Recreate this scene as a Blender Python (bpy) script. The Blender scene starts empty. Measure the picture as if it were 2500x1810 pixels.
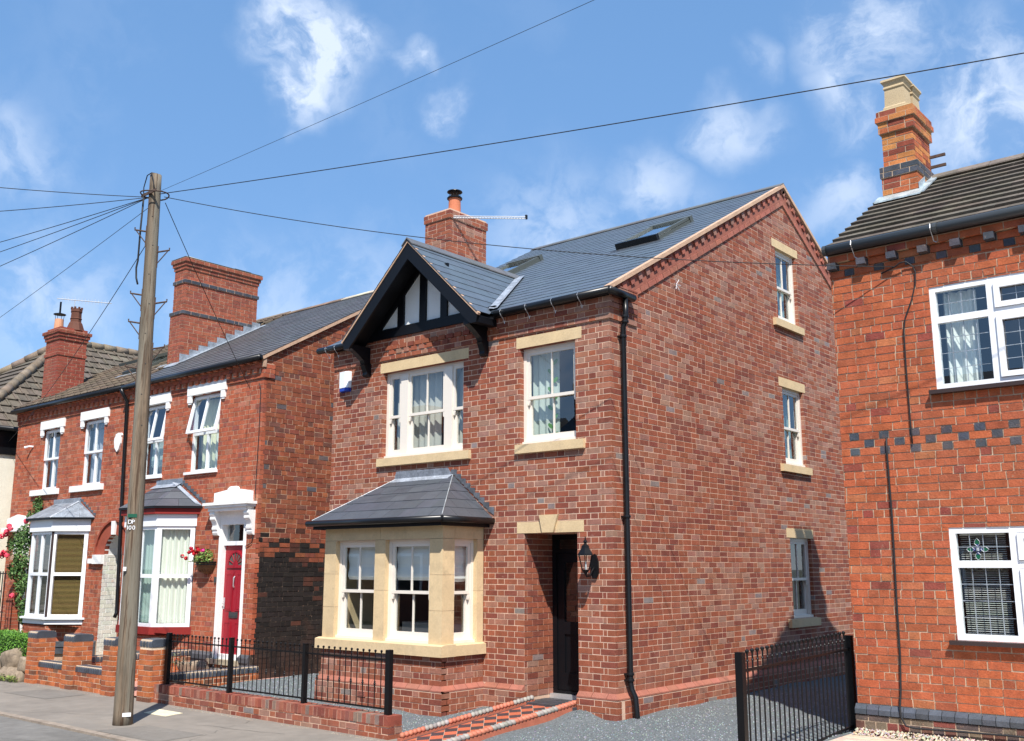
import bpy, math, random
import numpy as np
from mathutils import Vector, Matrix, noise as mnoise

# ------------------------------------------------------------------ camera, sky, sun, exposure
scene = bpy.context.scene
COL = scene.collection
cam_data = bpy.data.cameras.new('camera')
cam = bpy.data.objects.new('camera', cam_data)
COL.objects.link(cam)
CAM = Vector((7.1232, -10.3398, 1.7911))
_r = Vector((0.762888, 0.646530, 0.000891)); _u = Vector((0.124664, -0.148452, 0.981030)); _d = Vector((-0.634398, 0.748306, 0.193852))
cam.matrix_world = Matrix(((_r.x, _u.x, -_d.x, CAM.x), (_r.y, _u.y, -_d.y, CAM.y), (_r.z, _u.z, -_d.z, CAM.z), (0, 0, 0, 1)))
cam_data.sensor_width = 36.0
cam_data.lens = 35.06
cam_data.clip_end = 3000
scene.camera = cam

SHADOW_DIR = Vector((-1.0, 1.05, -1.9)).normalized()
TO_SUN = -SHADOW_DIR
sun_data = bpy.data.lights.new('sun', 'SUN')
sun_data.energy = 5.0
sun_data.angle = math.radians(0.53)
sun_data.color = (1.0, 0.95, 0.88)
sun = bpy.data.objects.new('sun', sun_data)
sun.rotation_euler = SHADOW_DIR.to_track_quat('-Z', 'Y').to_euler()
sun.location = (20, -20, 40)
COL.objects.link(sun)

world = bpy.data.worlds.new('World')
scene.world = world
world.use_nodes = True
wn, wl = world.node_tree.nodes, world.node_tree.links
for n in list(wn): wn.remove(n)
SKY_STRENGTH = 0.12
def wnode(t, **k):
    n = wn.new(t)
    for a, b in k.items(): setattr(n, a, b)
    return n
sky = wnode('ShaderNodeTexSky', sky_type='NISHITA', sun_disc=False)
sky.sun_elevation = math.asin(TO_SUN.z)
sky.sun_rotation = math.atan2(TO_SUN.x, TO_SUN.y)
sky.air_density = 1.0; sky.dust_density = 0.0; sky.ozone_density = 3.0
tc = wnode('ShaderNodeTexCoord')
def wmath(op, a, b=None, c=None):
    n = wnode('ShaderNodeMath', operation=op)
    for i, v in enumerate((a, b, c)):
        if v is None: continue
        if isinstance(v, (int, float)): n.inputs[i].default_value = v
        else: wl.new(v, n.inputs[i])
    return n.outputs[0]
warp = wnode('ShaderNodeTexNoise'); warp.inputs['Scale'].default_value = 11.0; warp.inputs['Detail'].default_value = 7.0
wl.new(tc.outputs['Generated'], warp.inputs['Vector'])
wv = wnode('ShaderNodeVectorMath', operation='MULTIPLY_ADD')
wl.new(warp.outputs['Color'], wv.inputs[0]); wv.inputs[1].default_value = (.10, .10, .10)
wl.new(tc.outputs['Generated'], wv.inputs[2])
wv2 = wnode('ShaderNodeVectorMath', operation='SUBTRACT'); wl.new(wv.outputs[0], wv2.inputs[0]); wv2.inputs[1].default_value = (.05, .05, .05)
CLOUDS = [((-0.702, 0.531, 0.474), .066, 1.02), ((-0.722, 0.53, 0.435), .042, .95), ((-0.670, 0.560, 0.487), .036, .8), ((-0.643, 0.602, 0.468), .026, .58),
          ((-0.622, 0.648, 0.440), .027, .50), ((-0.869, 0.348, 0.353), .05, .32), ((-0.796, 0.569, 0.209), .13, .42),
          ((-0.410, 0.815, 0.408), .046, .52), ((-0.37, 0.80, 0.47), .03, .3), ((-0.290, 0.836, 0.472), .070, .58), ((-0.309, 0.845, 0.425), .05, .55),
          ((-0.211, 0.891, 0.403), .095, .68), ((-0.10, 0.90, 0.40), .12, .65), ((-0.252, 0.919, 0.31), .07, .7), ((-0.489, 0.793, 0.364), .06, .5), ((-0.339, 0.876, 0.342), .05, .45),
          ((-0.582, 0.750, 0.300), .12, .38), ((-0.50, 0.82, 0.29), .12, .32), ((-0.890, 0.391, 0.235), .10, .36), ((-0.723, 0.633, 0.24), .12, .3),
          ((0.6, 0.6, 0.5), .25, .7), ((0.3, -0.7, 0.45), .3, .7), ((-0.5, -0.7, 0.3), .25, .8), ((-0.95, -0.2, 0.25), .2, .6), ((0.9, -0.1, 0.3), .25, .7), ((0.0, -0.9, 0.2), .25, .7), ((0.1, 0.2, 0.95), .3, .5)]
total = None
for c, rad, amp in CLOUDS:
    dn = wnode('ShaderNodeVectorMath', operation='DISTANCE'); wl.new(wv2.outputs[0], dn.inputs[0]); dn.inputs[1].default_value = Vector(c).normalized()
    mr = wnode('ShaderNodeMapRange', interpolation_type='SMOOTHSTEP'); wl.new(dn.outputs['Value'], mr.inputs['Value'])
    mr.inputs['From Min'].default_value = 0; mr.inputs['From Max'].default_value = rad * 1.1
    mr.inputs['To Min'].default_value = amp; mr.inputs['To Max'].default_value = 0
    total = mr.outputs[0] if total is None else wmath('MAXIMUM', total, mr.outputs[0])
fb = wnode('ShaderNodeTexNoise'); fb.inputs['Scale'].default_value = 19.0; fb.inputs['Detail'].default_value = 9.0; fb.inputs['Roughness'].default_value = .58
wl.new(wv2.outputs[0], fb.inputs['Vector'])
fbr = wnode('ShaderNodeMapRange', interpolation_type='SMOOTHSTEP'); wl.new(fb.outputs['Fac'], fbr.inputs['Value'])
fbr.inputs['From Min'].default_value = .36; fbr.inputs['From Max'].default_value = .62
bl = wnode('ShaderNodeTexNoise'); bl.inputs['Scale'].default_value = 3.0; bl.inputs['Detail'].default_value = 6.0
wl.new(wv2.outputs[0], bl.inputs['Vector'])
blr = wnode('ShaderNodeMapRange', interpolation_type='SMOOTHSTEP'); wl.new(bl.outputs['Fac'], blr.inputs['Value'])
blr.inputs['From Min'].default_value = .46; blr.inputs['From Max'].default_value = .78; blr.inputs['To Max'].default_value = .10
mask = wmath('MULTIPLY', total, wmath('ADD', wmath('MULTIPLY', fbr.outputs[0], 1.05), .12))
mask = wmath('MINIMUM', wmath('ADD', mask, wmath('MULTIPLY', blr.outputs[0], fbr.outputs[0])), .80)
cmix = wnode('ShaderNodeMix', data_type='RGBA'); wl.new(mask, cmix.inputs['Factor'])
hs = wnode('ShaderNodeHueSaturation'); hs.inputs['Saturation'].default_value = 1.05; hs.inputs['Value'].default_value = 1.0
wl.new(sky.outputs[0], hs.inputs['Color'])
az = wnode('ShaderNodeMix', data_type='RGBA'); az.inputs['Factor'].default_value = .55
wl.new(hs.outputs[0], az.inputs['A']); az.inputs['B'].default_value = (1.20, 2.60, 5.05, 1)
wl.new(az.outputs['Result'], cmix.inputs['A']); cmix.inputs['B'].default_value = (5.4, 6.0, 7.0, 1)
bg = wnode('ShaderNodeBackground'); bg.inputs['Strength'].default_value = SKY_STRENGTH
wl.new(cmix.outputs['Result'], bg.inputs['Color'])
wo = wnode('ShaderNodeOutputWorld'); wl.new(bg.outputs[0], wo.inputs['Surface'])

scene.view_settings.view_transform = 'Standard'
scene.view_settings.look = 'None'
scene.view_settings.exposure = 0.55
scene.view_settings.gamma = 1.0

# ------------------------------------------------------------------ helpers
rng = random.Random(7)
nrg = np.random.default_rng(5)
LOC = {}
def V(*a): return Vector(a)
X, Y, Z = V(1, 0, 0), V(0, 1, 0), V(0, 0, 1)

def tag(o, label=None, cat=None, group=None, kind=None):
    if label: o['label'] = label
    if cat: o['category'] = cat
    if group: o['group'] = group
    if kind: o['kind'] = kind
    return o

def thing(name, loc, label, cat, group=None):
    o = bpy.data.objects.new(name, None)
    o.empty_display_size = .2
    o.location = loc
    LOC[o.name] = Vector(loc)
    COL.objects.link(o)
    return tag(o, label, cat, group)

class MB:
    """collects polygons (and one colour per vertex) into one mesh"""
    def __init__(s): s.v = []; s.f = []; s.c = []
    def poly(s, pts, col=(1, 1, 1)):
        i = len(s.v); s.v.extend([tuple(p) for p in pts]); s.c.extend([col] * len(pts)); s.f.append(tuple(range(i, i + len(pts))))
    def box(s, x0, x1, y0, y1, z0, z1, col=(1, 1, 1)):
        s.hexa([(x0, y0, z0), (x1, y0, z0), (x1, y1, z0), (x0, y1, z0), (x0, y0, z1), (x1, y0, z1), (x1, y1, z1), (x0, y1, z1)], col)
    def hexa(s, p, col=(1, 1, 1)):
        i = len(s.v); s.v.extend([tuple(q) for q in p]); s.c.extend([col] * 8)
        for f in ((0, 3, 2, 1), (4, 5, 6, 7), (0, 1, 5, 4), (1, 2, 6, 5), (2, 3, 7, 6), (3, 0, 4, 7)): s.f.append(tuple(i + k for k in f))
    def obox(s, o, a, b, c, col=(1, 1, 1)):
        """box from corner o along three edge vectors"""
        o, a, b, c = map(Vector, (o, a, b, c))
        s.hexa([o, o + a, o + a + b, o + b, o + c, o + a + c, o + a + b + c, o + b + c], col)
    def prism(s, pts, ext, col=(1, 1, 1)):
        """polygon pts extruded along ext"""
        n = len(pts); i = len(s.v); e = Vector(ext)
        P = [Vector(p) for p in pts]
        s.v.extend([tuple(p) for p in P] + [tuple(p + e) for p in P]); s.c.extend([col] * (2 * n))
        s.f.append(tuple(i + k for k in range(n - 1, -1, -1))); s.f.append(tuple(i + n + k for k in range(n)))
        for k in range(n): s.f.append((i + k, i + (k + 1) % n, i + n + (k + 1) % n, i + n + k))
    def tube(s, pts, r, n=8, col=(1, 1, 1), cap=True):
        P = [Vector(p) for p in pts]; R = r if isinstance(r, (list, tuple)) else [r] * len(P)
        base = len(s.v); prev = None
        for k, p in enumerate(P):
            t = (P[min(k + 1, len(P) - 1)] - P[max(k - 1, 0)]).normalized()
            if prev is None:
                a = t.cross(Z if abs(t.z) < .9 else X).normalized()
            else:
                a = (prev - t * prev.dot(t)).normalized()
            prev = a; b = t.cross(a)
            for j in range(n):
                an = 2 * math.pi * j / n
                s.v.append(tuple(p + (a * math.cos(an) + b * math.sin(an)) * R[k])); s.c.append(col)
        for k in range(len(P) - 1):
            for j in range(n):
                s.f.append((base + k * n + j, base + k * n + (j + 1) % n, base + (k + 1) * n + (j + 1) % n, base + (k + 1) * n + j))
        if cap:
            s.f.append(tuple(base + j for j in range(n - 1, -1, -1))); e = base + (len(P) - 1) * n
            s.f.append(tuple(e + j for j in range(n)))
    def lathe(s, c, prof, n=16, col=(1, 1, 1), sq=False):
        """prof: list of (radius, z) about a vertical axis through c"""
        c = Vector(c); base = len(s.v)
        for r, z in prof:
            for j in range(n):
                an = 2 * math.pi * (j + (.5 if sq else 0)) / n
                s.v.append((c.x + r * math.cos(an), c.y + r * math.sin(an), c.z + z)); s.c.append(col)
        m = len(prof)
        for k in range(m - 1):
            for j in range(n):
                s.f.append((base + k * n + j, base + k * n + (j + 1) % n, base + (k + 1) * n + (j + 1) % n, base + (k + 1) * n + j))
        s.f.append(tuple(base + j for j in range(n - 1, -1, -1))); s.f.append(tuple(base + (m - 1) * n + j for j in range(n)))
    def ball(s, c, r, n=8, m=6, col=(1, 1, 1), sz=1.0):
        s.lathe((c[0], c[1], c[2]), [(max(r * math.sin(math.pi * k / m), r * .05), -r * sz * math.cos(math.pi * k / m)) for k in range(m + 1)], n, col)
    def arrays(s, v, f, c):
        i = len(s.v); s.v.extend(map(tuple, v)); s.c.extend(map(tuple, c)); s.f.extend([tuple(i + k for k in q) for q in f])
    def build(s, name, mat, parent=None, kind=None, smooth=False, label=None):
        if not s.v: return None
        v = np.array(s.v, dtype=float)
        cen = (v.min(0) + v.max(0)) / 2
        if parent is None: cen[2] = v[:, 2].min()
        me = bpy.data.meshes.new(name)
        me.from_pydata((v - cen).tolist(), [], s.f)
        at = me.attributes.new('tint', 'FLOAT_COLOR', 'POINT')
        c = np.ones((len(s.v), 4), dtype=np.float32); c[:, :3] = np.array(s.c, dtype=np.float32)
        at.data.foreach_set('color', c.ravel())
        if smooth: me.polygons.foreach_set('use_smooth', [True] * len(me.polygons))
        me.materials.append(mat)
        o = bpy.data.objects.new(name, me); COL.objects.link(o)
        LOC[o.name] = Vector(cen)
        if parent is not None:
            o.parent = parent; o.location = Vector(cen) - LOC[parent.name]
        else: o.location = cen
        if kind: o['kind'] = kind
        if label: o['label'] = label
        return o

def structure(name, mb, mat): return mb.build(name, mat, None, kind='structure')

# ---- materials
def material(name, col=None, rough=.8, metallic=0.0, spec=.3, nscale=None, namt=.15, bump=0.0, bscale=60, attr=False, wash=None, stretch=None, coat=0):
    m = bpy.data.materials.new(name); m.use_nodes = True
    N, L = m.node_tree.nodes, m.node_tree.links
    b = N['Principled BSDF']; b.inputs['Roughness'].default_value = rough; b.inputs['Metallic'].default_value = metallic
    b.inputs['Specular IOR Level'].default_value = spec
    if coat: b.inputs['Coat Weight'].default_value = coat
    geo = N.new('ShaderNodeNewGeometry'); pos = geo.outputs['Position']
    if stretch:
        mp = N.new('ShaderNodeMapping'); mp.inputs['Scale'].default_value = stretch; L.new(pos, mp.inputs['Vector']); pos = mp.outputs[0]
    def noise(sc, det=4, rg=.55):
        n = N.new('ShaderNodeTexNoise'); n.inputs['Scale'].default_value = sc; n.inputs['Detail'].default_value = det; n.inputs['Roughness'].default_value = rg
        L.new(pos, n.inputs['Vector']); return n.outputs['Fac']
    def mrange(v, a, c, lo, hi):
        r = N.new('ShaderNodeMapRange'); L.new(v, r.inputs['Value'])
        for k, q in zip(('From Min', 'From Max', 'To Min', 'To Max'), (a, c, lo, hi)): r.inputs[k].default_value = q
        return r.outputs[0]
    if attr:
        a = N.new('ShaderNodeAttribute'); a.attribute_name = 'tint'; base = a.outputs['Color']
    else:
        c = N.new('ShaderNodeRGB'); c.outputs[0].default_value = (*col, 1); base = c.outputs[0]
    if attr and col is not None:
        mx = N.new('ShaderNodeMix'); mx.data_type = 'RGBA'; mx.blend_type = 'MULTIPLY'; mx.inputs['Factor'].default_value = 1
        L.new(base, mx.inputs['A']); mx.inputs['B'].default_value = (*col, 1); base = mx.outputs['Result']
    if nscale:
        for sc, am in ((nscale, namt), (nscale * 7.3, namt * .8)):
            f = mrange(noise(sc), .3, .7, 1 - am, 1 + am)
            h = N.new('ShaderNodeVectorMath'); h.operation = 'SCALE'; L.new(base, h.inputs[0]); L.new(f, h.inputs['Scale']); base = h.outputs[0]
    if wash:
        for (sc, lo, hi, amt, wc) in wash:
            f = mrange(noise(sc, 6, .62), lo, hi, 0, amt)
            mx = N.new('ShaderNodeMix'); mx.data_type = 'RGBA'; L.new(f, mx.inputs['Factor']); L.new(base, mx.inputs['A']); mx.inputs['B'].default_value = (*wc, 1); base = mx.outputs['Result']
    L.new(base, b.inputs['Base Color'])
    if bump:
        bp = N.new('ShaderNodeBump'); bp.inputs['Strength'].default_value = bump; bp.inputs['Distance'].default_value = .01
        L.new(noise(bscale, 5, .6), bp.inputs['Height']); L.new(bp.outputs[0], b.inputs['Normal'])
    return m

M = {}
M['brick_main'] = material('pink red brick', rough=.85, attr=True, nscale=9, namt=.16, bump=.35, bscale=90,
                           wash=[(1.1, .52, .80, .34, (.40, .24, .18)), (14, .60, .78, .5, (.48, .34, .27))])
M['brick_old'] = material('weathered orange brick', rough=.9, attr=True, nscale=7, namt=.22, bump=.5, bscale=60,
                          wash=[(.8, .5, .8, .30, (.33, .15, .09)), (11, .6, .8, .35, (.12, .07, .05))])
M['brick_right'] = material('hand made orange brick', rough=.9, attr=True, nscale=8, namt=.2, bump=.6, bscale=55,
                            wash=[(1.0, .50, .8, .35, (.26, .12, .075)), (13, .58, .75, .5, (.14, .06, .04)), (26, .64, .7, .4, (.5, .33, .22))])
M['mortar_main'] = material('pink buff mortar', (.60, .41, .30), rough=.95, nscale=6, namt=.12)
M['mortar_garden'] = material('pale garden wall mortar', (.68, .53, .38), rough=.95, nscale=6, namt=.15)
M['mortar_old'] = material('old brown mortar', (.46, .30, .205), rough=.95, nscale=6, namt=.25)
M['mortar_right'] = material('buff lime mortar', (.47, .35, .245), rough=.95, nscale=6, namt=.2)
M['mortar_black'] = material('black painted mortar', (.05, .038, .03), rough=.9, nscale=9, namt=.5, wash=[(22, .58, .66, .8, (.34, .22, .16))])
M['white_brick'] = material('white painted brick', (.78, .76, .70), rough=.85, attr=True, nscale=6, namt=.08, bump=.4, bscale=40, wash=[(5, .64, .70, .5, (.55, .33, .22))])
M['slate'] = material('blue grey slate', rough=.45, spec=.45, attr=True, nscale=5, namt=.10, bump=.12, bscale=40)
M['old_slate'] = material('dark old slate', rough=.55, spec=.4, attr=True, nscale=5, namt=.16, bump=.2, bscale=40)
M['roof_tile'] = material('weathered concrete tile', rough=.9, attr=True, nscale=4, namt=.25, bump=.5, bscale=60, wash=[(2.2, .55, .8, .45, (.16, .13, .095))])
M['stone'] = material('buff cast stone', (.62, .465, .270), rough=.9, nscale=5, namt=.07, bump=.35, bscale=70, attr=True, wash=[(3, .52, .72, .45, (.42, .32, .20)), (1.2, .5, .7, .3, (.66, .54, .36)), (9, .58, .7, .3, (.34, .27, .18))])
M['plinth'] = material('salmon bevelled brick', rough=.85, attr=True, nscale=9, namt=.10, bump=.3)
M['cream_paint'] = material('cream joinery paint', (.74, .68, .60), rough=.35, spec=.5)
M['upvc'] = material('white plastic frame', (.82, .83, .85), rough=.3, spec=.5)
M['white_paint'] = material('white masonry paint', (.82, .82, .80), rough=.7, nscale=4, namt=.05, bump=.2, bscale=30)
M['black_paint'] = material('black timber paint', (.0045, .005, .007), rough=.45, spec=.25)
M['black_plastic'] = material('black gutter plastic', (.008, .008, .009), rough=.32, spec=.35)
M['grey_plastic'] = material('dark grey gutter paint', (.045, .05, .052), rough=.4, spec=.5)
M['black_iron'] = material('black painted iron', (.006, .006, .007), rough=.4, spec=.25)
M['lead'] = material('lead sheet', (.27, .29, .31), rough=.45, metallic=.35, nscale=6, namt=.3, bump=.35, bscale=14, attr=True)
M['verge'] = material('peach verge mortar', (.52, .34, .23), rough=.9, nscale=8, namt=.14, bump=.5, bscale=40)
M['terracotta'] = material('terracotta', (.52, .17, .085), rough=.75, nscale=6, namt=.1, attr=True)
M['render_panel'] = material('white rendered panel', (.80, .81, .80), rough=.85, bump=.35, bscale=22)
M['cream_render'] = material('cream pebble render', (.78, .74, .62), rough=.92, nscale=3, namt=.05, bump=.6, bscale=90)
M['blue_brick'] = material('blue engineering brick', rough=.5, spec=.5, attr=True, nscale=8, namt=.2, bump=.25)
M['asphalt'] = material('pavement asphalt', (.225, .198, .168), rough=.95, nscale=.7, namt=.12, bump=.5, bscale=160, wash=[(.55, .52, .62, .35, (.165, .150, .132)), (2.6, .60, .72, .35, (.27, .23, .185)), (38, .62, .7, .25, (.34, .32, .30)), (7, .66, .72, .4, (.11, .10, .095))])
M['road'] = material('road asphalt', (.165, .156, .142), rough=.95, nscale=1.0, namt=.18, bump=.6, bscale=140, wash=[(30, .6, .7, .35, (.22, .21, .2)), (1.6, .6, .75, .3, (.17, .16, .15))])
M['asphalt_patch'] = material('darker asphalt patch', (.188, .170, .148), rough=.95, nscale=1.5, namt=.12, bump=.5, bscale=150)
M['kerb'] = material('worn kerb edging', (.27, .22, .175), rough=.95, nscale=5, namt=.2, bump=.4)
M['gravel_base'] = material('blue grey gravel bed', (.135, .15, .155), rough=.95, nscale=40, namt=.35, bump=1.0, bscale=130)
M['stones'] = material('loose stones', rough=.8, attr=True, nscale=30, namt=.15)
M['pink_gravel'] = material('pink gravel bed', (.52, .27, .21), rough=.95, nscale=50, namt=.3, bump=1.0, bscale=140)
M['earth'] = material('far ground', (.10, .10, .07), rough=1, nscale=.3, namt=.3)
M['concrete'] = material('pale concrete', (.50, .46, .38), rough=.9, nscale=4, namt=.12, bump=.3, attr=True)
M['tile_orange'] = material('orange quarry tile', rough=.6, attr=True, nscale=8, namt=.10)
M['wood_pole'] = material('weathered pole timber', (.150, .108, .072), rough=.9, nscale=1.4, namt=.45, bump=1.0, bscale=4, stretch=(14, 14, .5),
                          wash=[(.55, .42, .62, .75, (.205, .19, .15)), (1.7, .56, .62, .85, (.070, .040, .024)), (4.2, .60, .66, .6, (.05, .03, .02))], attr=True)
M['rust'] = material('rusty steel', (.085, .055, .042), rough=.8, nscale=20, namt=.3)
M['aluminium'] = material('aluminium', (.62, .63, .64), rough=.35, metallic=.6)
M['red_door'] = material('red composite door', (.31, .008, .020), rough=.42, spec=.4, bump=.06, bscale=30)
M['red_paint'] = material('red masonry paint', (.22, .018, .014), rough=.6, nscale=5, namt=.1)
M['red_brown'] = material('red painted arch', (.30, .07, .04), rough=.8, nscale=5, namt=.15)
M['curtain'] = material('curtain cloth', rough=.9, attr=True)
M['interior'] = material('room interior', (.10, .09, .08), rough=.95)
M['brown_plastic'] = material('brown plastic sill', (.045, .03, .028), rough=.4)
M['skyframe'] = material('grey green roof window frame', (.10, .11, .10), rough=.45, metallic=.2)
M['leaf'] = material('leaf', rough=.6, attr=True, spec=.35)
M['petal'] = material('petal', rough=.7, attr=True)
M['bark'] = material('stem', (.10, .07, .04), rough=.9)
M['coir'] = material('coir liner', (.16, .09, .045), rough=1, nscale=40, namt=.4, bump=.8)
M['sandstone'] = material('old garden stone', (.27, .21, .15), rough=.95, nscale=3, namt=.3, bump=.7, bscale=14)
M['alarm_white'] = material('alarm box white', (.80, .83, .86), rough=.3)
M['alarm_blue'] = material('alarm box blue', (.015, .05, .35), rough=.3)
M['text'] = material('lettering', (.02, .02, .02), rough=.6)
M['text_red'] = material('red lettering', (.35, .03, .02), rough=.6)
M['wire'] = material('cable sheath', (.02, .02, .022), rough=.6)
M['green_glass'] = material('green leaded glass', (.008, .09, .045), rough=.3, spec=.6)
M['blue_glass'] = material('blue leaded glass', (.015, .025, .16), rough=.3, spec=.6)

def glass(name, lo, hi, tint=(.9, .95, .95)):
    m = bpy.data.materials.new(name); m.use_nodes = True
    N, L = m.node_tree.nodes, m.node_tree.links
    for n in list(N): N.remove(n)
    t = N.new('ShaderNodeBsdfTransparent'); t.inputs[0].default_value = (*tint, 1)
    g = N.new('ShaderNodeBsdfGlossy'); g.inputs['Roughness'].default_value = .006; g.inputs[0].default_value = (.95, .97, 1, 1)
    geo = N.new('ShaderNodeNewGeometry'); dt = N.new('ShaderNodeVectorMath'); dt.operation = 'DOT_PRODUCT'
    L.new(geo.outputs['Normal'], dt.inputs[0]); L.new(geo.outputs['Incoming'], dt.inputs[1])
    def mm(op, p, q=None):
        n = N.new('ShaderNodeMath'); n.operation = op
        for i, v in enumerate((p, q)):
            if v is None: continue
            if isinstance(v, (int, float)): n.inputs[i].default_value = v
            else: L.new(v, n.inputs[i])
        return n.outputs[0]
    sch = mm('POWER', mm('SUBTRACT', 1.0, mm('ABSOLUTE', dt.outputs['Value'])), 4.0)      # the same from either side of the pane
    r = N.new('ShaderNodeMapRange'); L.new(sch, r.inputs['Value']); r.inputs['To Min'].default_value = lo; r.inputs['To Max'].default_value = hi
    x = N.new('ShaderNodeMixShader'); L.new(r.outputs[0], x.inputs[0]); L.new(t.outputs[0], x.inputs[1]); L.new(g.outputs[0], x.inputs[2])
    o = N.new('ShaderNodeOutputMaterial'); L.new(x.outputs[0], o.inputs[0])
    return m
M['glass'] = glass('window glass', .13, .95)
M['glass_roof'] = glass('roof window glass', .55, 1.0)
M['lamp_glass'] = glass('lantern glass', .04, .9)

# ---- polygon clipping in a wall plane: polygons are lists of (s, t)
def clip_half(poly, a, b, c):
    """keep a*s + b*t <= c"""
    out = []
    n = len(poly)
    for i in range(n):
        p, q = poly[i], poly[(i + 1) % n]
        dp, dq = a * p[0] + b * p[1] - c, a * q[0] + b * q[1] - c
        if dp <= 0: out.append(p)
        if (dp < 0 < dq) or (dq < 0 < dp):
            t = dp / (dp - dq); out.append((p[0] + t * (q[0] - p[0]), p[1] + t * (q[1] - p[1])))
    return out if len(out) >= 3 else None
def area(p): return abs(sum(p[i][0] * p[(i + 1) % len(p)][1] - p[(i + 1) % len(p)][0] * p[i][1] for i in range(len(p)))) / 2
def planes_of(hole):
    """half planes (outside: >c) of a counter-clockwise convex polygon"""
    r = []
    for i in range(len(hole)):
        p, q = hole[i], hole[(i + 1) % len(hole)]
        a, b = q[1] - p[1], p[0] - q[0]
        r.append((a, b, a * p[0] + b * p[1]))
    return r
def subtract(poly, hole):
    cs = [p[0] for p in poly]; ct = [p[1] for p in poly]; hs_ = [p[0] for p in hole]; ht = [p[1] for p in hole]
    if max(cs) <= min(hs_) or min(cs) >= max(hs_) or max(ct) <= min(ht) or min(ct) >= max(ht): return [poly]
    out = []; cur = poly
    for a, b, c in planes_of(hole):
        o = clip_half(cur, -a, -b, -c)
        if o and area(o) > 1e-5: out.append(o)
        cur = clip_half(cur, a, b, c)
        if not cur or area(cur) < 1e-6: break
    if cur and area(cur) >= 1e-6: return out
    return out if cur is None or area(cur) < 1e-6 else [poly]
def rect(a, b, c, d): return [(a, c), (b, c), (b, d), (a, d)]

class Plane:
    """wall plane: origin, s direction, outward normal; t is the 'up' direction"""
    def __init__(s, o, u, n, w=Z): s.o, s.u, s.n, s.w = Vector(o), Vector(u).normalized(), Vector(n).normalized(), Vector(w).normalized()
    def at(s, a, b, d=0): return s.o + s.u * a + s.w * b + s.n * d
    def slab(s, mb, poly, d0, d1, col=(1, 1, 1), jit=0, back=False):
        """prism between depths d0 (inner) and d1 (outer)"""
        n = len(poly); i = len(mb.v)
        fr = [s.at(p[0] + (rng.uniform(-jit, jit) if jit else 0), p[1] + (rng.uniform(-jit, jit) if jit else 0), d1) for p in poly]
        bk = [s.at(p[0], p[1], d0) for p in poly]
        mb.v.extend([tuple(p) for p in fr] + [tuple(p) for p in bk]); mb.c.extend([col] * (2 * n))
        mb.f.append(tuple(i + k for k in range(n)))
        for k in range(n): mb.f.append((i + (k + 1) % n, i + k, i + n + k, i + n + (k + 1) % n))
        if back: mb.f.append(tuple(i + n + k for k in range(n - 1, -1, -1)))

def view_size(p, a):
    """how large a piece shows from the street: area over squared distance, 0 when outside the picture"""
    v = p - CAM; z = v.dot(_d)
    if z < .5: return 0
    u, w = v.dot(_r) / z, v.dot(_u) / z
    if abs(u) > .53 or abs(w) > .39: return 0
    return a / z ** 2

class Pieces:
    """all the like pieces of one thing: the largest in view become objects, the rest one stuff mesh"""
    def __init__(s, name, rest, mat, parent, limit=295, occl=None): s.name, s.rest, s.mat, s.parent, s.limit, s.items = name, rest, mat, parent, limit, []
    def add(s, pl, poly, d0, d1, col, jit=0, back=False, w=1.0):
        if area(poly) < 4e-5: return
        c = pl.at(sum(p[0] for p in poly) / len(poly), sum(p[1] for p in poly) / len(poly), d1)
        f = abs(pl.n.dot((CAM - c).normalized())) if pl.n.dot(CAM - c) > 0 else 0
        s.items.append((view_size(c, area(poly) * f) * w, pl, poly, d0, d1, col, jit, back))
    def flush(s):
        s.items.sort(key=lambda i: -i[0])
        rest = MB(); n = 0
        for (sz, pl, poly, d0, d1, col, jit, back) in s.items:
            if n < s.limit and sz > 1.5e-6:
                m = MB(); pl.slab(m, poly, d0, d1, col, jit, back); m.build(s.name, s.mat, s.parent); n += 1
            else: pl.slab(rest, poly, d0, d1, col, jit, back)
        if rest.v: rest.build(s.rest, s.mat, s.parent, kind='stuff')

def bond_course(S0, S1, k, L, bond, rs, joint=.0115):
    """list of (s0, s1) bricks in course k; runs from S1 towards S0"""
    H = (L - joint) / 2; out = []; x = S1; full = L - joint
    if bond == 'flemish':
        seq = [full, H] if k % 2 == 0 else [H, .048, full, H]
        i = 0; seqr = list(seq)
        while x > S0:
            if k % 2 == 0: w = full if i % 2 == 0 else H
            else:
                if i == 0: w = H
                elif i == 1: w = .048
                else: w = full if i % 2 == 0 else H
            out.append((max(S0, x - w), x)); x -= w + joint; i += 1
    elif bond == 'header':
        x -= (H / 2 if k % 2 else 0)
        if k % 2: out.append((x + joint, S1))
        while x > S0: out.append((max(S0, x - H), x)); x -= H + joint
    else:
        off = (L / 2 if k % 2 else 0)
        if bond == 'garden' and k % 5 == 3: return bond_course(S0, S1, k, L, 'header', rs, joint)
        if off: out.append((max(S0, x - off + joint), x)); x -= off
        while x > S0:
            w = full
            if bond != 'clean' and rs.random() < .10: w = H
            out.append((max(S0, x - w), x)); x -= w + joint
    return out

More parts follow.
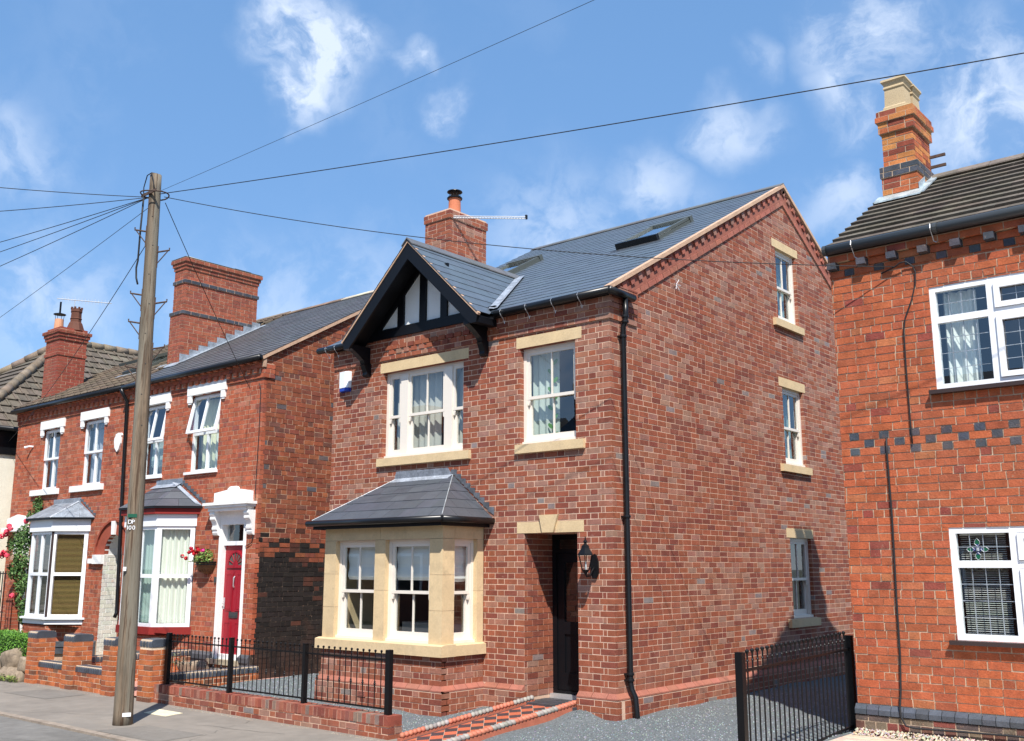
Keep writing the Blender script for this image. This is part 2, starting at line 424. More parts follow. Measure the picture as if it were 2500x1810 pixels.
def brick_wall(P, pl, S0, S1, T0, T1, course, L, bond, pal, holes=(), clips=(), depth=.09, jit=.0012, proud=.0015, out=0, seed=1, phase=0, joint=.0115, skew=None):
    """lay the courses of one wall; holes are convex polygons, clips half planes"""
    rs = random.Random(seed)
    k = 0; t = T0
    while t < T1 - .012:
        t1 = min(t + course - joint, T1)
        for (a, b) in bond_course(S0, S1, k + phase, L, bond, rs, joint):
            if b - a < .006: continue
            polys = [rect(a, b, t, t1)]
            for h in holes: polys = [q for p in polys for q in subtract(p, h)]
            for cl in clips: polys = [q for q in (clip_half(p, *cl) for p in polys) if q]
            col = pal(rs, (a + b) / 2, t)
            for p in polys:
                if area(p) < 1.5e-4: continue
                P.add(pl, p, out - depth, out + rs.uniform(-proud, proud), col, jit)
        t += course; k += 1

def wall_body(mat, pl, region, holes, parent, name='mortar', recess=.003, reveal=.14, revealmat=None, extra=()):
    """the mortar face behind the bricks, with reveals to each rectangular opening"""
    mb = MB(); polys = [region]
    for h in list(holes) + list(extra): polys = [q for p in polys for q in subtract(p, h)]
    for p in polys: mb.poly([pl.at(a, b, -recess) for a, b in p])
    for h in holes:
        n = len(h)
        cx = sum(p[0] for p in h) / n; cy = sum(p[1] for p in h) / n
        g = [(p[0] + (.003 if p[0] > cx else -.003), p[1] + (.003 if p[1] > cy else -.003)) for p in h]
        for i in range(n):
            p, q = g[i], g[(i + 1) % n]
            mb.poly([pl.at(p[0], p[1], -recess), pl.at(q[0], q[1], -recess), pl.at(q[0], q[1], -reveal), pl.at(p[0], p[1], -reveal)])
    return mb.build(name, mat, parent)

def mixc(a, b, t): return tuple(a[i] * (1 - t) + b[i] * t for i in range(3))
def vary(c, rs, a=.12, h=.04):
    k = 1 + rs.uniform(-a, a); return (c[0] * k * (1 + rs.uniform(-h, h)), c[1] * k * (1 + rs.uniform(-h, h)), c[2] * k * (1 + rs.uniform(-h, h)))
def pal_main(rs, s, t):
    r = rs.random()
    hi = .5 + .5 * math.tanh((t - 2.3 - .3 * math.sin(s * .9)) * 2.5)      # the first batch, up to door height, is a deeper red
    n = mnoise.noise(V(s * .55 + 3, t * 1.4, 5)) + .5 * mnoise.noise(V(s * 1.7, t * 3.5, 1))     # pallets of paler bricks lie together
    pale = min(max(.22 + .55 * n + .14 * hi, .03), .85)
    if r < pale: c = rs.choice([(.305, .132, .088), (.275, .125, .090), (.305, .160, .115), (.295, .118, .074)])
    elif r < pale + .012: c = (.215, .170, .160)
    elif r < pale + (1 - pale) * .70: c = (.272, .080, .042)
    else: c = (.200, .056, .036)
    return vary(c, rs, .08)
def pal_plinth(rs, s, t): return vary((.33, .125, .085), rs, .10)
def pal_left(rs, s, t):
    r = rs.random()
    if r < .6: c = (.36, .092, .045)
    elif r < .82: c = (.31, .082, .046)
    elif r < .93: c = (.38, .140, .085)
    else: c = (.25, .072, .05)
    return vary(c, rs, .13)
def pal_left_side(rs, s, t):
    fade = min(max((2.55 + .25 * mnoise.noise(V(s * 1.3, 2, 7)) - .12 * s - t) / .65, 0), 1)       # old black paint, worn through towards its top
    if rs.random() < fade: return vary((.018, .014, .013), rs, .35) if rs.random() < .42 + .55 * fade else vary((.07, .026, .018), rs, .3)
    r = rs.random()
    if s > 2.0 and 2.6 < t < 4.4 and r < .30: c = (.15, .062, .045)
    elif r < .48: c = (.24, .068, .034)
    elif r < .60: c = (.27, .088, .040)
    elif r < .90: c = (.185, .054, .034)
    elif r < .98: c = (.14, .056, .042)
    else: c = (.09, .085, .095)
    return vary(c, rs, .14)
def pal_right(rs, s, t):
    r = rs.random()
    if r < .72: c = (.385, .097, .040)
    elif r < .90: c = (.335, .086, .040)
    elif r < .96: c = (.40, .130, .056)
    else: c = (.24, .055, .038)
    return vary(c, rs, .12)
def pal_garden(rs, s, t):
    r = rs.random()
    return vary((.42, .125, .045) if r < .6 else (.30, .085, .038) if r < .85 else (.17, .07, .04), rs, .14)
def pal_blue(rs, s, t): return vary((.060, .068, .085), rs, .2)
def pal_slate(rs, s, t): return vary((.088, .110, .136), rs, .05, .02)
def pal_bay_slate(rs, s, t): return vary((.068, .075, .088), rs, .09, .02)
def pal_old_slate(rs, s, t): return vary((.085, .085, .090), rs, .15, .03)
def pal_tile(rs, s, t): return vary((.115, .088, .064), rs, .16, .05)
def pal_tile_grey(rs, s, t): return vary((.120, .100, .078), rs, .14, .04)

def roof_plane(P, pl, S0, S1, T1, w, gauge, pal, holes=(), clips=(), th=.008, T0=0, half=True, seed=3, lap=.06, joint=.004, lift=0):
    """courses of slates or tiles climbing from T0 to T1; each sits tilted on the one below"""
    rs = random.Random(seed); k = 0; t = T0
    while t < T1:
        s = S0 - (w / 2 if (half and k % 2) else 0)
        while s < S1:
            a, b = max(s, S0), min(s + w - joint, S1)
            s += w
            if b - a < .01: continue
            polys = [rect(a, b, t, min(t + gauge, T1))]
            for h in holes: polys = [q for p in polys for q in subtract(p, h)]
            for cl in clips: polys = [q for q in (clip_half(p, *cl) for p in polys) if q]
            col = pal(rs, s, t); e = rs.uniform(-.001, .001)
            for p in polys:
                if area(p) < 5e-4: continue
                c = pl.at(sum(q[0] for q in p) / len(p), sum(q[1] for q in p) / len(p), 0)
                f = pl.n.dot((CAM - c).normalized())
                P.items.append((view_size(c, area(p) * max(f, 0)), TiltPlane(pl, t, gauge, th, lift + e), p, -.004, 0, col, 0, False))
        t += gauge; k += 1

class TiltPlane:
    """a roof course: its lower edge stands th above the course below"""
    def __init__(s, pl, t0, g, th, e): s.pl, s.t0, s.g, s.th, s.e, s.n = pl, t0, g, th, e, pl.n
    def at(s, a, b, d=0):
        f = 1 - (b - s.t0) / s.g
        return s.pl.at(a, b, (s.th * (1.0 * f) + .002 + s.e + d) if d == 0 else s.th * f * .0 - .002)
    slab = Plane.slab

def tube_path(name, pts, r, mat, parent=None, n=8, kind=None, smooth=True):
    m = MB(); m.tube(pts, r, n); return m.build(name, mat, parent, kind, smooth)

# ------------------------------------------------------------------ windows, curtains
def ring(mb, pl, s0, s1, t0, t1, w, d0, d1, wb=None, wt=None):
    wb = wb or w; wt = wt or w
    for r in (rect(s0, s0 + w, t0, t1), rect(s1 - w, s1, t0, t1), rect(s0 + w, s1 - w, t0, t0 + wb), rect(s0 + w, s1 - w, t1 - wt, t1)):
        pl.slab(mb, r, d0, d1, back=True)

def pane(pl, s0, s1, t0, t1, d, parent, mat='glass'):
    m = MB(); m.poly([pl.at(s0, t0, d), pl.at(s1, t0, d), pl.at(s1, t1, d), pl.at(s0, t1, d)]); return m.build('pane', M[mat], parent)

def room(house, pl, s0, s1, t0, t1, d0, depth, g=.25, gl=None, gr=None, mat='interior'):
    m = MB(); gl = g if gl is None else gl; gr = g if gr is None else gr
    a, b, c, e = s0 - gl, s1 + gr, t0 - .5, t1 + .25
    A = [pl.at(*p, -d0 - .02) for p in ((a, c), (b, c), (b, e), (a, e))]; B = [pl.at(*p, -d0 - depth) for p in ((a, c), (b, c), (b, e), (a, e))]
    m.poly(B)
    for i in range(4): m.poly([A[i], B[i], B[(i + 1) % 4], A[(i + 1) % 4]])
    # inner face of the outer wall round the opening
    for r in subtract(rect(a, b, c, e), rect(s0 + .02, s1 - .02, t0 + .02, t1 - .02)): m.poly([pl.at(p[0], p[1], -d0 - .02) for p in reversed(r)])
    return m.build('room', M[mat], house)

def sash_window(house, pl, s0, s1, t0, t1, rec=.085, paint='cream_paint', bars=1, split=.52, jamb=.045, horns=True, fw=.05, label=None, parts=None, r=True, rd=2.2, g=.25, gl=None, gr=None):
    m = MB(); P = M[paint]
    ring(m, pl, s0, s1, t0, t1, fw, -rec - .10, -rec, wb=.045, wt=fw)
    pl.slab(m, rect(s0 - .0, s1 + .0, t0, t0 + .035), -rec, -rec + .035, back=True)      # sub-sill
    lights = parts or [(s0 + fw, s1 - fw, bars)]
    for i in range(len(lights) - 1): pl.slab(m, rect(lights[i][1], lights[i + 1][0], t0 + .04, t1 - .04), -rec - .09, -rec + .006, back=True)
    win = m.build('window', P, house, label=label)
    for (a, b, nb) in lights:
        tm = t0 + .045 + (t1 - fw - t0 - .045) * (1 - split)
        for up in (0, 1):
            q0, q1 = (tm - .02, t1 - fw) if up else (t0 + .045, tm + .02)
            d1 = -rec - (.012 if up else .052); d0 = d1 - .036
            ms = MB(); ring(ms, pl, a + .003, b - .003, q0, q1, jamb, d0, d1, wb=(.042 if up else .085), wt=(.045 if up else .038))
            if up and horns:
                for e in (a + .003, b - .003 - jamb):
                    pl.slab(ms, [(e + .004, q0 - .075), (e + jamb - .016, q0 - .075), (e + jamb, q0 - .03), (e + jamb, q0), (e, q0), (e, q0 - .04)], d0 + .004, d1 - .003, back=True)
            sh = ms.build('sash', P, win)
            g0, g1, h0, h1 = a + .003 + jamb, b - .003 - jamb, q0 + (.042 if up else .085), q1 - (.045 if up else .038)
            n = nb + 1; wbar = .020; w = (g1 - g0 - nb * wbar) / n
            for j in range(nb):
                mg = MB(); x = g0 + (j + 1) * w + j * wbar; pl.slab(mg, rect(x, x + wbar, h0, h1), d0 + .006, d1 - .004, back=True); mg.build('glazing_bar', P, win)
            for j in range(n): x = g0 + j * (w + wbar); pane(pl, x, x + w, h0, h1, (d0 + d1) / 2, win)
    if r: room(house, pl, s0, s1, t0, t1, rec + .12, rd, g, gl, gr)
    return win

def curtain(label, pl, s0, s1, t0, t1, d, col, folds=7, amp=.02, name='curtain', cat='curtain', flare=0.0, group=None):
    m = MB(); nx, nz = folds * 8, 6
    vs = []; rs = random.Random(int(abs(s0) * 1000) + folds)
    amp = amp * rs.uniform(.6, 1.3); ph = [rs.uniform(-1.4, 1.4) for _ in range(folds + 2)]
    for j in range(nz + 1):
        for i in range(nx + 1):
            u = i / nx; f = u * folds; a = ph[int(f)] * (1 - f % 1) + ph[int(f) + 1] * (f % 1)
            dd = d + amp * math.sin(2 * math.pi * f + a) * (1 + .2 * a)
            s = s0 + (s1 - s0) * u; s += flare * (1 - j / nz) * (s1 - s0) * (u - .5)
            vs.append(tuple(pl.at(s, t0 + (t1 - t0) * j / nz, dd)))
    fs = [(j * (nx + 1) + i, j * (nx + 1) + i + 1, (j + 1) * (nx + 1) + i + 1, (j + 1) * (nx + 1) + i) for j in range(nz) for i in range(nx)]
    m.arrays(vs, fs, [col] * len(vs))
    o = m.build(name, M['curtain'], smooth=True); return tag(o, label, cat, group)

def blind(label, pl, s0, s1, t0, t1, d, col, folds=2, group=None):
    m = MB(); n = 12; pts = []
    for i in range(n + 1):
        f = i / n; pts.append((t1 - (t1 - t0) * f, d - .012 * math.sin(f * math.pi * folds * 2) - (.02 if i == n else 0)))
    for i in range(n): m.poly([pl.at(s0, pts[i + 1][0], pts[i + 1][1]), pl.at(s1, pts[i + 1][0], pts[i + 1][1]), pl.at(s1, pts[i][0], pts[i][1]), pl.at(s0, pts[i][0], pts[i][1])], col)
    return tag(m.build('window_blind', M['curtain']), label, 'blind', group)

def venetian(label, pl, s0, s1, t0, t1, d, col, pitch=.03, group=None, tilt=.012):
    t = thing('venetian_blind', pl.at((s0 + s1) / 2, t0, d), label, 'blind', group)
    m = MB(); z = t0
    while z < t1 - .04:
        m.poly([pl.at(s0, z, d), pl.at(s1, z, d), pl.at(s1, z + tilt, d - .022), pl.at(s0, z + tilt, d - .022)], vary(col, rng, .05)); z += pitch
    m.build('slats', M['curtain'], t, kind='stuff')
    m = MB(); pl.slab(m, rect(s0, s1, t1 - .035, t1), d - .03, d + .005, col, back=True); m.build('head_rail', M['curtain'], t)
    m = MB()
    for f in (.2, .8): m.tube([pl.at(s0 + (s1 - s0) * f, t0, d + .004), pl.at(s0 + (s1 - s0) * f, t1, d + .004)], .0015, 4, col)
    m.build('cord', M['curtain'], t); return t

def gutter(name, pts, r, mat, parent, drop=.0):
    m = MB(); m.tube(pts, r, 10); return m.build(name, mat, parent, smooth=True)

def ridge_tiles(P0, P1, L, mat, parent, pal, w=.15, h=.07, name='ridge_tile', th=.018, slope=.56):
    P0, P1 = Vector(P0), Vector(P1); n = max(1, round((P1 - P0).length / L)); d = (P1 - P0) / n; u = d.normalized()
    side = u.cross(Z).normalized(); up = side.cross(u).normalized()
    for i in range(n):
        m = MB(); a = P0 + d * i; e = .002 * (i % 2)
        pr = [a + side * w - up * (w * slope) + up * e, a + up * (.0 + e), a - side * w - up * (w * slope) + up * e,
              a - side * w - up * (w * slope - th) + up * e, a + up * (th * 1.2 + e), a + side * w - up * (w * slope - th) + up * e]
        m.prism([p + up * .012 for p in pr], d * .985, pal(rng, 0, 0)); m.build(name, mat, parent)

# ------------------------------------------------------------------ the setting
def gz(x, y):
    """height of the garden gravel"""
    z = -.13 + .13 * min(max((y + 2.0) / 2.0, 0), 1) + .02 * min(max(y / 2.0, 0), 1.5)
    if x > .3: z += .085 * min((x - .3) / 2.4, 1)
    w = math.exp(-(max(abs(x + 1.07) - .42, 0) / .28) ** 2) * min(max((.3 - y) / .3, 0), 1)      # banked up against the path
    if abs(x + 1.07) < 1.4: z = z * (1 - w) + w * (-.175 + .23 * (y + 2.12) / 2.18)
    z += .09 * math.exp(-(((x + .40) / .20) ** 2 + ((y + .12) / .22) ** 2))
    z += .012 * math.sin(x * 3.1 + y * 1.7) + .008 * math.sin(x * 7.3 - y * 5.1)
    return z
def flat(name, mat, x0, x1, y0, y1, z, n=1):
    m = MB()
    for i in range(n):
        a = x0 + (x1 - x0) * i / n; b = x0 + (x1 - x0) * (i + 1) / n
        m.poly([(a, y0, z), (b, y0, z), (b, y1, z), (a, y1, z)])
    return structure(name, m, mat)
flat('ground', M['earth'], -900, 900, -900, 900, -.32)
flat('road', M['road'], -90, 90, -11.2, -4.05, -.172, 6)
flat('pavement', M['asphalt'], -90, 90, -3.95, -1.9, -.150, 6)
m = MB()
for i in range(-40, 30):
    x = i * .9; m.box(x + .004, x + .896, -4.052, -3.948, -.25, -.146 + .003 * math.sin(i * 5.1), (1, 1, 1))
structure('kerb', m, M['kerb'])
flat('pavement', M['asphalt'], -90, 90, -13.6, -11.2, -.06, 1)
def grid(name, mat, x0, x1, y0, y1, st, f, cut=()):
    m = MB(); nx, ny = int(round((x1 - x0) / st)), int(round((y1 - y0) / st)); v = []
    for j in range(ny + 1):
        for i in range(nx + 1): x, y = x0 + (x1 - x0) * i / nx, y0 + (y1 - y0) * j / ny; v.append((x, y, f(x, y)))
    fs = [(j * (nx + 1) + i, j * (nx + 1) + i + 1, (j + 1) * (nx + 1) + i + 1, (j + 1) * (nx + 1) + i) for j in range(ny) for i in range(nx)]
    m.arrays(v, fs, [(1, 1, 1)] * len(v)); o = structure(name, m, mat); o.data.polygons.foreach_set('use_smooth', [True] * len(o.data.polygons)); return o
grid('gravel_bed', M['gravel_base'], -7.0, 2.76, -2.0, 8.0, .12, gz)
flat('garden_ground', M['pink_gravel'], -11.0, -7.0, -2.0, 3.0, -.12)
flat('garden_ground', M['earth'], -30, -11.0, -2.3, 3.0, -.14)

def scatter_stones(name, n, x0, x1, y0, y1, f, smin, smax, cols, keep=lambda x, y: True, power=1.0):
    out = MB(); base = np.array([(1, 0, -.3), (0, 1, -.3), (-1, 0, -.3), (0, -1, -.3), (0, 0, .9)]); F = [(0, 1, 4), (1, 2, 4), (2, 3, 4), (3, 0, 4)]
    k = 0
    while k < n:
        x, y = rng.uniform(x0, x1), y0 + (y1 - y0) * rng.random() ** power
        if not keep(x, y): k += 1; continue
        s = rng.uniform(smin, smax); a = rng.random() * 6.28; ca, sa = math.cos(a), math.sin(a)
        j = [rng.uniform(.6, 1.3) for _ in range(5)]
        c = rng.choice(cols); c = tuple(q * rng.uniform(.8, 1.2) for q in c); zz = f(x, y)
        b = len(out.v)
        for i, p in enumerate(base):
            px, py = p[0] * j[i] + (rng.uniform(-.4, .4) if i == 4 else 0), p[1] * j[i] + (rng.uniform(-.4, .4) if i == 4 else 0)
            out.v.append((x + s * (px * ca - py * sa), y + s * (px * sa + py * ca), zz + s * p[2] * .8)); out.c.append(c)
        out.f.extend([tuple(b + q for q in t) for t in F]); k += 1
    return out.build(name, M['stones'], None, kind='stuff')
def ongravel(x, y):
    if -5.45 < x < 0 and y > -.05: return False
    if -4.6 < x < -2.1 and y > -.85: return False
    if -1.55 - (y + 2.1) * .0 < x < -.5 and y < .3: return False
    return True
o = scatter_stones('gravel', 30000, -6.95, 2.7, -1.97, 4.5, gz, .006, .014, [(.20, .225, .235), (.13, .15, .155), (.30, .32, .32), (.085, .10, .105)], ongravel, 1.5)
tag(o, 'loose blue grey slate gravel round the new brick house', 'gravel')

# ------------------------------------------------------------------ the new brick house
H = thing('detached_house', (-2.7, 5.3, 0), 'new pink brick detached house with black and white gable and slate roof', 'house')
front = Plane((0, 0, 0), X, -Y); side = Plane((0, 0, 0), Y, X)
BR = Pieces('brick', 'brickwork', M['brick_main'], H)
SL = .558; EY, EZ = -.08, 5.35; RY, RZ = 5.35, 5.35 + .558 * 5.43; DEP = 10.7
XL = -5.45
triple = rect(-4.264, -2.560, 3.43, 4.755); single = rect(-1.500, -.5525, 3.43, 4.755); doorway = rect(-1.43, -.5525, -.05, 2.235)
st_holes = [rect(-4.33, -2.46, 4.758, 4.912), rect(-4.33, -2.40, 3.30, 3.43), rect(-1.56, -.445, 4.758, 4.912), rect(-1.55, -.405, 3.30, 3.43),
            rect(-1.55, -.445, 2.238, 2.384), [(-1.10, 2.24), (-.92, 2.24), (-.84, 2.468), (-1.15, 2.468)]]
bay_mask = [rect(-4.545, -2.15, 0, 2.45)]
kw = dict(course=.075, L=.2255)
brick_wall(BR, front, XL, 0, .30, 4.95, .075, .2255, 'flemish', pal_main, holes=[triple, single, doorway] + st_holes + bay_mask, seed=11)
gtri = [(-4.60, 5.20), (-2.02, 5.20), (-2.02, 5.5), (-4.6, 5.5)]
brick_wall(BR, front, XL, .022, 4.95, 5.10, .075, .2255, 'flemish', pal_main, seed=12, out=.022)
brick_wall(BR, front, XL, -2.02, 5.10, 5.29, .075, .2255, 'flemish', pal_main, seed=13, out=.022)
brick_wall(BR, front, -2.02, .044, 5.10, 5.33, .075, .2255, 'flemish', pal_main, seed=14, out=.044)
# dentil headers below the gable beam
dm = MB()
for i in range(15):
    x = -4.20 + i * .165
    if x < -2.35: front.slab(dm, rect(x, x + .13, 5.105, 5.168), 0, .040, pal_main(rng, 0, 0))
    if i < 14: front.slab(dm, rect(x + .08, x + .19, 5.03, 5.093), 0, .034, pal_main(rng, 0, 0))
dm.build('dentil_course', M['brick_main'], H, kind='stuff')
# below the bevelled plinth
brick_wall(BR, front, XL - .055, .055, -.15, .225, .075, .2255, 'flemish', pal_main, holes=[rect(-1.43, -.5525, -.2, .23), rect(-4.6, -2.095, -.2, .3)], seed=15, out=.055)
sh = [rect(5.0, 5.80, 1.0, 2.27), rect(5.0, 5.80, 3.46, 4.75), rect(5.0, 5.80, 5.90, 7.165)]
slh = [rect(4.88, 5.89, 2.27, 2.42), rect(4.88, 5.89, 4.75, 4.90), rect(4.88, 5.89, 7.165, 7.31), rect(4.79, 5.89, .865, 1.0), rect(4.79, 5.89, 3.33, 3.46), rect(4.79, 5.89, 5.765, 5.90)]
# gable clip: below the raking band (band bottom is .36 below the verge)
def rake(off): return [(-SL, 1, EZ - SL * EY - off), (SL, 1, RZ + SL * RY - off)]
brick_wall(BR, side, .05, DEP, .30, RZ, .075, .2255, 'stretcher', pal_main, holes=sh + slh, clips=rake(.36), seed=21)
brick_wall(BR, side, .11, DEP, -.15, .225, .075, .2255, 'stretcher', pal_main, seed=22, out=.055)
# kneeler: the corbelled corner returns a little way along the side
brick_wall(BR, side, .022, .62, 4.95, 5.10, .075, .2255, 'stretcher', pal_main, clips=rake(.1), seed=23, out=.022)
brick_wall(BR, side, .044, .62, 5.10, 5.42, .075, .2255, 'stretcher', pal_main, clips=rake(.1), seed=24, out=.044)
# raking bands: flat stretcher band, then dentils under the verge
for sgn in (0, 1):
    ang = math.atan(SL); c, s_ = math.cos(ang), math.sin(ang)
    if sgn == 0: pl = Plane((0, EY, EZ), (0, c, s_), X, (0, -s_, c)); Lr = (RY - EY) / c; s0 = .30
    else: pl = Plane((0, RY, RZ), (0, c, -s_), X, (0, s_, c)); Lr = (RY - EY) / c; s0 = 0
    miter = [(1, 0, Lr)] if sgn == 0 else []
    tn = SL
    mc = [(1, -s_ / c, Lr)] if sgn == 0 else [(-1, -s_ / c, 0)]
    m = MB(); k = s0 - .2
    while k < Lr + .3:
        for p in [rect(max(k, s0 if sgn == 0 else -.3), k + .215, -.315, -.245)]:
            for cl in mc: p = clip_half(p, *cl) if p else None
            if p: pl.slab(m, p, 0, .024, vary((.36, .125, .085), rng, .08))
        k += .225
    m.build('raking_band', M['brick_main'], H, kind='stuff')
    m = MB(); p = rect(s0 - .05 if sgn == 0 else -.3, Lr + .3, -.24, -.0)
    for cl in mc: p = clip_half(p, *cl)
    pl.slab(m, p, -.02, .016, (.30, .105, .072))
    p = rect(s0 - .05 if sgn == 0 else -.3, Lr + .3, -.322, -.24)
    for cl in mc: p = clip_half(p, *cl)
    pl.slab(m, p, -.02, .012, (.45, .30, .22)); m.build('verge_band', M['brick_main'], H)
    m = MB(); k = s0 + .05
    while k < Lr - .05:
        pl.slab(m, rect(k, k + .10, -.150, -.062), .0, .040, vary(rng.choice([(.34, .115, .078), (.26, .075, .05), (.30, .15, .115)]), rng, .12)); k += .222
    m.build('raking_dentil', M['brick_main'], H, kind='stuff')
    m = MB(); p = rect(-.0 if sgn == 0 else -.3, Lr + .3, -.040, .014)
    for cl in mc: p = clip_half(p, *cl)
    pl.slab(m, p, -.02, .066, (1, 1, 1), back=True); m.build('verge', M['verge'], H)
BR.flush()
wall_body(M['mortar_main'], front, rect(XL, .0, -.3, 5.32), [triple, single, doorway], H, extra=bay_mask)
m = MB(); front.slab(m, rect(XL, .019, 4.955, 5.285), -.01, .018); front.slab(m, rect(-2.02, .040, 5.105, 5.325), -.01, .040); side.slab(m, rect(.004, .62, 4.955, 5.24), -.01, .018); m.build('mortar', M['mortar_main'], H)
m = MB(); front.slab(m, rect(XL, -4.545, -.3, .225), -.01, .051); front.slab(m, rect(-2.15, -1.43, -.3, .225), -.01, .051); front.slab(m, rect(-.5525, .051, -.3, .225), -.01, .051); side.slab(m, rect(.0, DEP, -.3, .225), -.01, .051); m.build('mortar', M['mortar_main'], H)
wall_body(M['mortar_main'], side, [(.0, -.3), (DEP, -.3), (DEP, EZ - .1), (RY, RZ - .1), (.0, EZ - .1)], sh, H)
m = MB(); m.box(XL + .1, -.1, DEP - .1, DEP, -.2, 5.2); m.build('rear_wall', M['mortar_main'], H); m = MB()
m.poly([(XL, 0, -.2), (XL, DEP, -.2), (XL, DEP, EZ - .1), (XL, RY, RZ - .1), (XL, 0, EZ - .1)]); m.build('mortar', M['mortar_main'], H)
# bevelled plinth bricks
def bevel_run(pl, a, b, parent, mat, pal, t0=.225, t1=.30, out=.055, L=.225, e0=0, e1=0, name='plinth_brick'):
    k = a
    while k < b - .01:
        q = min(k + L - .008, b)
        m = MB(); d0 = -.02; col = pal(rng, 0, 0)
        o0 = e0 if k == a else 0; o1 = e1 if q >= b - .01 else 0
        P = [pl.at(k - o0, t0 + .004, out), pl.at(q + o1, t0 + .004, out), pl.at(q + o1, t0 + .022, out), pl.at(q, t1, .002), pl.at(k, t1, .002), pl.at(k - o0, t0 + .022, out)]
        m.poly([P[0], P[1], P[2], P[5]], col); m.poly([P[5], P[2], P[3], P[4]], col)
        B = [pl.at(k - o0, t0 + .004, d0), pl.at(q + o1, t0 + .004, d0), pl.at(q, t1, d0), pl.at(k, t1, d0)]
        m.poly([P[1], B[1], B[2], P[3], P[2]], col); m.poly([P[0], P[5], P[4], B[3], B[0]], col); m.poly([P[0], B[0], B[1], P[1]], col)
        m.build(name, mat, parent); k += L
bayf = Plane((0, -.8, 0), X, -Y); bayr = Plane((-2.15, 0, 0), Y, X)
bevel_run(front, -2.09, -1.43, H, M['plinth'], pal_plinth); bevel_run(front, -.5525, .0, H, M['plinth'], pal_plinth, e1=.055)
bevel_run(side, .0, 8.0, H, M['plinth'], pal_plinth, e0=.055)
bevel_run(bayf, -4.545, -2.15, H, M['plinth'], pal_plinth, e0=.05, e1=.055); bevel_run(bayr, -.8, -.0, H, M['plinth'], pal_plinth, e0=.055)

# stone lintels and sills
def stone(pl, r, d0, d1, name, parent, label=None, mat='stone', col=(1, 1, 1)):
    m = MB(); pl.slab(m, r, d0, d1, col, back=True); return m.build(name, M[mat], parent, label=label)
stone(front, rect(-4.33, -3.40, 4.758, 4.912), -.1, .004, 'lintel', H); stone(front, rect(-3.395, -2.46, 4.758, 4.912), -.1, .004, 'lintel', H)
stone(front, rect(-4.32, -2.40, 3.30, 3.42), -.1, .055, 'sill', H); stone(front, rect(-1.56, -.445, 4.758, 4.912), -.1, .004, 'lintel', H); stone(front, rect(-1.55, -.405, 3.30, 3.42), -.1, .055, 'sill', H)
stone(front, rect(-1.55, -1.12, 2.238, 2.384), -.1, .004, 'lintel', H); stone(front, rect(-.90, -.445, 2.238, 2.384), -.1, .004, 'lintel', H)
m = MB(); front.slab(m, [(-1.10, 2.24), (-.92, 2.24), (-.84, 2.468), (-1.15, 2.468)], -.1, .035, back=True); m.build('keystone', M['stone'], H)
for h in slh[:3]: stone(side, h, -.1, .004, 'lintel', H)
for h in slh[3:]: stone(side, rect(h[0][0], h[1][0], h[0][1], h[2][1] - .012), -.1, .06, 'sill', H)

# upstairs windows
sash_window(H, front, -4.264, -2.560, 3.43, 4.755, parts=[(-4.214, -3.945, 0), (-3.79, -3.015, 1), (-2.86, -2.61, 0)])
sash_window(H, front, -1.500, -.5525, 3.43, 4.755, gr=.1)
for i, h in enumerate(sh): sash_window(H, side, h[0][0], h[1][0], h[0][1], h[2][1], bars=1, rec=.06, horns=True, rd=1.5, paint='cream_paint')
for lab, pl_, a, b, c, e, dd, colr, fo in (
    ('pale curtain behind the left half of the three-light bedroom window', front, -4.20, -3.25, 3.45, 4.72, -.26, (.48, .47, .43), 8),
    ('pale curtain behind the right end of the three-light bedroom window', front, -3.20, -2.55, 3.45, 4.72, -.27, (.50, .49, .44), 6),
    ('leaf patterned pale curtain inside the window above the door', front, -1.46, -1.02, 3.45, 4.72, -.26, (.50, .55, .50), 4),
    ('grey green curtain in the attic window of the side wall', side, 5.03, 5.78, 5.92, 7.15, -.23, (.22, .30, .28), 6),
    ('grey green curtain in the middle window of the side wall', side, 5.03, 5.78, 3.48, 4.73, -.23, (.17, .25, .23), 6),
    ('dark curtain beside the lowest window of the side wall', side, 5.4, 5.78, 1.05, 2.25, -.23, (.15, .16, .15), 4)):
    curtain(lab, pl_, a, b, c, e, dd, colr, fo)
# printed leaves on the patterned curtain
lm = MB()
for i in range(9):
    zc = 3.55 + i * .125; sx = -1.10 + .045 * (-1) ** i; a = .7 * (-1) ** i
    pts = []
    for k in range(8):
        an = k * math.pi / 4; px, pz = .055 * math.cos(an), .028 * math.sin(an)
        pts.append(front.at(sx + px * math.cos(a) - pz * math.sin(a), zc + px * math.sin(a) + pz * math.cos(a), -.222))
    lm.poly(pts, (.10, .26, .07))
cur = [o for o in COL.objects if o.get('label', '').startswith('leaf patterned')][0]
lm.build('printed_leaf', M['curtain'], cur, kind='stuff')

# ---- porch
pr = Plane((-1.43, 0, 0), Y, X)
BP = Pieces('porch_brick', 'porch_brickwork', M['brick_main'], H, limit=60)
brick_wall(BP, pr, .008, .62, .15, 2.235, .075, .2255, 'stretcher', pal_main, seed=31, depth=.02, out=.0025)
BP.flush()
m = MB(); m.box(-1.60, -1.434, .08, .7, -.2, 2.3); m.box(-.5485, -.40, .10, .7, -.2, 2.3); m.box(-1.5, -.45, .1, .7, 2.236, 2.35); m.build('mortar', M['mortar_main'], H)
m = MB(); m.box(-1.43, -.5525, .05, .70, .0, .100, (.07, .07, .075)); m.build('porch_floor', M['blue_brick'], H)
m = MB(); m.box(-1.43, -.5525, .53, .66, .10, .155); m.build('threshold', M['aluminium'], H)
pd = Plane((0, .60, 0), X, -Y)
m = MB(); ring(m, pd, -1.427, -.556, .16, 2.235, .07, -.08, 0, wb=.035); pd.slab(m, rect(-1.36, -.62, 1.98, 2.04), -.08, 0, back=True)
DR = m.build('door_frame', M['black_paint'], H)
m = MB()
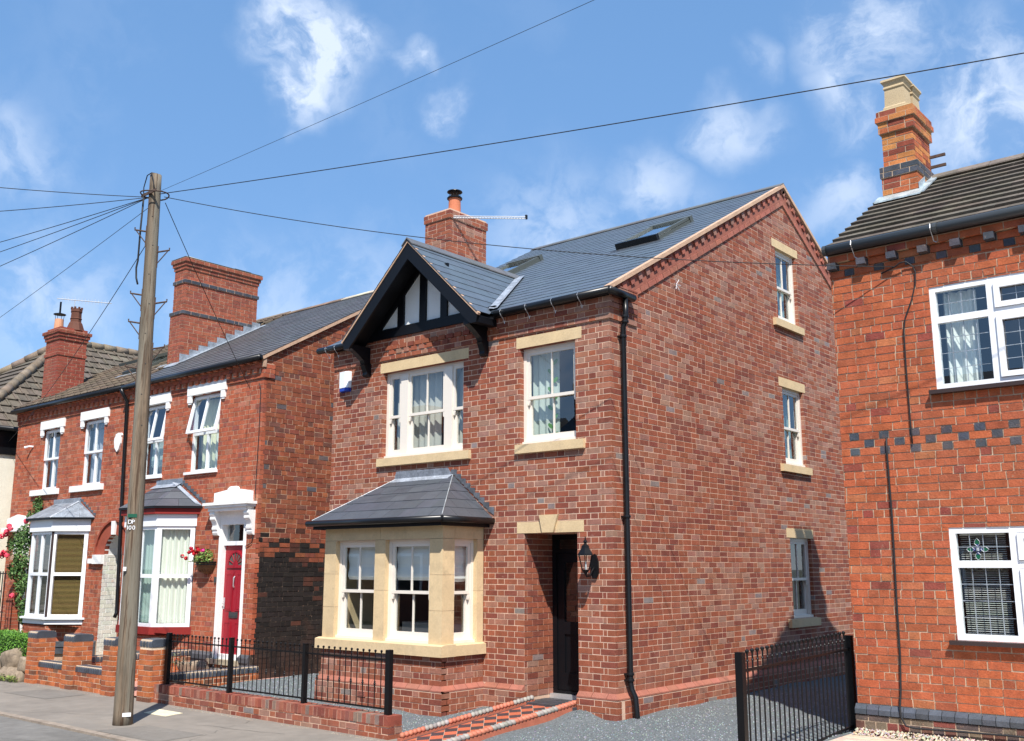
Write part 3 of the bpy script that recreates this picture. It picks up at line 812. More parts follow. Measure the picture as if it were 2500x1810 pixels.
for r_ in (rect(-1.355, -1.24, .20, 1.975), rect(-.74, -.625, .20, 1.975), rect(-1.24, -.74, .20, .42), rect(-1.24, -.74, 1.86, 1.975), rect(-1.24, -.74, .92, 1.08), rect(-1.02, -.96, 1.08, 1.86), rect(-1.02, -.96, .42, .92)): pd.slab(m, r_, -.065, -.02, back=True)
for r_ in (rect(-1.24, -1.02, .42, .92), rect(-.96, -.74, .42, .92)): pd.slab(m, r_, -.055, -.038, back=True)
DD = m.build('door', M['black_paint'], H)
for r_ in ((-1.24, -1.02), (-.96, -.74)): pane(pd, r_[0], r_[1], 1.08, 1.86, -.045, DD)
pane(pd, -1.355, -.625, 2.04, 2.17, -.04, DR)
m = MB(); m.tube([pd.at(-.69, 1.12, -.02), pd.at(-.69, 1.12, .03), pd.at(-.78, 1.12, .035)], .009, 8); m.build('door_handle', M['aluminium'], DD)
room(H, pd, -1.4, -.58, .4, 2.2, .1, 2.5, g=.0)

# ---- stone bay window
m = MB(); bayf.slab(m, rect(-4.545, -2.154, -.3, .66), -.1, -.004); bayf.slab(m, rect(-4.596, -2.099, -.3, .225), -.1, .051); bayr.slab(m, rect(-.79, 0, -.3, .66), -.1, -.004); bayr.slab(m, rect(-.84, 0, -.3, .225), -.1, .051)
m.box(-4.545, -4.40, -.79, 0, -.3, .66); m.build('mortar', M['mortar_main'], H)
BB = Pieces('bay_brick', 'bay_brickwork', M['brick_main'], H, limit=160)
brick_wall(BB, bayf, -4.545, -2.15, .30, .66, .075, .2255, 'flemish', pal_main, seed=33, depth=.008); brick_wall(BB, bayf, -4.6, -2.095, -.075, .225, .075, .2255, 'flemish', pal_main, seed=34, out=.055, depth=.008)
brick_wall(BB, bayr, -.792, 0, .30, .66, .075, .2255, 'flemish', pal_main, seed=35, depth=.05); brick_wall(BB, bayr, -.846, -.0, -.075, .225, .075, .2255, 'flemish', pal_main, seed=36, out=.055, depth=.05, phase=1)
BB.flush()
def block(x0, x1, y0, y1, z0, z1, name='stone_block', top=None):
    m = MB(); k = rng.uniform(.94, 1.05); m.box(x0, x1, y0, y1, z0, z1, (k, k, k)); m.build(name, M['stone'], H)
for a, b in ((-4.62, -3.305), (-3.30, -2.085)):
    m = MB(); m.prism([(a, -.868, .66), (a, -.868, .795), (a, -.80, .812), (a, -.60, .812), (a, -.60, .66)], (b - a, 0, 0)); m.build('sill', M['stone'], H)
m = MB(); m.prism([(-2.30, -.597, .662), (-2.086, -.597, .662), (-2.086, -.597, .795), (-2.15, -.597, .811), (-2.30, -.597, .811)], (0, .59, 0)); m.build('sill', M['stone'], H)
for (a, b) in ((-4.545, -4.30), (-2.39, -2.15)):
    for z0, z1 in ((.812, 1.235), (1.24, 1.695), (1.70, 2.165)): block(a, b, -.8, -.575, z0, z1)
for z0, z1 in ((.812, 1.48), (1.485, 2.165)): block(-3.465, -3.255, -.8, -.62, z0, z1); block(-2.36, -2.15, -.125, -.004, z0, z1)
for (a, b) in ((-4.545, -3.365), (-3.36, -2.15)): block(a, b, -.8, -.575, 2.17, 2.345, 'stone_header')
block(-2.36, -2.15, -.57, -.004, 2.17, 2.345, 'stone_header'); block(-4.545, -4.36, -.57, -.004, .81, 2.345)
m = MB()
for a_, b_ in ((-4.545, -4.30), (-2.39, -2.15), (-3.465, -3.255)): m.box(a_ + .003, b_ - .003, -.797, -.63, .81, 2.34)
m.box(-4.54, -2.153, -.797, -.60, 2.163, 2.34); m.box(-2.30, -2.153, -.12, -.01, .81, 2.34); m.box(-4.617, -2.09, -.864, -.7, .665, .79); m.build('stone_joint', M['mortar_right'], H)
sash_window(H, bayf, -4.30, -3.465, .812, 2.168, rec=.075, r=False); sash_window(H, bayf, -3.255, -2.39, .812, 2.168, rec=.075, r=False)
sash_window(H, bayr, -.575, -.125, .812, 2.168, rec=.075, bars=0, r=False)
m = MB(); F = [(-4.3, -.62), (-2.36, -.62), (-2.36, -.01), (-2.36, 2.6), (-4.6, 2.6), (-4.6, -.01)]
m.poly([(-4.8, 2.6, .2), (-2.0, 2.6, .2), (-2.0, 2.6, 2.5), (-4.8, 2.6, 2.5)]); m.poly([(-4.8, 0, .2), (-4.8, 2.6, .2), (-4.8, 2.6, 2.5), (-4.8, 0, 2.5)]); m.poly([(-2.0, 0, .2), (-2.0, 2.6, .2), (-2.0, 2.6, 2.5), (-2.0, 0, 2.5)])
m.poly([(-4.5, -.7, .35), (-2.2, -.7, .35), (-2.2, 2.6, .35), (-4.5, 2.6, .35)]); m.poly([(-4.5, -.7, 2.36), (-2.2, -.7, 2.36), (-2.2, 2.6, 2.36), (-4.5, 2.6, 2.36)])
m.poly([(-5.3, .1, .2), (-4.545, .1, .2), (-4.545, .1, 2.5), (-5.3, .1, 2.5)]); m.build('room', M['interior'], H)
blind('white folded blind behind the left light of the stone bay', bayf, -4.22, -3.52, 1.62, 2.14, -.185, (.88, .88, .85))
blind('white folded blind behind the wide middle light of the stone bay', bayf, -3.2, -2.45, 1.62, 2.14, -.185, (.88, .88, .85))
blind('white folded blind in the narrow side light of the stone bay', bayr, -.55, -.16, 1.60, 2.14, -.185, (.88, .87, .84))
t = thing('dining_table', (-3.4, .7, .25), 'table under a white cloth seen through the stone bay window', 'table')
m = MB(); m.box(-4.0, -2.8, .3, 1.2, .98, 1.0, (.7, .7, .68)); m.box(-4.02, -4.0, .28, 1.22, .72, 1.0, (.7, .7, .68)); m.box(-2.8, -2.78, .28, 1.22, .72, 1.0, (.7, .7, .68)); m.box(-4.0, -2.8, .28, .3, .72, 1.0, (.7, .7, .68)); m.build('tablecloth', M['curtain'], t)
for x in (-3.9, -2.9):
    for y in (.4, 1.1): m = MB(); m.box(x - .03, x + .03, y - .03, y + .03, .25, .98); m.build('leg', M['bark'], t)
# bay roof
bw = math.atan(.63 / .98); bs = math.atan(.63 / .75)
BS = Pieces('bay_slate', 'bay_slating', M['slate'], H)
pf = Plane((0, -.99, 2.45), X, (0, -math.sin(bw), math.cos(bw)), (0, math.cos(bw), math.sin(bw)))
TT = .63 / math.sin(bw); hr = .75 / TT; hl = .80 / TT
roof_plane(BS, pf, -4.64, -1.99, TT, .30, .235, pal_bay_slate, clips=[(1, hr, -1.99), (-1, .72 / TT, 4.64)], seed=5, th=.006)
pr2 = Plane((-1.99, 0, 2.45), Y, (math.sin(bs), 0, math.cos(bs)), (-math.cos(bs), 0, math.sin(bs))); T2 = .63 / math.sin(bs)
roof_plane(BS, pr2, -.99, 0, T2, .30, T2 / (TT / .235), pal_bay_slate, clips=[(-1, .98 / T2, .99)], seed=6, th=.006)
BS.flush()
m = MB(); hipA, hipB = V(-1.99, -.99, 2.465), V(-2.74, -.01, 3.095); m.tube([hipA, hipB], .007, 6, (1.5, 1.5, 1.45)); m.tube([V(-4.64, -.99, 2.462), V(-3.92, -.01, 3.092)], .006, 6, (1.2, 1.2, 1.2)); m.build('hip_strip', M['lead'], H)
m = MB(); m.poly([(-4.63, -.98, 2.44), (-1.995, -.98, 2.44), (-2.74, -.01, 3.075), (-3.92, -.01, 3.075)]); m.poly([(-1.995, -.98, 2.44), (-1.995, 0, 2.44), (-2.74, 0, 3.075)]); m.poly([(-4.63, -.98, 2.44), (-3.92, 0, 3.075), (-4.63, 0, 2.44)]); m.box(-4.62, -2.0, -.97, -.0, 2.38, 2.44); m.build('roof_deck', M['black_paint'], H)
m = MB(); m.box(-4.66, -2.045, -.945, -.915, 2.33, 2.445); m.box(-2.075, -2.045, -.915, -.0, 2.33, 2.445); m.box(-4.66, -4.63, -.915, 0, 2.33, 2.445); m.build('fascia', M['black_paint'], H)
gutter('gutter', [(-4.74, -.99, 2.415), (-1.985, -.99, 2.415)], .045, M['black_plastic'], H); gutter('gutter', [(-1.985, -.99, 2.415), (-1.985, .0, 2.415)], .045, M['black_plastic'], H)
# lead: apron along the top, stepped flashing down the right side
m = MB(); L1 = (.9, .9, .95)
m.poly([(-3.96, -.012, 3.06), (-2.72, -.012, 3.06), (-2.84, -.012, 3.20), (-3.92, -.012, 3.20)], L1); m.poly([(-3.99, -.075, 3.045), (-2.78, -.075, 3.045), (-2.74, -.008, 3.10), (-3.93, -.008, 3.10)], (1.5, 1.5, 1.55)); m.poly([(-3.99, -.075, 3.045), (-2.78, -.075, 3.045), (-2.70, -.10, 3.02), (-4.01, -.12, 3.01)], (1.5, 1.5, 1.55))
front.slab(m, rect(-3.92, -3.4, 3.10, 3.205), 0, .008, L1); front.slab(m, rect(-3.41, -2.84, 3.10, 3.20), 0, .010, (.8, .82, .88)); m.build('lead_apron', M['lead'], H)
def stepped(pl, a, b, z0, z1, n, parent, hgt=.085, sgn=1):
    """stepped flashing on plane pl, from foot (a,z0) up to (b,z1)"""
    for i in range(n):
        f0, f1 = i / n, (i + 1) / n; m = MB()
        x0, x1 = a + (b - a) * f0, a + (b - a) * f1; q0, q1 = z0 + (z1 - z0) * f0, z0 + (z1 - z0) * f1
        p = [(x0, q0 - .01), (x0, q1 + hgt), (x1, q1 + hgt), (x1, q1 - .01)]
        if x1 > x0: p = [(x0, q0 - .01), (x1, q1 - .01), (x1, q1 + hgt), (x0, q1 + hgt)]
        else: p = [(x0, q0 - .01), (x0, q0 + hgt), (x1 , q1 + hgt * .9), (x1, q1 - .01)]; p = [(x0 + .02, q0 + .0), (x0 + .02, q0 + hgt * .9), (x1, q0 + hgt * .95), (x1, q1 - .01)]
        k = rng.uniform(.38, .62); pl.slab(m, p, 0, .009 + .001 * (i % 2), (k, k, k * 1.05)); m.build('flashing_step', M['lead'], parent)
stepped(front, -1.98, -2.78, 2.50, 3.13, 9, H, .115)

# ---- gable over the bedroom window
GA = (-3.31, 6.60); gp = .935; ga = math.atan(gp); gyf = -.45
half = 1.42
GS = Pieces('gable_slate', 'gable_slating', M['slate'], H)
VT = 2.156
def gable_planes():
    c, s_ = math.cos(ga), math.sin(ga); Lg = half / c
    for sg in (1, -1):
        ex = GA[0] + sg * half; ez = GA[1] - gp * half
        if sg == 1: pl = Plane((ex, 0, ez), Y, (s_, 0, c), (-c, 0, s_)); cl = [(1, -(VT - (-.35)) / Lg, -.20)]; r_ = (gyf - .02, VT + .1)
        else: pl = Plane((ex, 0, ez), -Y, (-s_, 0, c), (c, 0, s_)); cl = [(-1, -(VT + .35) / Lg, .20 * -1 + .0)]; r_ = (-(VT + .1), -gyf + .02)
        yield sg, pl, cl, r_, Lg
for sg, pl, cl, r_, Lg in gable_planes():
    roof_plane(GS, pl, r_[0], r_[1], Lg, .60, .215, pal_slate, clips=cl, seed=8 + sg, th=.007)
GS.flush()
MS = Pieces('slate', 'slating', M['slate'], H)
ma = math.atan(SL)
mp = Plane((0, EY - .03, EZ - .017), X, (0, -math.sin(ma), math.cos(ma)), (0, math.cos(ma), math.sin(ma)))
TR = (RY - EY + .03) / math.cos(ma); tv = (VT + .15) / math.cos(ma)
sky_holes = [rect(-1.58, -.82, 3.10, 4.30), rect(-4.70, -3.92, 3.06, 4.16)]
vh = [(GA[0] - 1.40, -.1), (GA[0] + 1.40, -.1), (GA[0] + 1.36, .02), (GA[0], tv), (GA[0] - 1.36, .02)]
roof_plane(MS, mp, -5.56, .030, TR, .30, .225, pal_slate, holes=[vh] + sky_holes, seed=10, th=.006)
MS.flush()
m = MB(); q = [(XL - .08, EY, EZ - .035), (GA[0] - 1.36, EY, EZ - .035), (GA[0] - 1.36, .02, EZ + .04)]
deck = [(XL - .08, EY, EZ - .03), (.06, EY, EZ - .03), (.06, RY, RZ - .03), (XL - .08, RY, RZ - .03)]
m2 = MB()
for p in subtract(rect(XL - .08, .06, 0, TR), [(GA[0] - 1.36, -.1), (GA[0] + 1.36, -.1), (GA[0] + 1.33, .02), (GA[0], tv), (GA[0] - 1.33, .02)]): m2.poly([mp.at(a, b, -.02) for a, b in p])
m2.poly([(XL - .08, RY, RZ - .01), (.06, RY, RZ - .01), (.06, DEP + .12, EZ - .02), (XL - .08, DEP + .12, EZ - .02)])
m2.build('roof_deck', M['old_slate'], H)
ridge_tiles((XL - .10, RY, RZ + .005), (.07, RY, RZ + .005), .45, M['slate'], H, lambda a, b, c: vary((.13, .125, .12), rng, .1), w=.14, slope=SL)
ridge_tiles((GA[0], gyf - .03, GA[1] + .012), (GA[0], VT, GA[1] + .012), .45, M['slate'], H, lambda a, b, c: vary((.125, .125, .125), rng, .1), w=.11, slope=gp)
# valleys (lead)
for sg in (1, -1):
    a0 = V(GA[0] + sg * 1.36, EY - .02, EZ + .03); a1 = V(GA[0], VT, GA[1] + .03)
    m = MB(); w0 = V(sg * .16, 0, .0); n = 8; vs = []
    for i in range(n + 1):
        p = a0.lerp(a1, i / n); vs += [p + V(-sg * .03, -.02, .012), p + V(sg * .05, 0, .0), p + V(sg * .12, .05 * 0, .006 + .003 * (i % 2))]
    fs = [];
    for i in range(n):
        for j in range(2): b = i * 3 + j; fs.append((b, b + 1, b + 4, b + 3))
    m.arrays(vs, fs, [(1.25, 1.27, 1.32)] * len(vs)); m.build('valley_lead', M['lead'], H)
# bargeboards, soffit, tie beam, studs, panels
for sg in (1, -1):
    m = MB(); x0, z0 = GA[0] + sg * half, GA[1] - gp * half
    pts = [(GA[0], gyf, GA[1] - .02), (x0 + sg * .0, gyf, z0 - .02), (x0 - sg * .03, gyf, z0 - .15), (x0 - sg * .14, gyf, z0 - .15), (GA[0], gyf, GA[1] - .285)]
    m.prism(pts, (0, .035, 0)); m.build('bargeboard', M['black_paint'], H)
    m = MB(); m.prism([(GA[0], gyf + .035, GA[1] - .06), (x0, gyf + .035, z0 - .06), (x0, gyf + .035, z0 - .075), (GA[0], gyf + .035, GA[1] - .075)], (0, .43, 0)); m.build('soffit', M['black_paint'], H)
    m = MB(); m.prism([(GA[0], gyf - .012, GA[1] + .005), (x0 + sg * .03, gyf - .012, z0 - .025), (x0 + sg * .01, gyf - .012, z0 - .052), (GA[0], gyf - .012, GA[1] - .030)], (0, .05, 0)); m.build('verge', M['verge'], H)
    m = MB(); xa, xb = (x0 - .0, x0 - sg * .12); m.box(min(xa, xb), max(xa, xb), gyf + .035, 0, z0 - .15, z0 - .06); m.build('soffit', M['black_paint'], H)
m = MB(); m.prism([(GA[0] - 1.30, .0, 5.28), (GA[0] + 1.30, .0, 5.28), (GA[0], .0, GA[1] - .05)], (0, .06, 0)); m.build('panel', M['render_panel'], H)
m = MB(); m.box(-4.72, -1.92, -.045, .01, 5.292, 5.442); m.build('tie_beam', M['black_paint'], H)
for a, b in ((-3.945, -3.81), (-3.465, -3.33), (-3.02, -2.885)):
    m = MB(); h = GA[1] - .08 - gp * max(abs(a - GA[0]), abs(b - GA[0])) ; m.box(a, b, -.035, .005, 5.44, GA[1] - .06 - gp * min(abs(a - GA[0]), abs(b - GA[0])) * 1.0); m.build('stud', M['black_paint'], H)
for sg in (1, -1):     # inner rafters against the panel
    m = MB(); m.prism([(GA[0], -.03, GA[1] - .07), (GA[0] + sg * 1.32, -.03, GA[1] - .07 - gp * 1.32), (GA[0] + sg * 1.20, -.03, GA[1] - .20 - gp * 1.20), (GA[0], -.03, GA[1] - .20)], (0, .03, 0)); m.build('rafter', M['black_paint'], H)
for bx in (-4.61, -2.13):
    pts = [(bx - .05, 0, 5.20), (bx - .05, -.42, 5.20), (bx - .05, -.42, 5.13), (bx - .05, -.36, 5.11), (bx - .05, -.26, 5.05), (bx - .05, -.16, 4.98), (bx - .05, -.13, 4.93), (bx - .05, -.155, 4.915), (bx - .05, -.13, 4.90), (bx - .05, -.085, 4.80), (bx - .05, -.09, 4.76), (bx - .05, -.065, 4.735), (bx - .05, 0, 4.735)]
    m = MB(); m.prism(pts, (.10, 0, 0)); m.build('bracket', M['black_paint'], H)
# gutters, downpipe
gy, gz_ = -.130, 5.285
gutter('gutter', [(GA[0] + 1.46, gy, gz_ - .003), (.105, gy, gz_)], .052, M['black_plastic'], H); gutter('gutter', [(.105, gy - .03, gz_), (.105, .42, gz_ - .004)], .052, M['black_plastic'], H); gutter('gutter', [(-5.72, gy, gz_), (GA[0] - 1.40, gy, gz_)], .052, M['black_plastic'], H)
m = MB(); m.box(-1.93, .04, -.085, -.048, 5.24, 5.31); m.build('fascia', M['black_paint'], H); m = MB(); m.box(-5.55, -4.70, -.085, -.03, 5.24, 5.31); m.build('fascia', M['black_paint'], H)
m = MB(); px, py = .105, .225
m.tube([(px, py, 5.25), (px, py, 5.02), (px - .01, py, 4.93), (px - .045, py, 4.86), (px - .045, py, 4.0), (px - .045, py, .42), (px - .03, py, .34), (px + .02, py, .25), (px + .04, py, .03), (px + .045, py, -.05)], .036, 14); m.build('downpipe', M['black_plastic'], H, smooth=True)
for z in (5.0, 4.93, 4.74, 2.42, .52, .45):
    m = MB(); m.lathe((px - (.045 if z < 4.9 else .01), py, z), [(.037, -.02), (.047, -.015), (.049, 0), (.047, .015), (.037, .02)], 14)
    if z < 4.9: m.box(px - .115, px - .04, py - .05, py + .05, z - .01, z + .01)
    m.build('pipe_collar', M['black_plastic'], H)
for x in (-5.50, -5.27, -1.72, -1.27, -.82, -.38):
    m = MB(); m.tube([(x, gy - .03, gz_ + .040), (x, gy - .052, gz_ + .01), (x + .01, gy - .040, gz_ - .04), (x + .015, gy + .0, gz_ - .08), (x + .015, gy + .04, gz_ - .13)], .0035, 6); m.tube([(x - .015, gy + .04, gz_ - .115), (x + .04, gy + .04, gz_ - .122)], .0045, 5); m.tube([(x + .015, gy + .04, gz_ - .12), (x + .015, gy + .04, gz_ - .155)], .0045, 5); m.build('gutter_hook', M['aluminium'], H)
# chimney
def chimney(house, x0, x1, y0, y1, z0, z1, pal, bmat, mmat, course, L, caps, seed=1, name='chimney'):
    m = MB(); m.box(x0 + .004, x1 - .004, y0 + .004, y1 - .004, z0, z1 - .01); C_ = m.build(name, M[mmat], house)
    P = Pieces('brick', 'brickwork', M[bmat], C_, limit=70)
    f = Plane((0, y0, 0), X, -Y); s = Plane((x1, 0, 0), Y, X)
    levels = sorted(set([z1] + [c[0] for c in caps]))
    t = z0; k = 0
    while t < z1 - .02:
        o = 0
        pal_ = pal
        for (a, b, e, pp) in caps:
            if a - .005 <= t < b - .005: o = e; pal_ = pp or pal
        brick_wall(P, f, x0 - o, x1 + o, t, t + course, course, L, 'stretcher', pal_, out=o, seed=seed + k, phase=k, depth=.05 + o); brick_wall(P, s, y0 - o + .05 + o, y1 + o, t, t + course, course, L, 'stretcher', pal_, out=o, seed=seed + 77 + k, phase=k, depth=.05 + o)
        if o > 0:
            m = MB(); m.box(x0 - o + .003, x1 + o - .003, y0 - o + .003, y1 + o - .003, t - .004, t + course - .006); m.build('corbel_course', M[mmat], C_)
        t += course; k += 1
    P.flush(); return C_
CH = chimney(H, -5.50, -4.87, 2.06, 3.05, 6.23, 8.18, pal_main, 'brick_main', 'mortar_main', .075, .2255, [(8.03, 8.19, .022, None)], seed=50)
m = MB(); m.prism([(-5.50, 2.06, 8.175), (-4.87, 2.06, 8.175), (-4.87, 3.05, 8.175), (-5.50, 3.05, 8.175)], (0, 0, .03)); m.build('flaunching', M['mortar_main'], H)
PT = thing('chimney_pot', (-5.10, 2.42, 8.20), 'orange clay chimney pot with black wire cowl on the new house', 'chimney pot')
m = MB(); m.lathe((-5.10, 2.42, 8.20), [(.125, 0), (.118, .05), (.112, .30), (.115, .33), (.10, .33)], 20, (1, 1, 1)); m.build('pot', M['terracotta'], PT, smooth=False)
m = MB(); m.lathe((-5.10, 2.42, 8.53), [(.142, 0), (.145, .02), (.12, .045), (.05, .05)], 20); m.build('cowl_base', M['black_iron'], PT)
m = MB()
for k in range(12): a = k * math.pi / 6; m.tube([(-5.10 + .105 * math.cos(a), 2.42 + .105 * math.sin(a), 8.57), (-5.10 + .105 * math.cos(a), 2.42 + .105 * math.sin(a), 8.66)], .004, 4)
m.build('cowl_mesh', M['black_iron'], PT)
m = MB(); m.lathe((-5.10, 2.42, 8.655), [(.10, 0), (.145, .01), (.14, .025), (.08, .05), (.01, .058)], 20); m.build('cowl_top', M['black_iron'], PT)
AE = thing('tv_aerial', (-4.80, 2.9, 8.02), 'silver rod aerial reaching sideways from the new chimney', 'aerial')
a0, a1 = V(-4.86, 2.13, 8.03), V(-3.86, 3.02, 8.03)
m = MB(); m.tube([a0, a1], .011, 6); m.tube([a0 + V(0, 0, .035), a1 + V(0, 0, .035)], .008, 6); m.build('boom', M['aluminium'], AE)
m = MB()
for i in range(26): p = a0.lerp(a1, (i + .5) / 26); m.tube([p + V(0, -.035, .0), p + V(0, .035, .035)], .003, 4)
m.build('element', M['aluminium'], AE, kind='stuff'); m = MB(); m.box(a1.x - .02, a1.x + .01, a1.y - .02, a1.y + .02, 8.02, 8.10); m.build('end_cap', M['black_plastic'], AE)
# roof windows
for (s0, s1, t0, t1, op) in ((-1.58, -.82, 3.10, 4.30, .10), (-4.70, -3.92, 3.06, 4.16, .06)):
    m = MB(); ring(m, mp, s0, s1, t0, t1, .05, -.05, .05); 
    rw = m.build('roof_window', M['skyframe'], H)
    m = MB(); ring(m, mp, s0 + .01, s1 - .01, t0 + .01, t1 - .01, .055, .04 + op * .2, .075 + op * .3); m.build('sash', M['skyframe'], rw)
    m = MB(); mp.slab(m, rect(s0 - .01, s1 + .01, t0 - .05, t0 + .03), -.01, .085 + op * .3, back=True); m.build('bottom_hood', M['black_plastic'], rw)
    m = MB(); mp.slab(m, rect(s0 - .01, s1 + .01, t1 - .03, t1 + .07), .0, .11, back=True); m.build('top_hood', M['skyframe'], rw)
    m = MB(); m.poly([mp.at(a, b, .05 + op * .25) for a, b in rect(s0 + .06, s1 - .06, t0 + .06, t1 - .06)]); m.build('pane', M['glass_roof'], rw)
    m = MB(); m.poly([mp.at(a, b, -.25) for a, b in rect(s0, s1, t0, t1)]); m.build('room', M['interior'], rw)
    m = MB(); mp.slab(m, rect(s0 - .10, s1 + .10, t0 - .10, t0 - .03), .002, .014, (.45, .45, .47)); m.build('lead_skirt', M['lead'], rw)
# alarm box
A = thing('alarm_box', (-5.14, -.02, 4.56), 'white burglar alarm box with blue base high on the new brick wall', 'alarm box')
m = MB(); m.prism([(-5.255, -.0, 4.62), (-5.02, -.0, 4.62), (-5.03, -.055, 4.62), (-5.10, -.075, 4.62), (-5.245, -.06, 4.62)], (0, 0, .265)); m.build('cover', M['alarm_white'], A)
m = MB(); m.prism([(-5.25, -.0, 4.555), (-5.025, -.0, 4.555), (-5.03, -.05, 4.57), (-5.10, -.07, 4.565), (-5.24, -.055, 4.57)], (0, 0, .052)); m.build('strobe', M['alarm_blue'], A)
# wall lantern
LN = thing('wall_lantern', (-.28, -.1, 1.69), 'black carriage lantern on the brick pier right of the door', 'lantern'); c = (-.27, -.215, 0)
m = MB(); m.lathe((c[0], c[1], 1.94), [(.105, 0), (.10, .018), (.062, .075), (.055, .09), (.05, .115), (.024, .135), (.016, .15), (.03, .16), (.022, .18), (.010, .19), (.007, .225), (.001, .23)], 6); m.build('cap', M['black_iron'], LN)
m = MB(); m.lathe((c[0], c[1], 1.755), [(.045, 0), (.05, .012), (.02, -.0)], 6)
m.lathe((c[0], c[1], 1.725), [(.008, -.03), (.022, .0), (.045, .03)], 6); m.build('base', M['black_iron'], LN)
m = MB()
for k in range(6):
    a = k * math.pi / 3; m.tube([(c[0] + .048 * math.cos(a), c[1] + .048 * math.sin(a), 1.76), (c[0] + .094 * math.cos(a), c[1] + .094 * math.sin(a), 1.945)], .005, 5)
m.build('cage', M['black_iron'], LN)
m = MB()
for k in range(6):
    a, b = k * math.pi / 3, (k + 1) * math.pi / 3; m.poly([(c[0] + .046 * math.cos(a), c[1] + .046 * math.sin(a), 1.765), (c[0] + .046 * math.cos(b), c[1] + .046 * math.sin(b), 1.765), (c[0] + .091 * math.cos(b), c[1] + .091 * math.sin(b), 1.94), (c[0] + .091 * math.cos(a), c[1] + .091 * math.sin(a), 1.94)])
m.build('glass', M['lamp_glass'], LN); m = MB(); m.tube([(c[0], c[1], 1.76), (c[0], c[1], 1.86)], .012, 8); m.build('candle_bulb', M['upvc'], LN)
m = MB(); m.tube([(c[0], c[1], 1.71), (c[0] - .0, c[1] + .02, 1.685), (c[0] - .005, c[1] + .09, 1.69), (c[0] - .005, c[1] + .15, 1.76), (c[0] - .005, c[1] + .20, 1.80)], .011, 8); m.build('arm', M['black_iron'], LN, smooth=True)
m = MB(); m.prism([(-.33, -.0, 1.72), (-.30, -.0, 1.66), (-.25, 0, 1.66), (-.22, 0, 1.72), (-.22, 0, 1.86), (-.25, 0, 1.94), (-.275, 0, 1.96), (-.30, 0, 1.94), (-.33, 0, 1.86)], (0, -.03, 0)); m.build('back_plate', M['black_iron'], LN)
# string knot on the side wall, air brick
m = MB(); m.box(-3.68, -3.52, -.864, -.85, .07, .14, (.30, .10, .07)); AB = m.build('air_brick', M['plinth'], H)
m = MB()
for i in range(5):
    for j in range(3): m.box(-3.665 + i * .028, -3.650 + i * .028, -.866, -.862, .082 + j * .02, .09 + j * .02)
m.build('vent_hole', M['text'], AB, kind='stuff')
m = MB(); kp = side.at(1.69, 6.12 - .35, .01)
for k in range(6): a = k * 1.05; m.tube([kp, kp + V(.02, .09 * math.cos(a), .09 * math.sin(a))], .004, 4)
tag(m.build('string_knot', M['upvc']), 'knot of white string tied on the gable wall of the new house', 'string')

# ------------------------------------------------------------------ the pair of old brick houses on the left
LY = .40
def W(poly, pl): return poly
lf = Plane((0, LY, 0), X, -Y)
LXR, LXM, LXL = -7.93, -12.72, -17.93
LEY, LEZ, LSL = LY - .11, 5.585, .576; LRY = 4.5; LRZ = LEZ + LSL * (LRY - LEY); LD = 8.8
HA = thing('terraced_house', (-10.3, 4.5, 0), 'old orange brick end house with red front door and slate roof', 'house')
HB = thing('terraced_house', (-15.3, 4.5, 0), 'old orange brick house with tan blinds in its bay and tiled roof', 'house')
wA = [rect(-10.30, -9.27, 3.60, 5.11), rect(-12.10, -11.20, 3.60, 5.08)]
dA = rect(-9.06, -8.22, .18, 2.62)
bayA = rect(-11.95, -9.85, .0, 2.86); bayB = rect(-16.1, -13.97, .0, 2.86)
wB = [rect(-14.62, -13.66, 3.57, 5.02), rect(-16.56, -15.68, 3.57, 4.98)]
arch = [(-13.24, .0), (-12.50, .0), (-12.50, 2.05)] + [(-12.87 + .37 * math.cos(a), 2.05 + .42 * math.sin(a)) for a in [math.pi * k / 12 for k in range(1, 12)]] + [(-13.24, 2.05)]
archbig = [(-13.62, 2.05), (-12.12, 2.05)] + [(-12.87 + .75 * math.cos(a), 2.05 + .73 * math.sin(a)) for a in [math.pi * k / 12 for k in range(1, 12)]]
archbig = [(-12.87 + .74 * math.cos(a), 2.05 + .73 * math.sin(a)) for a in [math.pi * k / 12 for k in range(0, 13)]]
for (Hs, a, b, hol, sd) in ((HA, -12.5, LXR, wA + [dA, bayA], 61), (HB, LXL, -12.5, wB + [bayB, arch, archbig], 62)):
    P = Pieces('brick', 'brickwork', M['brick_old'], Hs)
    brick_wall(P, lf, a, b, .30, 5.20, .087, .228, 'flemish', pal_left, holes=hol, seed=sd, jit=.002, proud=.002, joint=.0105)
    brick_wall(P, lf, a, b, 5.205, 5.30, .087, .228, 'flemish', pal_left, seed=sd + 5, out=.03, joint=.009)
    brick_wall(P, lf, a, b, 5.385, 5.56, .087, .228, 'flemish', pal_left, seed=sd + 6, out=.06, joint=.009)
    m = MB(); x = a + .05
    while x < b - .05:
        lf.slab(m, rect(x, x + .10, 5.30, 5.378), 0, .075, vary((.42, .12, .06), rng, .12)); lf.slab(m, rect(x + .05, x + .15, 5.475, 5.55), 0, .13, vary((.46, .15, .08), rng, .12)); x += .215
    m.build('dentil_course', M['brick_old'], Hs, kind='stuff')
    if Hs is HA:
        ls = Plane((LXR, 0, 0), Y, X)
        brick_wall(P, ls, LY + .06, LD, -.2, LRZ, .087, .228, 'garden', pal_left_side, clips=[(-LSL, 1, LEZ - LSL * LEY - .10), (LSL, 1, LRZ + LSL * LRY - .10)], seed=66, jit=.003, proud=.003)
        brick_wall(P, ls, LY - .03, LY + .22, 5.205, 5.47, .087, .228, 'garden', pal_left, seed=67, out=.03)
    P.flush()
wall_body(M['mortar_old'], lf, rect(-12.5, LXR, -.3, 5.6), wA + [dA], HA, extra=[bayA])
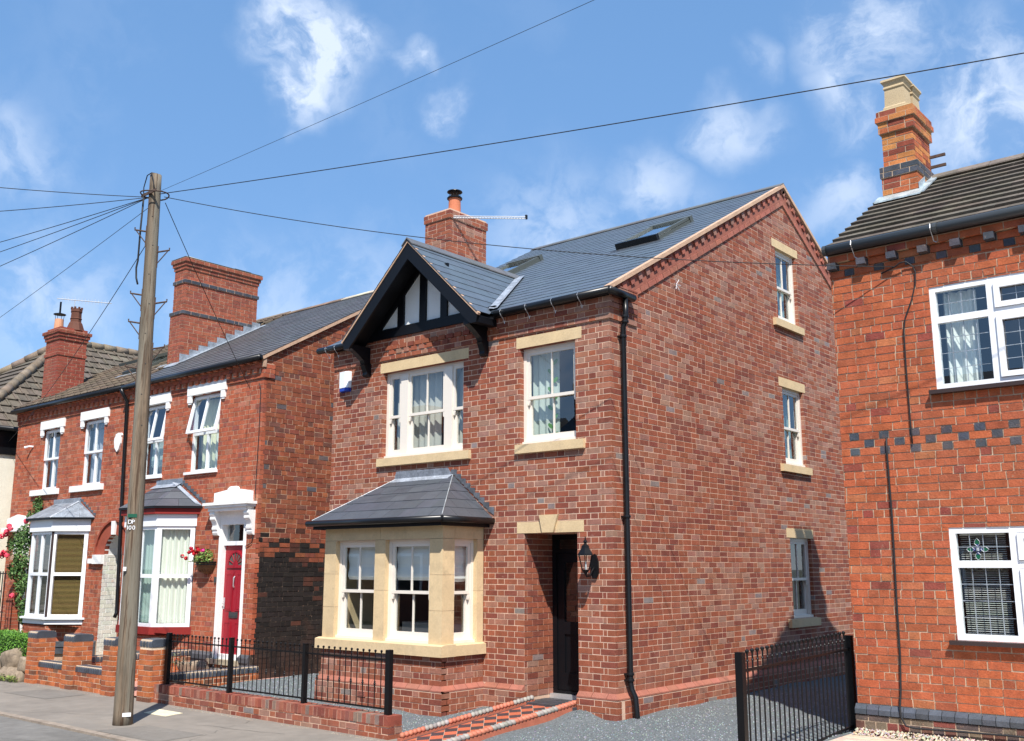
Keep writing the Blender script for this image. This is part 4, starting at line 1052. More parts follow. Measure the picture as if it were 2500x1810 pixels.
wall_body(M['mortar_old'], lf, rect(LXL, -12.5, -.3, 5.6), wB + [arch], HB, extra=[bayB])
m = MB(); lf.slab(m, rect(-12.5, LXR + .026, 5.20, 5.56), -.01, .026); lf.slab(m, rect(-12.5, LXR + .05, 5.39, 5.56), -.01, .055); ls.slab(m, rect(LY, LY + .2, 5.21, 5.47), -.01, .026); m.build('mortar', M['mortar_old'], HA)
m = MB(); lf.slab(m, rect(LXL, -12.5, 5.20, 5.56), -.01, .026); lf.slab(m, rect(LXL, -12.5, 5.39, 5.56), -.01, .055); m.build('mortar', M['mortar_old'], HB)
m = MB(); m.poly([ls.at(a, b, -.005) for a, b in [(LY, 2.3), (LD, 2.3), (LD, LEZ - .1), (LRY, LRZ - .1), (LY, LEZ - .05)]]); m.build('mortar', M['mortar_old'], HA); m = MB(); m.box(LXL + .1, LXR - .05, LD - .1, LD, -.2, 5.3); m.build('rear_wall', M['mortar_old'], HA)
m = MB(); m.poly([ls.at(a, b, -.005) for a, b in rect(LY, LD, -.3, 2.3)]); m.build('painted_mortar', M['mortar_black'], HA)
m = MB(); m.poly([(LXL, LY, -.2), (LXL, LD, -.2), (LXL, LD, LEZ - .1), (LXL, LRY, LRZ - .1), (LXL, LY, LEZ - .1)]); m.build('mortar', M['mortar_old'], HB)
# dark plinth
for Hs, segs in ((HA, [(-9.85, -9.06), (-8.22, LXR)]), (HB, [(LXL, -16.1), (-13.97, -13.3)])):
    for a, b in segs:
        m = MB(); m.box(a, b, LY - .05, LY, .0, .155, (.5, .5, .5)); m.box(a, b, LY - .07, LY, .16, .24, (1, 1, 1)); m.prism([(a, LY - .07, .24), (a, LY, .29), (a, LY, .24)], (b - a, 0, 0), (1, 1, 1)); o = m.build('plinth', M['blue_brick'], Hs)
        for v in o.data.attributes['tint'].data: v.color = (.07, .075, .085, 1)

# ---- upper windows: white lintels with drops, two-over-two frames, top sashes tilted open on the right pair
def casement(house, pl, s0, s1, t0, t1, rec, open_=0.0, split=.5, bars=1, label=None, rd=1.6):
    P = M['upvc']; m = MB(); ring(m, pl, s0, s1, t0, t1, .05, -rec - .07, -rec)
    tm = t0 + (t1 - t0) * split; pl.slab(m, rect(s0 + .05, s1 - .05, tm - .03, tm + .03), -rec - .07, -rec, back=True)
    sc = (s0 + s1) / 2; pl.slab(m, rect(sc - .025, sc + .025, t0 + .05, tm - .03), -rec - .065, -rec - .005, back=True)
    win = m.build('window', P, house, label=label)
    for a, b in ((s0 + .05, sc - .025), (sc + .025, s1 - .05)): pane(pl, a, b, t0 + .05, tm - .03, -rec - .03, win)
    # top sash hinged at its head
    hz, sa, ca = t1 - .035, math.sin(open_), math.cos(open_)
    hp = Plane(pl.at(0, hz, -rec + .012), pl.u, pl.n * ca + Z * sa * 1.0, Z * ca - pl.n * sa)
    hgt = hz - (tm - .02)
    m = MB(); ring(m, hp, s0 + .02, s1 - .02, -hgt, 0, .05, -.03, .02); hp.slab(m, rect(sc - .02, sc + .02, -hgt + .05, -.05), -.028, .018, back=True); sh_ = m.build('sash', P, win)
    for a, b in ((s0 + .07, sc - .02), (sc + .02, s1 - .07)): pane(hp, a, b, -hgt + .05, -.05, -.005, win)
    room(house, pl, s0, s1, t0, t1, rec + .1, rd, .12); return win
for i, (h, op) in enumerate(((wA[0], .20), (wA[1], .16))): casement(HA, lf, h[0][0], h[1][0], h[0][1], h[2][1], .09, op)
for h in wB: casement(HB, lf, h[0][0], h[1][0], h[0][1], h[2][1], .09, .0)
for Hs, h, sl in ((HA, wA[0], 0), (HA, wA[1], 0), (HB, wB[0], 1), (HB, wB[1], 1)):
    a, b, c, e = h[0][0], h[1][0], h[0][1], h[2][1]
    m = MB(); p = [(a - .07, e), (b + .16, e), (b + .16, e + .17), (b + .10, e + .17), (b + .07, e + .20), (b - .10, e + .20), ((a + b) / 2 + .12, e + .185), ((a + b) / 2 + .10, e + .20), ((a + b) / 2 - .10, e + .20), ((a + b) / 2 - .12, e + .185), (a + .10, e + .20), (a + .0, e + .20), (a - .03, e + .17), (a - .07, e + .17)]
    lf.slab(m, rect(a - .08, b + .20, e, e + .195), -.05, .045, back=True); m.build('lintel', M['white_paint'], Hs)
    for x in (a - .07, b + .04): m = MB(); lf.slab(m, rect(x, x + .13, e - .14, e), -.0, .04, back=True); lf.slab(m, rect(x + .02, x + .11, e - .175, e - .14), 0, .03, back=True); m.build('lintel_drop', M['white_paint'], Hs)
    m = MB(); 
    if sl: lf.slab(m, rect(a - .28, b + .17, c - .14, c - .01), -.05, .07, back=True)
    else: lf.slab(m, rect(a - .03, b + .03, c - .05, c), -.09, .05, back=True)
    m.build('sill', M['white_paint'], Hs)
# white shield plaque between the houses
m = MB(); m.prism([(-13.13, LY - .035, 4.44), (-13.10, LY - .035, 4.30), (-13.0, LY - .035, 4.20), (-12.93, LY - .035, 4.25), (-12.87, LY - .035, 4.38), (-12.86, LY - .035, 4.53), (-12.84, LY - .035, 4.55), (-12.86, LY - .035, 4.60), (-12.97, LY - .035, 4.61), (-13.08, LY - .035, 4.585), (-13.09, LY - .035, 4.54), (-13.13, LY - .035, 4.50)], (0, .035, 0))
tag(m.build('wall_plaque', M['white_paint']), 'white shield shaped plaque on the brickwork beside the drainpipe', 'plaque')

# ---- doorcase of the red door
D = HA
m = MB(); m.prism([(-9.215, LY - .06, 2.96), (-8.07, LY - .06, 2.96), (-8.07, LY - .06, 3.145), (-8.50, LY - .06, 3.20), (-8.50, LY - .06, 3.225), (-8.56, LY - .06, 3.25), (-8.70, LY - .06, 3.25), (-8.78, LY - .06, 3.22), (-8.80, LY - .06, 3.19), (-9.215, LY - .06, 3.145)], (0, .06, 0)); m.build('pediment', M['white_paint'], D)
m = MB(); m.prism([(-8.73, LY - .085, 2.97), (-8.58, LY - .085, 2.97), (-8.61, LY - .085, 3.24), (-8.69, LY - .085, 3.24)], (0, .03, 0)); m.build('pediment_boss', M['white_paint'], D)
m = MB(); m.box(-9.31, -7.95, LY - .24, LY, 2.905, 2.955); m.box(-9.28, -7.98, LY - .21, LY, 2.86, 2.903); m.box(-9.22, -8.04, LY - .17, LY, 2.80, 2.858); m.build('cornice', M['white_paint'], D)
for x in (-9.20, -8.14):
    pr_ = [(0, 2.80), (-.14, 2.80), (-.155, 2.75), (-.13, 2.70), (-.135, 2.66), (-.10, 2.62), (-.075, 2.56), (-.07, 2.52), (-.085, 2.50), (-.08, 2.47), (-.06, 2.45), (-.065, 2.42), (-.05, 2.38), (-.02, 2.36), (0, 2.36)]
    m = MB(); m.prism([(x, LY + p[0], p[1]) for p in pr_], (.16, 0, 0)); m.build('corbel_bracket', M['white_paint'], D)
m = MB(); ring(m, lf, -9.06, -8.22, .18, 2.80, .085, -.16, .006, wt=.24); m.build('door_frame', M['white_paint'], D)
m = MB(); lf.slab(m, rect(-8.98, -8.30, 2.185, 2.26), -.16, -.05, back=True); m.build('transom', M['upvc'], D)
pane(lf, -8.97, -8.31, 2.26, 2.56, -.12, D)
m = MB(); lf.slab(m, rect(-8.975, -8.305, .215, 2.185), -.14, -.10, back=True); RD = m.build('door', M['red_door'], D)
def arcp(cx, cz, r, a0, a1, n): return [(cx + r * math.cos(a0 + (a1 - a0) * k / n), cz + r * 1.05 * math.sin(a0 + (a1 - a0) * k / n)) for k in range(n + 1)]
fc = (-8.635, 1.83)
m = MB(); lf.slab(m, arcp(fc[0], fc[1], .215, 0, math.pi, 14), -.10, -.093); m.build('fanlight', M['interior'], RD)
for k in range(14):
    a0, a1 = math.pi * k / 14, math.pi * (k + 1) / 14
    m = MB() if k == 0 else m
    p = arcp(fc[0], fc[1], .215, a0, a1, 1) + arcp(fc[0], fc[1], .25, a1, a0, 1); lf.slab(m, p[::-1], -.10, -.080)
for a in (.35, .80, 1.25, 1.7, 2.15, 2.75):
    ca, sa = math.cos(a), math.sin(a); p0 = (fc[0] + .07 * ca, fc[1] + .07 * sa); p1 = (fc[0] + .215 * ca, fc[1] + .225 * sa)
    m.tube([lf.at(p0[0], p0[1], -.088), lf.at(p1[0], p1[1], -.088)], .009, 5)
lf.slab(m, arcp(fc[0], fc[1], .075, 0, math.pi, 8), -.10, -.082); lf.slab(m, rect(fc[0] - .26, fc[0] + .26, fc[1] - .05, fc[1]), -.10, -.080, back=True)
m.build('fanlight_surround', M['red_door'], RD)
for (a, b, c, e) in ((-8.90, -8.70, 1.02, 1.68), (-8.58, -8.38, 1.02, 1.68), (-8.90, -8.70, .32, .82), (-8.58, -8.38, .32, .82)):
    m = MB(); ring(m, lf, a, b, c, e, .022, -.10, -.090); lf.slab(m, rect(a + .03, b - .03, c + .03, e - .03), -.10, -.091, back=True); m.build('door_panel', M['red_door'], RD)
m = MB(); lf.slab(m, rect(-8.76, -8.50, .90, 1.0), -.10, -.084, back=True); lf.slab(m, rect(-8.74, -8.52, .925, .975), -.084, -.080, back=True); m.build('letter_box', M['grey_plastic'], RD)
m = MB(); m.tube([lf.at(-8.635, 1.63, -.09), lf.at(-8.632, 1.60, -.065), lf.at(-8.63, 1.52, -.06), lf.at(-8.64, 1.46, -.07), lf.at(-8.645, 1.44, -.085)], [.012, .014, .009, .012, .015], 8); m.build('door_knocker', M['aluminium'], RD)
m = MB(); lf.slab(m, rect(-8.955, -8.92, 1.05, 1.25), -.10, -.09, back=True); m.tube([lf.at(-8.94, 1.15, -.085), lf.at(-8.94, 1.15, -.05), lf.at(-8.86, 1.15, -.05)], .008, 6); m.build('door_handle', M['aluminium'], RD)
m = MB(); m.box(-9.10, -8.18, LY - .12, LY + .1, .10, .185, (.75, .7, .6)); m.build('doorstep', M['concrete'], D)
m = MB(); lf.slab(m, rect(-9.30, -9.17, 1.55, 1.665), 0, .012, back=True); NP = m.build('number_plaque', M['brick_old'], D)
for v in NP.data.attributes['tint'].data: v.color = (.42, .13, .07, 1)
m = MB(); m.tube([lf.at(-9.255, 1.64, .016), lf.at(-9.215, 1.64, .016), lf.at(-9.205, 1.62, .016), lf.at(-9.225, 1.605, .016), lf.at(-9.26, 1.58, .016), lf.at(-9.262, 1.565, .016), lf.at(-9.20, 1.565, .016)], .005, 4); m.build('numeral', M['text_red'], NP)
m = MB(); lf.slab(m, rect(-9.115, -9.075, 1.52, 1.62), 0, .03, back=True); m.build('doorbell', M['grey_plastic'], D)

# ---- canted bays
def canted_bay(house, xr, xr2, xl2, xl, yf, t0, t1, roof, fascia_mat, seed, two, base_top):
    """walls, frames, roof of a canted bay; the right cant runs (xr,LY)-(xr2,yf), the front (xr2,yf)-(xl2,yf)"""
    A_, B_, C_, D_ = V(xr, LY, 0), V(xr2, yf, 0), V(xl2, yf, 0), V(xl, LY, 0)
    cu = (A_ - B_).normalized(); cn = V(cu.y, -cu.x, 0); Lc = (A_ - B_).length
    cant = Plane(B_, cu, cn); fr = Plane(C_, X, -Y); Lf = (B_ - C_).length
    du = (C_ - D_).normalized(); dn = V(du.y, -du.x, 0); lc = Plane(D_, du, dn); Ld = (C_ - D_).length
    P = Pieces('bay_brick', 'bay_brickwork', M['brick_old'], house, limit=90)
    for pl_, L_ in ((cant, Lc), (fr, Lf)):
        brick_wall(P, pl_, 0, L_, .26, base_top, .087, .228, 'flemish', pal_left, seed=seed, depth=.04)
    P.flush()
    m = MB()
    for pl_, L_ in ((cant, Lc), (fr, Lf), (lc, Ld)): pl_.slab(m, rect(0, L_, -.3, base_top), -.06, -.004)
    m.build('mortar', M['mortar_old'], house)
    m = MB()
    for pl_, L_ in ((cant, Lc), (fr, Lf), (lc, Ld)): pl_.slab(m, rect(0, L_, .0, .14), -.01, .05, (.06, .065, .075)); pl_.slab(m, rect(-.02, L_ + .02, .14, .25), -.01, .07, (.075, .08, .09))
    m.build('plinth', M['blue_brick'], house)
    # frames
    for pl_, L_, nb in ((cant, Lc, 0), (fr, Lf, 1), (lc, Ld, 0)):
        m = MB(); ring(m, pl_, 0.0, L_, t0, t1, .085, -.06, .0, wb=.06, wt=.06); tm = t0 + (t1 - t0) * .50; pl_.slab(m, rect(.085, L_ - .085, tm - .035, tm + .035), -.06, .0, back=True)
        if nb: pl_.slab(m, rect(L_ / 2 - .035, L_ / 2 + .035, t0 + .06, t1 - .06), -.058, -.003, back=True)
        w_ = m.build('window', M['upvc'], house)
        xs = [(.085, L_ / 2 - .035), (L_ / 2 + .035, L_ - .085)] if nb else [(.085, L_ - .085)]
        for a, b in xs:
            for c, e in ((t0 + .06, tm - .035), (tm + .035, t1 - .06)): pane(pl_, a, b, c, e, -.035, w_)
    return cant, fr, lc, Lc, Lf, Ld, A_, B_, C_, D_
ca, fa, la, LcA, LfA, LdA, A1, B1, C1, D1 = canted_bay(HA, -9.87, -10.36, -11.52, -12.0, -.10, .70, 2.56, 'slate', 'red_paint', 71, True, .55)
cb, fb_, lb, LcB, LfB, LdB, A2, B2, C2, D2 = canted_bay(HB, -13.98, -14.56, -15.55, -16.1, -.10, .74, 2.55, 'lead', 'upvc', 72, True, .58)
for Hs, pls, z0, z1, mt, o in ((HA, ((ca, LcA), (fa, LfA), (la, LdA)), .565, .70, 'red_paint', .05), (HA, ((ca, LcA), (fa, LfA), (la, LdA)), 2.56, 2.78, 'upvc', .03), (HA, ((ca, LcA), (fa, LfA), (la, LdA)), 2.785, 2.92, 'red_paint', .10),
                               (HB, ((cb, LcB), (fb_, LfB), (lb, LdB)), .60, .70, 'upvc', .03), (HB, ((cb, LcB), (fb_, LfB), (lb, LdB)), .702, .74, 'upvc', .09), (HB, ((cb, LcB), (fb_, LfB), (lb, LdB)), 2.555, 2.83, 'upvc', .05)):
    m = MB()
    pts = []
    A_, B_, C_, D_ = (A1, B1, C1, D1) if Hs is HA else (A2, B2, C2, D2)
    pts = [A_ + V(o * 1.3, 0, z0), B_ + V(o * .4, -o, z0), C_ + V(-o * .4, -o, z0), D_ + V(-o * 1.3, 0, z0)]
    m.prism(pts[::-1], (0, 0, z1 - z0)); m.build('bay_board', M[mt], Hs)
    if z0 > 2.7 and Hs is HB: pass
# interiors behind the bays
for Hs, A_, D_, cl in ((HA, A1, D1, None), (HB, A2, D2, None)):
    m = MB(); x0, x1 = D_.x + .03, A_.x - .03
    m.poly([(x0, 2.2, .3), (x1, 2.2, .3), (x1, 2.2, 2.55), (x0, 2.2, 2.55)]); m.poly([(x0, LY - .1, .3), (x0, 2.2, .3), (x0, 2.2, 2.55), (x0, LY - .1, 2.55)]); m.poly([(x1, LY, .3), (x1, 2.2, .3), (x1, 2.2, 2.55), (x1, LY, 2.55)])
    m.poly([(x0, -.08, .6), (x1, -.08, .6), (x1, 2.2, .3), (x0, 2.2, .3)]); m.poly([(x0, LY, 2.555), (x1, LY, 2.555), (x1, 2.2, 2.555), (x0, 2.2, 2.555)]); m.build('room', M['interior'], Hs)
curtain('long cream curtain filling the angled right light of the bay beside the red door', ca, .07, LcA - .05, .76, 2.52, -.13, (.80, .80, .70), 5, .03)
curtain('pale green net behind the front lights of the bay beside the red door', fa, .07, LfA - .07, .76, 2.52, -.16, (.40, .52, .46), 9, .012)
venetian('tan slatted blind in the angled right light of the left bay', cb, .08, LcB - .08, .80, 2.50, -.07, (.36, .24, .085), .026)
venetian('dark slatted blind in the front lights of the left bay', fb_, .08, LfB - .08, .80, 2.50, -.10, (.20, .17, .13), .028)
curtain('pale curtain in the open upstairs window over the red door', lf, -10.24, -9.78, 3.66, 5.05, -.28, (.72, .70, .48), 4)
curtain('pale curtain bunched in the middle of the window over the red door', lf, -9.74, -9.55, 3.66, 5.05, -.28, (.66, .68, .60), 3)
blind('grey green roller blind in the upstairs window next to the telegraph pole', lf, -12.02, -11.27, 3.82, 4.33, -.24, (.42, .50, .46), 1)
venetian('wooden slatted blind upstairs in the window right of the white shield', lf, -14.0, -13.72, 3.65, 4.3, -.22, (.22, .15, .09), .03) if False else None
venetian('brown slatted blind upstairs in the window over the arch', lf, -14.10, -13.72, 3.65, 4.26, -.24, (.26, .19, .13), .03)
curtain('grey curtain in the window over the left bay', lf, -16.48, -16.1, 3.62, 4.9, -.25, (.34, .33, .36), 3)
curtain('grey blue curtain at the left side of the window over the arch', lf, -14.55, -14.15, 3.62, 4.95, -.25, (.36, .37, .42), 3)
m = MB(); cb.slab(m, rect(-.02, .03, .75, 2.55), -.0, .012, back=True); tag(m.build('mullion_strip', M['brown_plastic'], HB))
# bay roofs
def bay_roof(house, A_, B_, C_, D_, z0, z1, ov, inset, mat, pal, gauge, n_rows, kind):
    eA, eB, eC, eD = A_ + V(ov * 1.5, 0, z0), B_ + V(ov * .55, -ov, z0), C_ + V(-ov * .55, -ov, z0), D_ + V(-ov * 1.5, 0, z0)
    cx0, cx1 = inset; y_ = LY - .02
    tA, tB = V(cx1, y_, z1), V(cx0, y_, z1)
    m = MB()
    rows = n_rows
    P = []
    def strip(p0, p1, q0, q1, w):      # p eave, q top
        for r in range(rows):
            f0, f1 = r / rows, (r + 1) / rows
            a, b = p0.lerp(q0, f0), p1.lerp(q1, f0); c, d = p1.lerp(q1, f1), p0.lerp(q0, f1)
            nrm = (b - a).cross(d - a).normalized() if (d - a).length > 1e-4 else (b - a).cross(c - a).normalized()
            if nrm.z < 0: nrm = -nrm
            n = max(1, int((b - a).length / w)); off = .5 if r % 2 else 0
            cuts = [0] + [(k + off) / n for k in range(0 if off else 1, n)] + [1] if n > 1 else [0, 1]
            for k in range(len(cuts) - 1):
                e = .003; g0, g1 = cuts[k] + (e if k else 0), cuts[k + 1] - (e if k < len(cuts) - 2 else 0)
                if g1 - g0 < .01: continue
                mm = MB(); l = nrm * .010
                mm.hexa([a.lerp(b, g0), a.lerp(b, g1), d.lerp(c, g1), d.lerp(c, g0), a.lerp(b, g0) + l, a.lerp(b, g1) + l, d.lerp(c, g1) + nrm * .002, d.lerp(c, g0) + nrm * .002], pal(rng, 0, 0))
                mm.build(kind, mat, house)
    strip(eB, eA, tA - V(.0, 0, 0), tA, .30)
    strip(eC, eB, tB, tA, .30)
    strip(eD, eC, tB, tB, .30)
    m = MB(); m.prism([p - V(0, 0, .035) for p in (eD, eC, eB, eA)], (0, 0, .03)); m.build('roof_deck', M['black_paint'], house)
    return eA, eB, eC, eD, tA, tB
eA, eB, eC, eD, tA, tB = bay_roof(HA, A1, B1, C1, D1, 2.925, 3.38, .14, (-11.25, -10.52), M['slate'], lambda r, a, b: vary((.085, .09, .105), r, .25), .2, 3, 'bay_slate')
m = MB(); m.slab = None
mm = MB(); lf.slab(mm, rect(-11.35, -10.40, 3.36, 3.50), 0, .012, (1.0, 1.05, 1.15)); mm.poly([(-11.40, LY - .13, 3.33), (-10.44, LY - .13, 3.33), (-10.42, LY - .01, 3.41), (-11.36, LY - .01, 3.41)], (1.35, 1.4, 1.5)); mm.build('lead_apron', M['lead'], HA)
mm = MB(); a_, b_ = eA + V(-.02, -.02, .02), tA + V(.0, -.02, .015); mm.prism([a_, a_ + V(-.12, -.06, .035), b_ + V(-.10, -.06, .02), b_], (0, 0, .012), (1.5, 1.55, 1.65)); mm.build('lead_soaker', M['lead'], HA)
stepped(lf, -9.60, -10.45, 2.95, 3.42, 8, HA, .10)
eA, eB, eC, eD, tA, tB = bay_roof(HB, A2, B2, C2, D2, 2.84, 3.20, .14, (-15.6, -14.5), M['lead'], lambda r, a, b: (1.05, 1.08, 1.12), 1.0, 1, 'lead_sheet')
stepped(lf, -13.75, -14.45, 2.87, 3.25, 6, HB, .08)
mm = MB(); mm.tube([eB, V(-14.5, LY - .02, 3.215)], .022, 6, (1.3, 1.3, 1.35)); mm.tube([eA.lerp(eB, .0) , V(-14.5, LY - .02, 3.215)], .012, 6, (1.1, 1.1, 1.15)); mm.build('lead_roll', M['lead'], HB)
m = MB(); lf.slab(m, rect(-15.7, -14.42, 3.19, 3.30), 0, .010, (1, 1, 1.05)); m.build('lead_apron', M['lead'], HB)
# white bedroom-side pediment stub of the far left door, half hidden by the roses
m = MB(); lf.slab(m, [(-17.9, 2.72), (-16.85, 2.72), (-16.85, 2.95), (-17.4, 3.02), (-17.9, 2.93)], 0, .06, back=True); m.build('pediment', M['white_paint'], HB)
m = MB(); lf.slab(m, rect(-17.9, -16.8, 2.62, 2.71), 0, .18, back=True); m.build('cornice', M['white_paint'], HB)
m = MB(); ring(m, lf, -17.55, -16.72, .1, 2.6, .10, -.08, .01); m.build('door_frame', M['white_paint'], HB)
m = MB(); lf.slab(m, rect(-17.45, -16.82, .15, 2.5), .002, .006, back=True); m.build('door', M['white_paint'], HB)

# ---- arched passage
m = MB()
for k in range(12):
    a0, a1 = math.pi * k / 12, math.pi * (k + 1) / 12
    p = [(-12.87 + .37 * math.cos(a0), 2.05 + .42 * math.sin(a0)), (-12.87 + .70 * math.cos(a0), 2.05 + .69 * math.sin(a0)), (-12.87 + .70 * math.cos(a1), 2.05 + .69 * math.sin(a1)), (-12.87 + .37 * math.cos(a1), 2.05 + .42 * math.sin(a1))]
    lf.slab(m, p, -.09, .006)
m.build('arch', M['red_brown'], HB)
m = MB()
for k in range(12):
    a0, a1 = math.pi * k / 12, math.pi * (k + 1) / 12
    p = [(-12.87 + .70 * math.cos(a0), 2.05 + .69 * math.sin(a0)), (-12.87 + .745 * math.cos(a0), 2.05 + .735 * math.sin(a0)), (-12.87 + .745 * math.cos(a1), 2.05 + .735 * math.sin(a1)), (-12.87 + .70 * math.cos(a1), 2.05 + .69 * math.sin(a1))]
    lf.slab(m, p, -.05, .045)
m.build('hood_mould', M['red_brown'], HB)
m = MB(); lf.slab(m, [(-12.93, 2.46), (-12.81, 2.46), (-12.79, 2.74), (-12.95, 2.74)], -.05, .05, back=True); m.build('keystone', M['white_paint'], HB)
m = MB(); lf.slab(m, rect(-13.80, -13.60, 1.87, 1.97), 0, .07, back=True); lf.slab(m, rect(-13.60, -13.235, 1.86, 2.05), -.05, .075, back=True); m.build('impost', M['white_paint'], HB)
pp = Plane((-13.222, LY - .002, 0), Y, X)
WP = Pieces('passage_brick', 'passage_brickwork', M['white_brick'], HB, limit=90)
brick_wall(WP, pp, 0.0, 2.2, .0, 2.05, .087, .228, 'flemish', lambda r, a, b: vary((.80, .79, .74), r, .04), seed=81, depth=.03)
WP.flush()
m = MB(); m.poly([(-13.227, LY, -.2), (-13.227, 4.2, -.2), (-13.227, 4.2, 2.06), (-13.227, LY, 2.06)]); 
for k in range(10):
    a0, a1 = math.pi * k / 10, math.pi * (k + 1) / 10; q = [(-12.87 + .372 * math.cos(a), 2.05 + .422 * math.sin(a)) for a in (a0, a1)]
    m.poly([(q[0][0], LY, q[0][1]), (q[0][0], 4.2, q[0][1]), (q[1][0], 4.2, q[1][1]), (q[1][0], LY, q[1][1])], (1, 1, 1))
m.poly([(-12.496, LY, -.2), (-12.496, 4.2, -.2), (-12.496, 4.2, 2.06), (-12.496, LY, 2.06)]); m.build('passage_wall', M['white_paint'], HB)
m = MB(); m.poly([(-13.3, 4.19, -.2), (-12.4, 4.19, -.2), (-12.4, 4.19, 2.6), (-13.3, 4.19, 2.6)]); m.build('passage_end', M['interior'], HB)
# drainpipe and gutters
m = MB(); m.tube([(-12.66, LY - .22, 5.50), (-12.66, LY - .14, 5.36), (-12.66, LY - .06, 5.25), (-12.60, LY - .055, 3.5), (-12.45, LY - .055, .95), (-12.44, LY - .06, .88), (-12.42, LY - .11, .80)], .037, 12); m.build('downpipe', M['black_plastic'], HB, smooth=True)
gutter('gutter', [(-12.72, LEY - .035, LEZ - .045), (LXR + .07, LEY - .035, LEZ - .035)], .055, M['black_plastic'], HA)
gutter('gutter', [(LXL - .08, LEY - .035, LEZ - .055), (-12.70, LEY - .035, LEZ - .045)], .055, M['black_plastic'], HB)
# roofs
la_ = math.atan(LSL); LT = (LRY - LEY) / math.cos(la_)
lp = Plane((0, LEY, LEZ), X, (0, -math.sin(la_), math.cos(la_)), (0, math.cos(la_), math.sin(la_)))
SA = Pieces('slate', 'slating', M['old_slate'], HA)
roof_plane(SA, lp, -12.70, LXR + .07, LT, .30, .20, pal_old_slate, seed=91, th=.009); SA.flush()
TB = Pieces('roof_tile', 'roof_tiling', M['roof_tile'], HB)
roof_plane(TB, lp, LXL - .08, -12.72, LT, .30, .31, pal_tile, seed=92, th=.035, half=False, joint=.012, holes=[rect(-14.75, -13.75, 1.2, 2.35)], lift=.01)
# tiles of the same kind around the ridge behind the big stack
TB.flush()
m = MB(); x = -12.72
k = 0
while x > LXL - .05:                       # rolls that give the tile courses their wave
    for j in range(int(LT / .31)):
        if -14.75 < x < -13.75 and 1.2 < j * .31 + .15 < 2.35: continue
        m.tube([lp.at(x - .07, j * .31 - .005, .040), lp.at(x - .07, j * .31 + .30, .020)], .028, 5, pal_tile(rng, 0, 0))
    x -= .30
m.build('tile_roll', M['roof_tile'], HB, kind='stuff')
m = MB(); m.poly([(LXL, LEY, LEZ - .03), (-12.7, LEY, LEZ - .03), (-12.7, LRY, LRZ - .03), (LXL, LRY, LRZ - .03)]); m.poly([(LXL, LRY, LRZ - .01), (-12.7, LRY, LRZ - .01), (-12.7, LD, LEZ - .1), (LXL, LD, LEZ - .1)]); m.build('roof_deck', M['old_slate'], HB)
m = MB(); m.poly([(-12.72, LEY, LEZ - .02), (LXR + .06, LEY, LEZ - .02), (LXR + .06, LRY, LRZ - .02), (-12.72, LRY, LRZ - .02)]); m.poly([(-12.7, LRY, LRZ - .01), (LXR + .06, LRY, LRZ - .01), (LXR + .06, LD, LEZ - .1), (-12.7, LD, LEZ - .1)]); m.build('roof_deck', M['old_slate'], HA)
ridge_tiles((-10.6, LRY, LRZ + .01), (LXR + .07, LRY, LRZ + .01), .45, M['concrete'], HA, lambda a, b, c: vary((1.0, .95, .9), rng, .1), slope=LSL)
ridge_tiles((-12.7, LRY, LRZ + .01), (-10.6, LRY, LRZ + .01), .42, M['roof_tile'], HA, lambda a, b, c: vary((.20, .14, .10), rng, .2), slope=LSL)
ridge_tiles((LXL - .08, LRY, LRZ + .03), (-12.7, LRY, LRZ + .03), .42, M['roof_tile'], HB, lambda a, b, c: vary((.20, .15, .11), rng, .2), slope=LSL)
for sg in (0, 1):
    ang = la_; c, s_ = math.cos(ang), math.sin(ang)
    pl = Plane((LXR, LEY, LEZ), (0, c, s_), X, (0, -s_, c)) if sg == 0 else Plane((LXR, LRY, LRZ), (0, c, -s_), X, (0, s_, c))
    m = MB(); pl.slab(m, rect(0, LT, -.07, -.005), -.02, .065, back=True); m.build('verge', M['verge'], HA)
# roof window of the left house
rwn = None
m = MB(); ring(m, lp, -14.75, -13.75, 1.2, 2.35, .06, -.02, .11); rwn = m.build('roof_window', M['skyframe'], HB)
m = MB(); hp = Plane(lp.at(0, 2.3, .10), X, lp.n, (lp.w - lp.n * -.16).normalized()); hp = Plane(lp.at(0, 2.30, .12), X, (lp.n + lp.w * .14).normalized(), (lp.w - lp.n * .14).normalized()); ring(m, hp, -14.72, -13.78, -1.12, 0, .06, -.02, .05); m.build('sash', M['skyframe'], rwn)
m = MB(); m.poly([hp.at(a, b, .01) for a, b in rect(-14.66, -13.84, -1.06, -.06)]); m.build('pane', M['glass_roof'], rwn)
m = MB(); m.poly([lp.at(a, b, -.2) for a, b in rect(-14.75, -13.75, 1.2, 2.35)]); m.build('room', M['interior'], rwn)
m = MB(); lp.slab(m, rect(-14.9, -13.65, 1.05, 1.18), .035, .05, (1.5, 1.5, 1.5)); m.build('lead_skirt', M['lead'], HB)
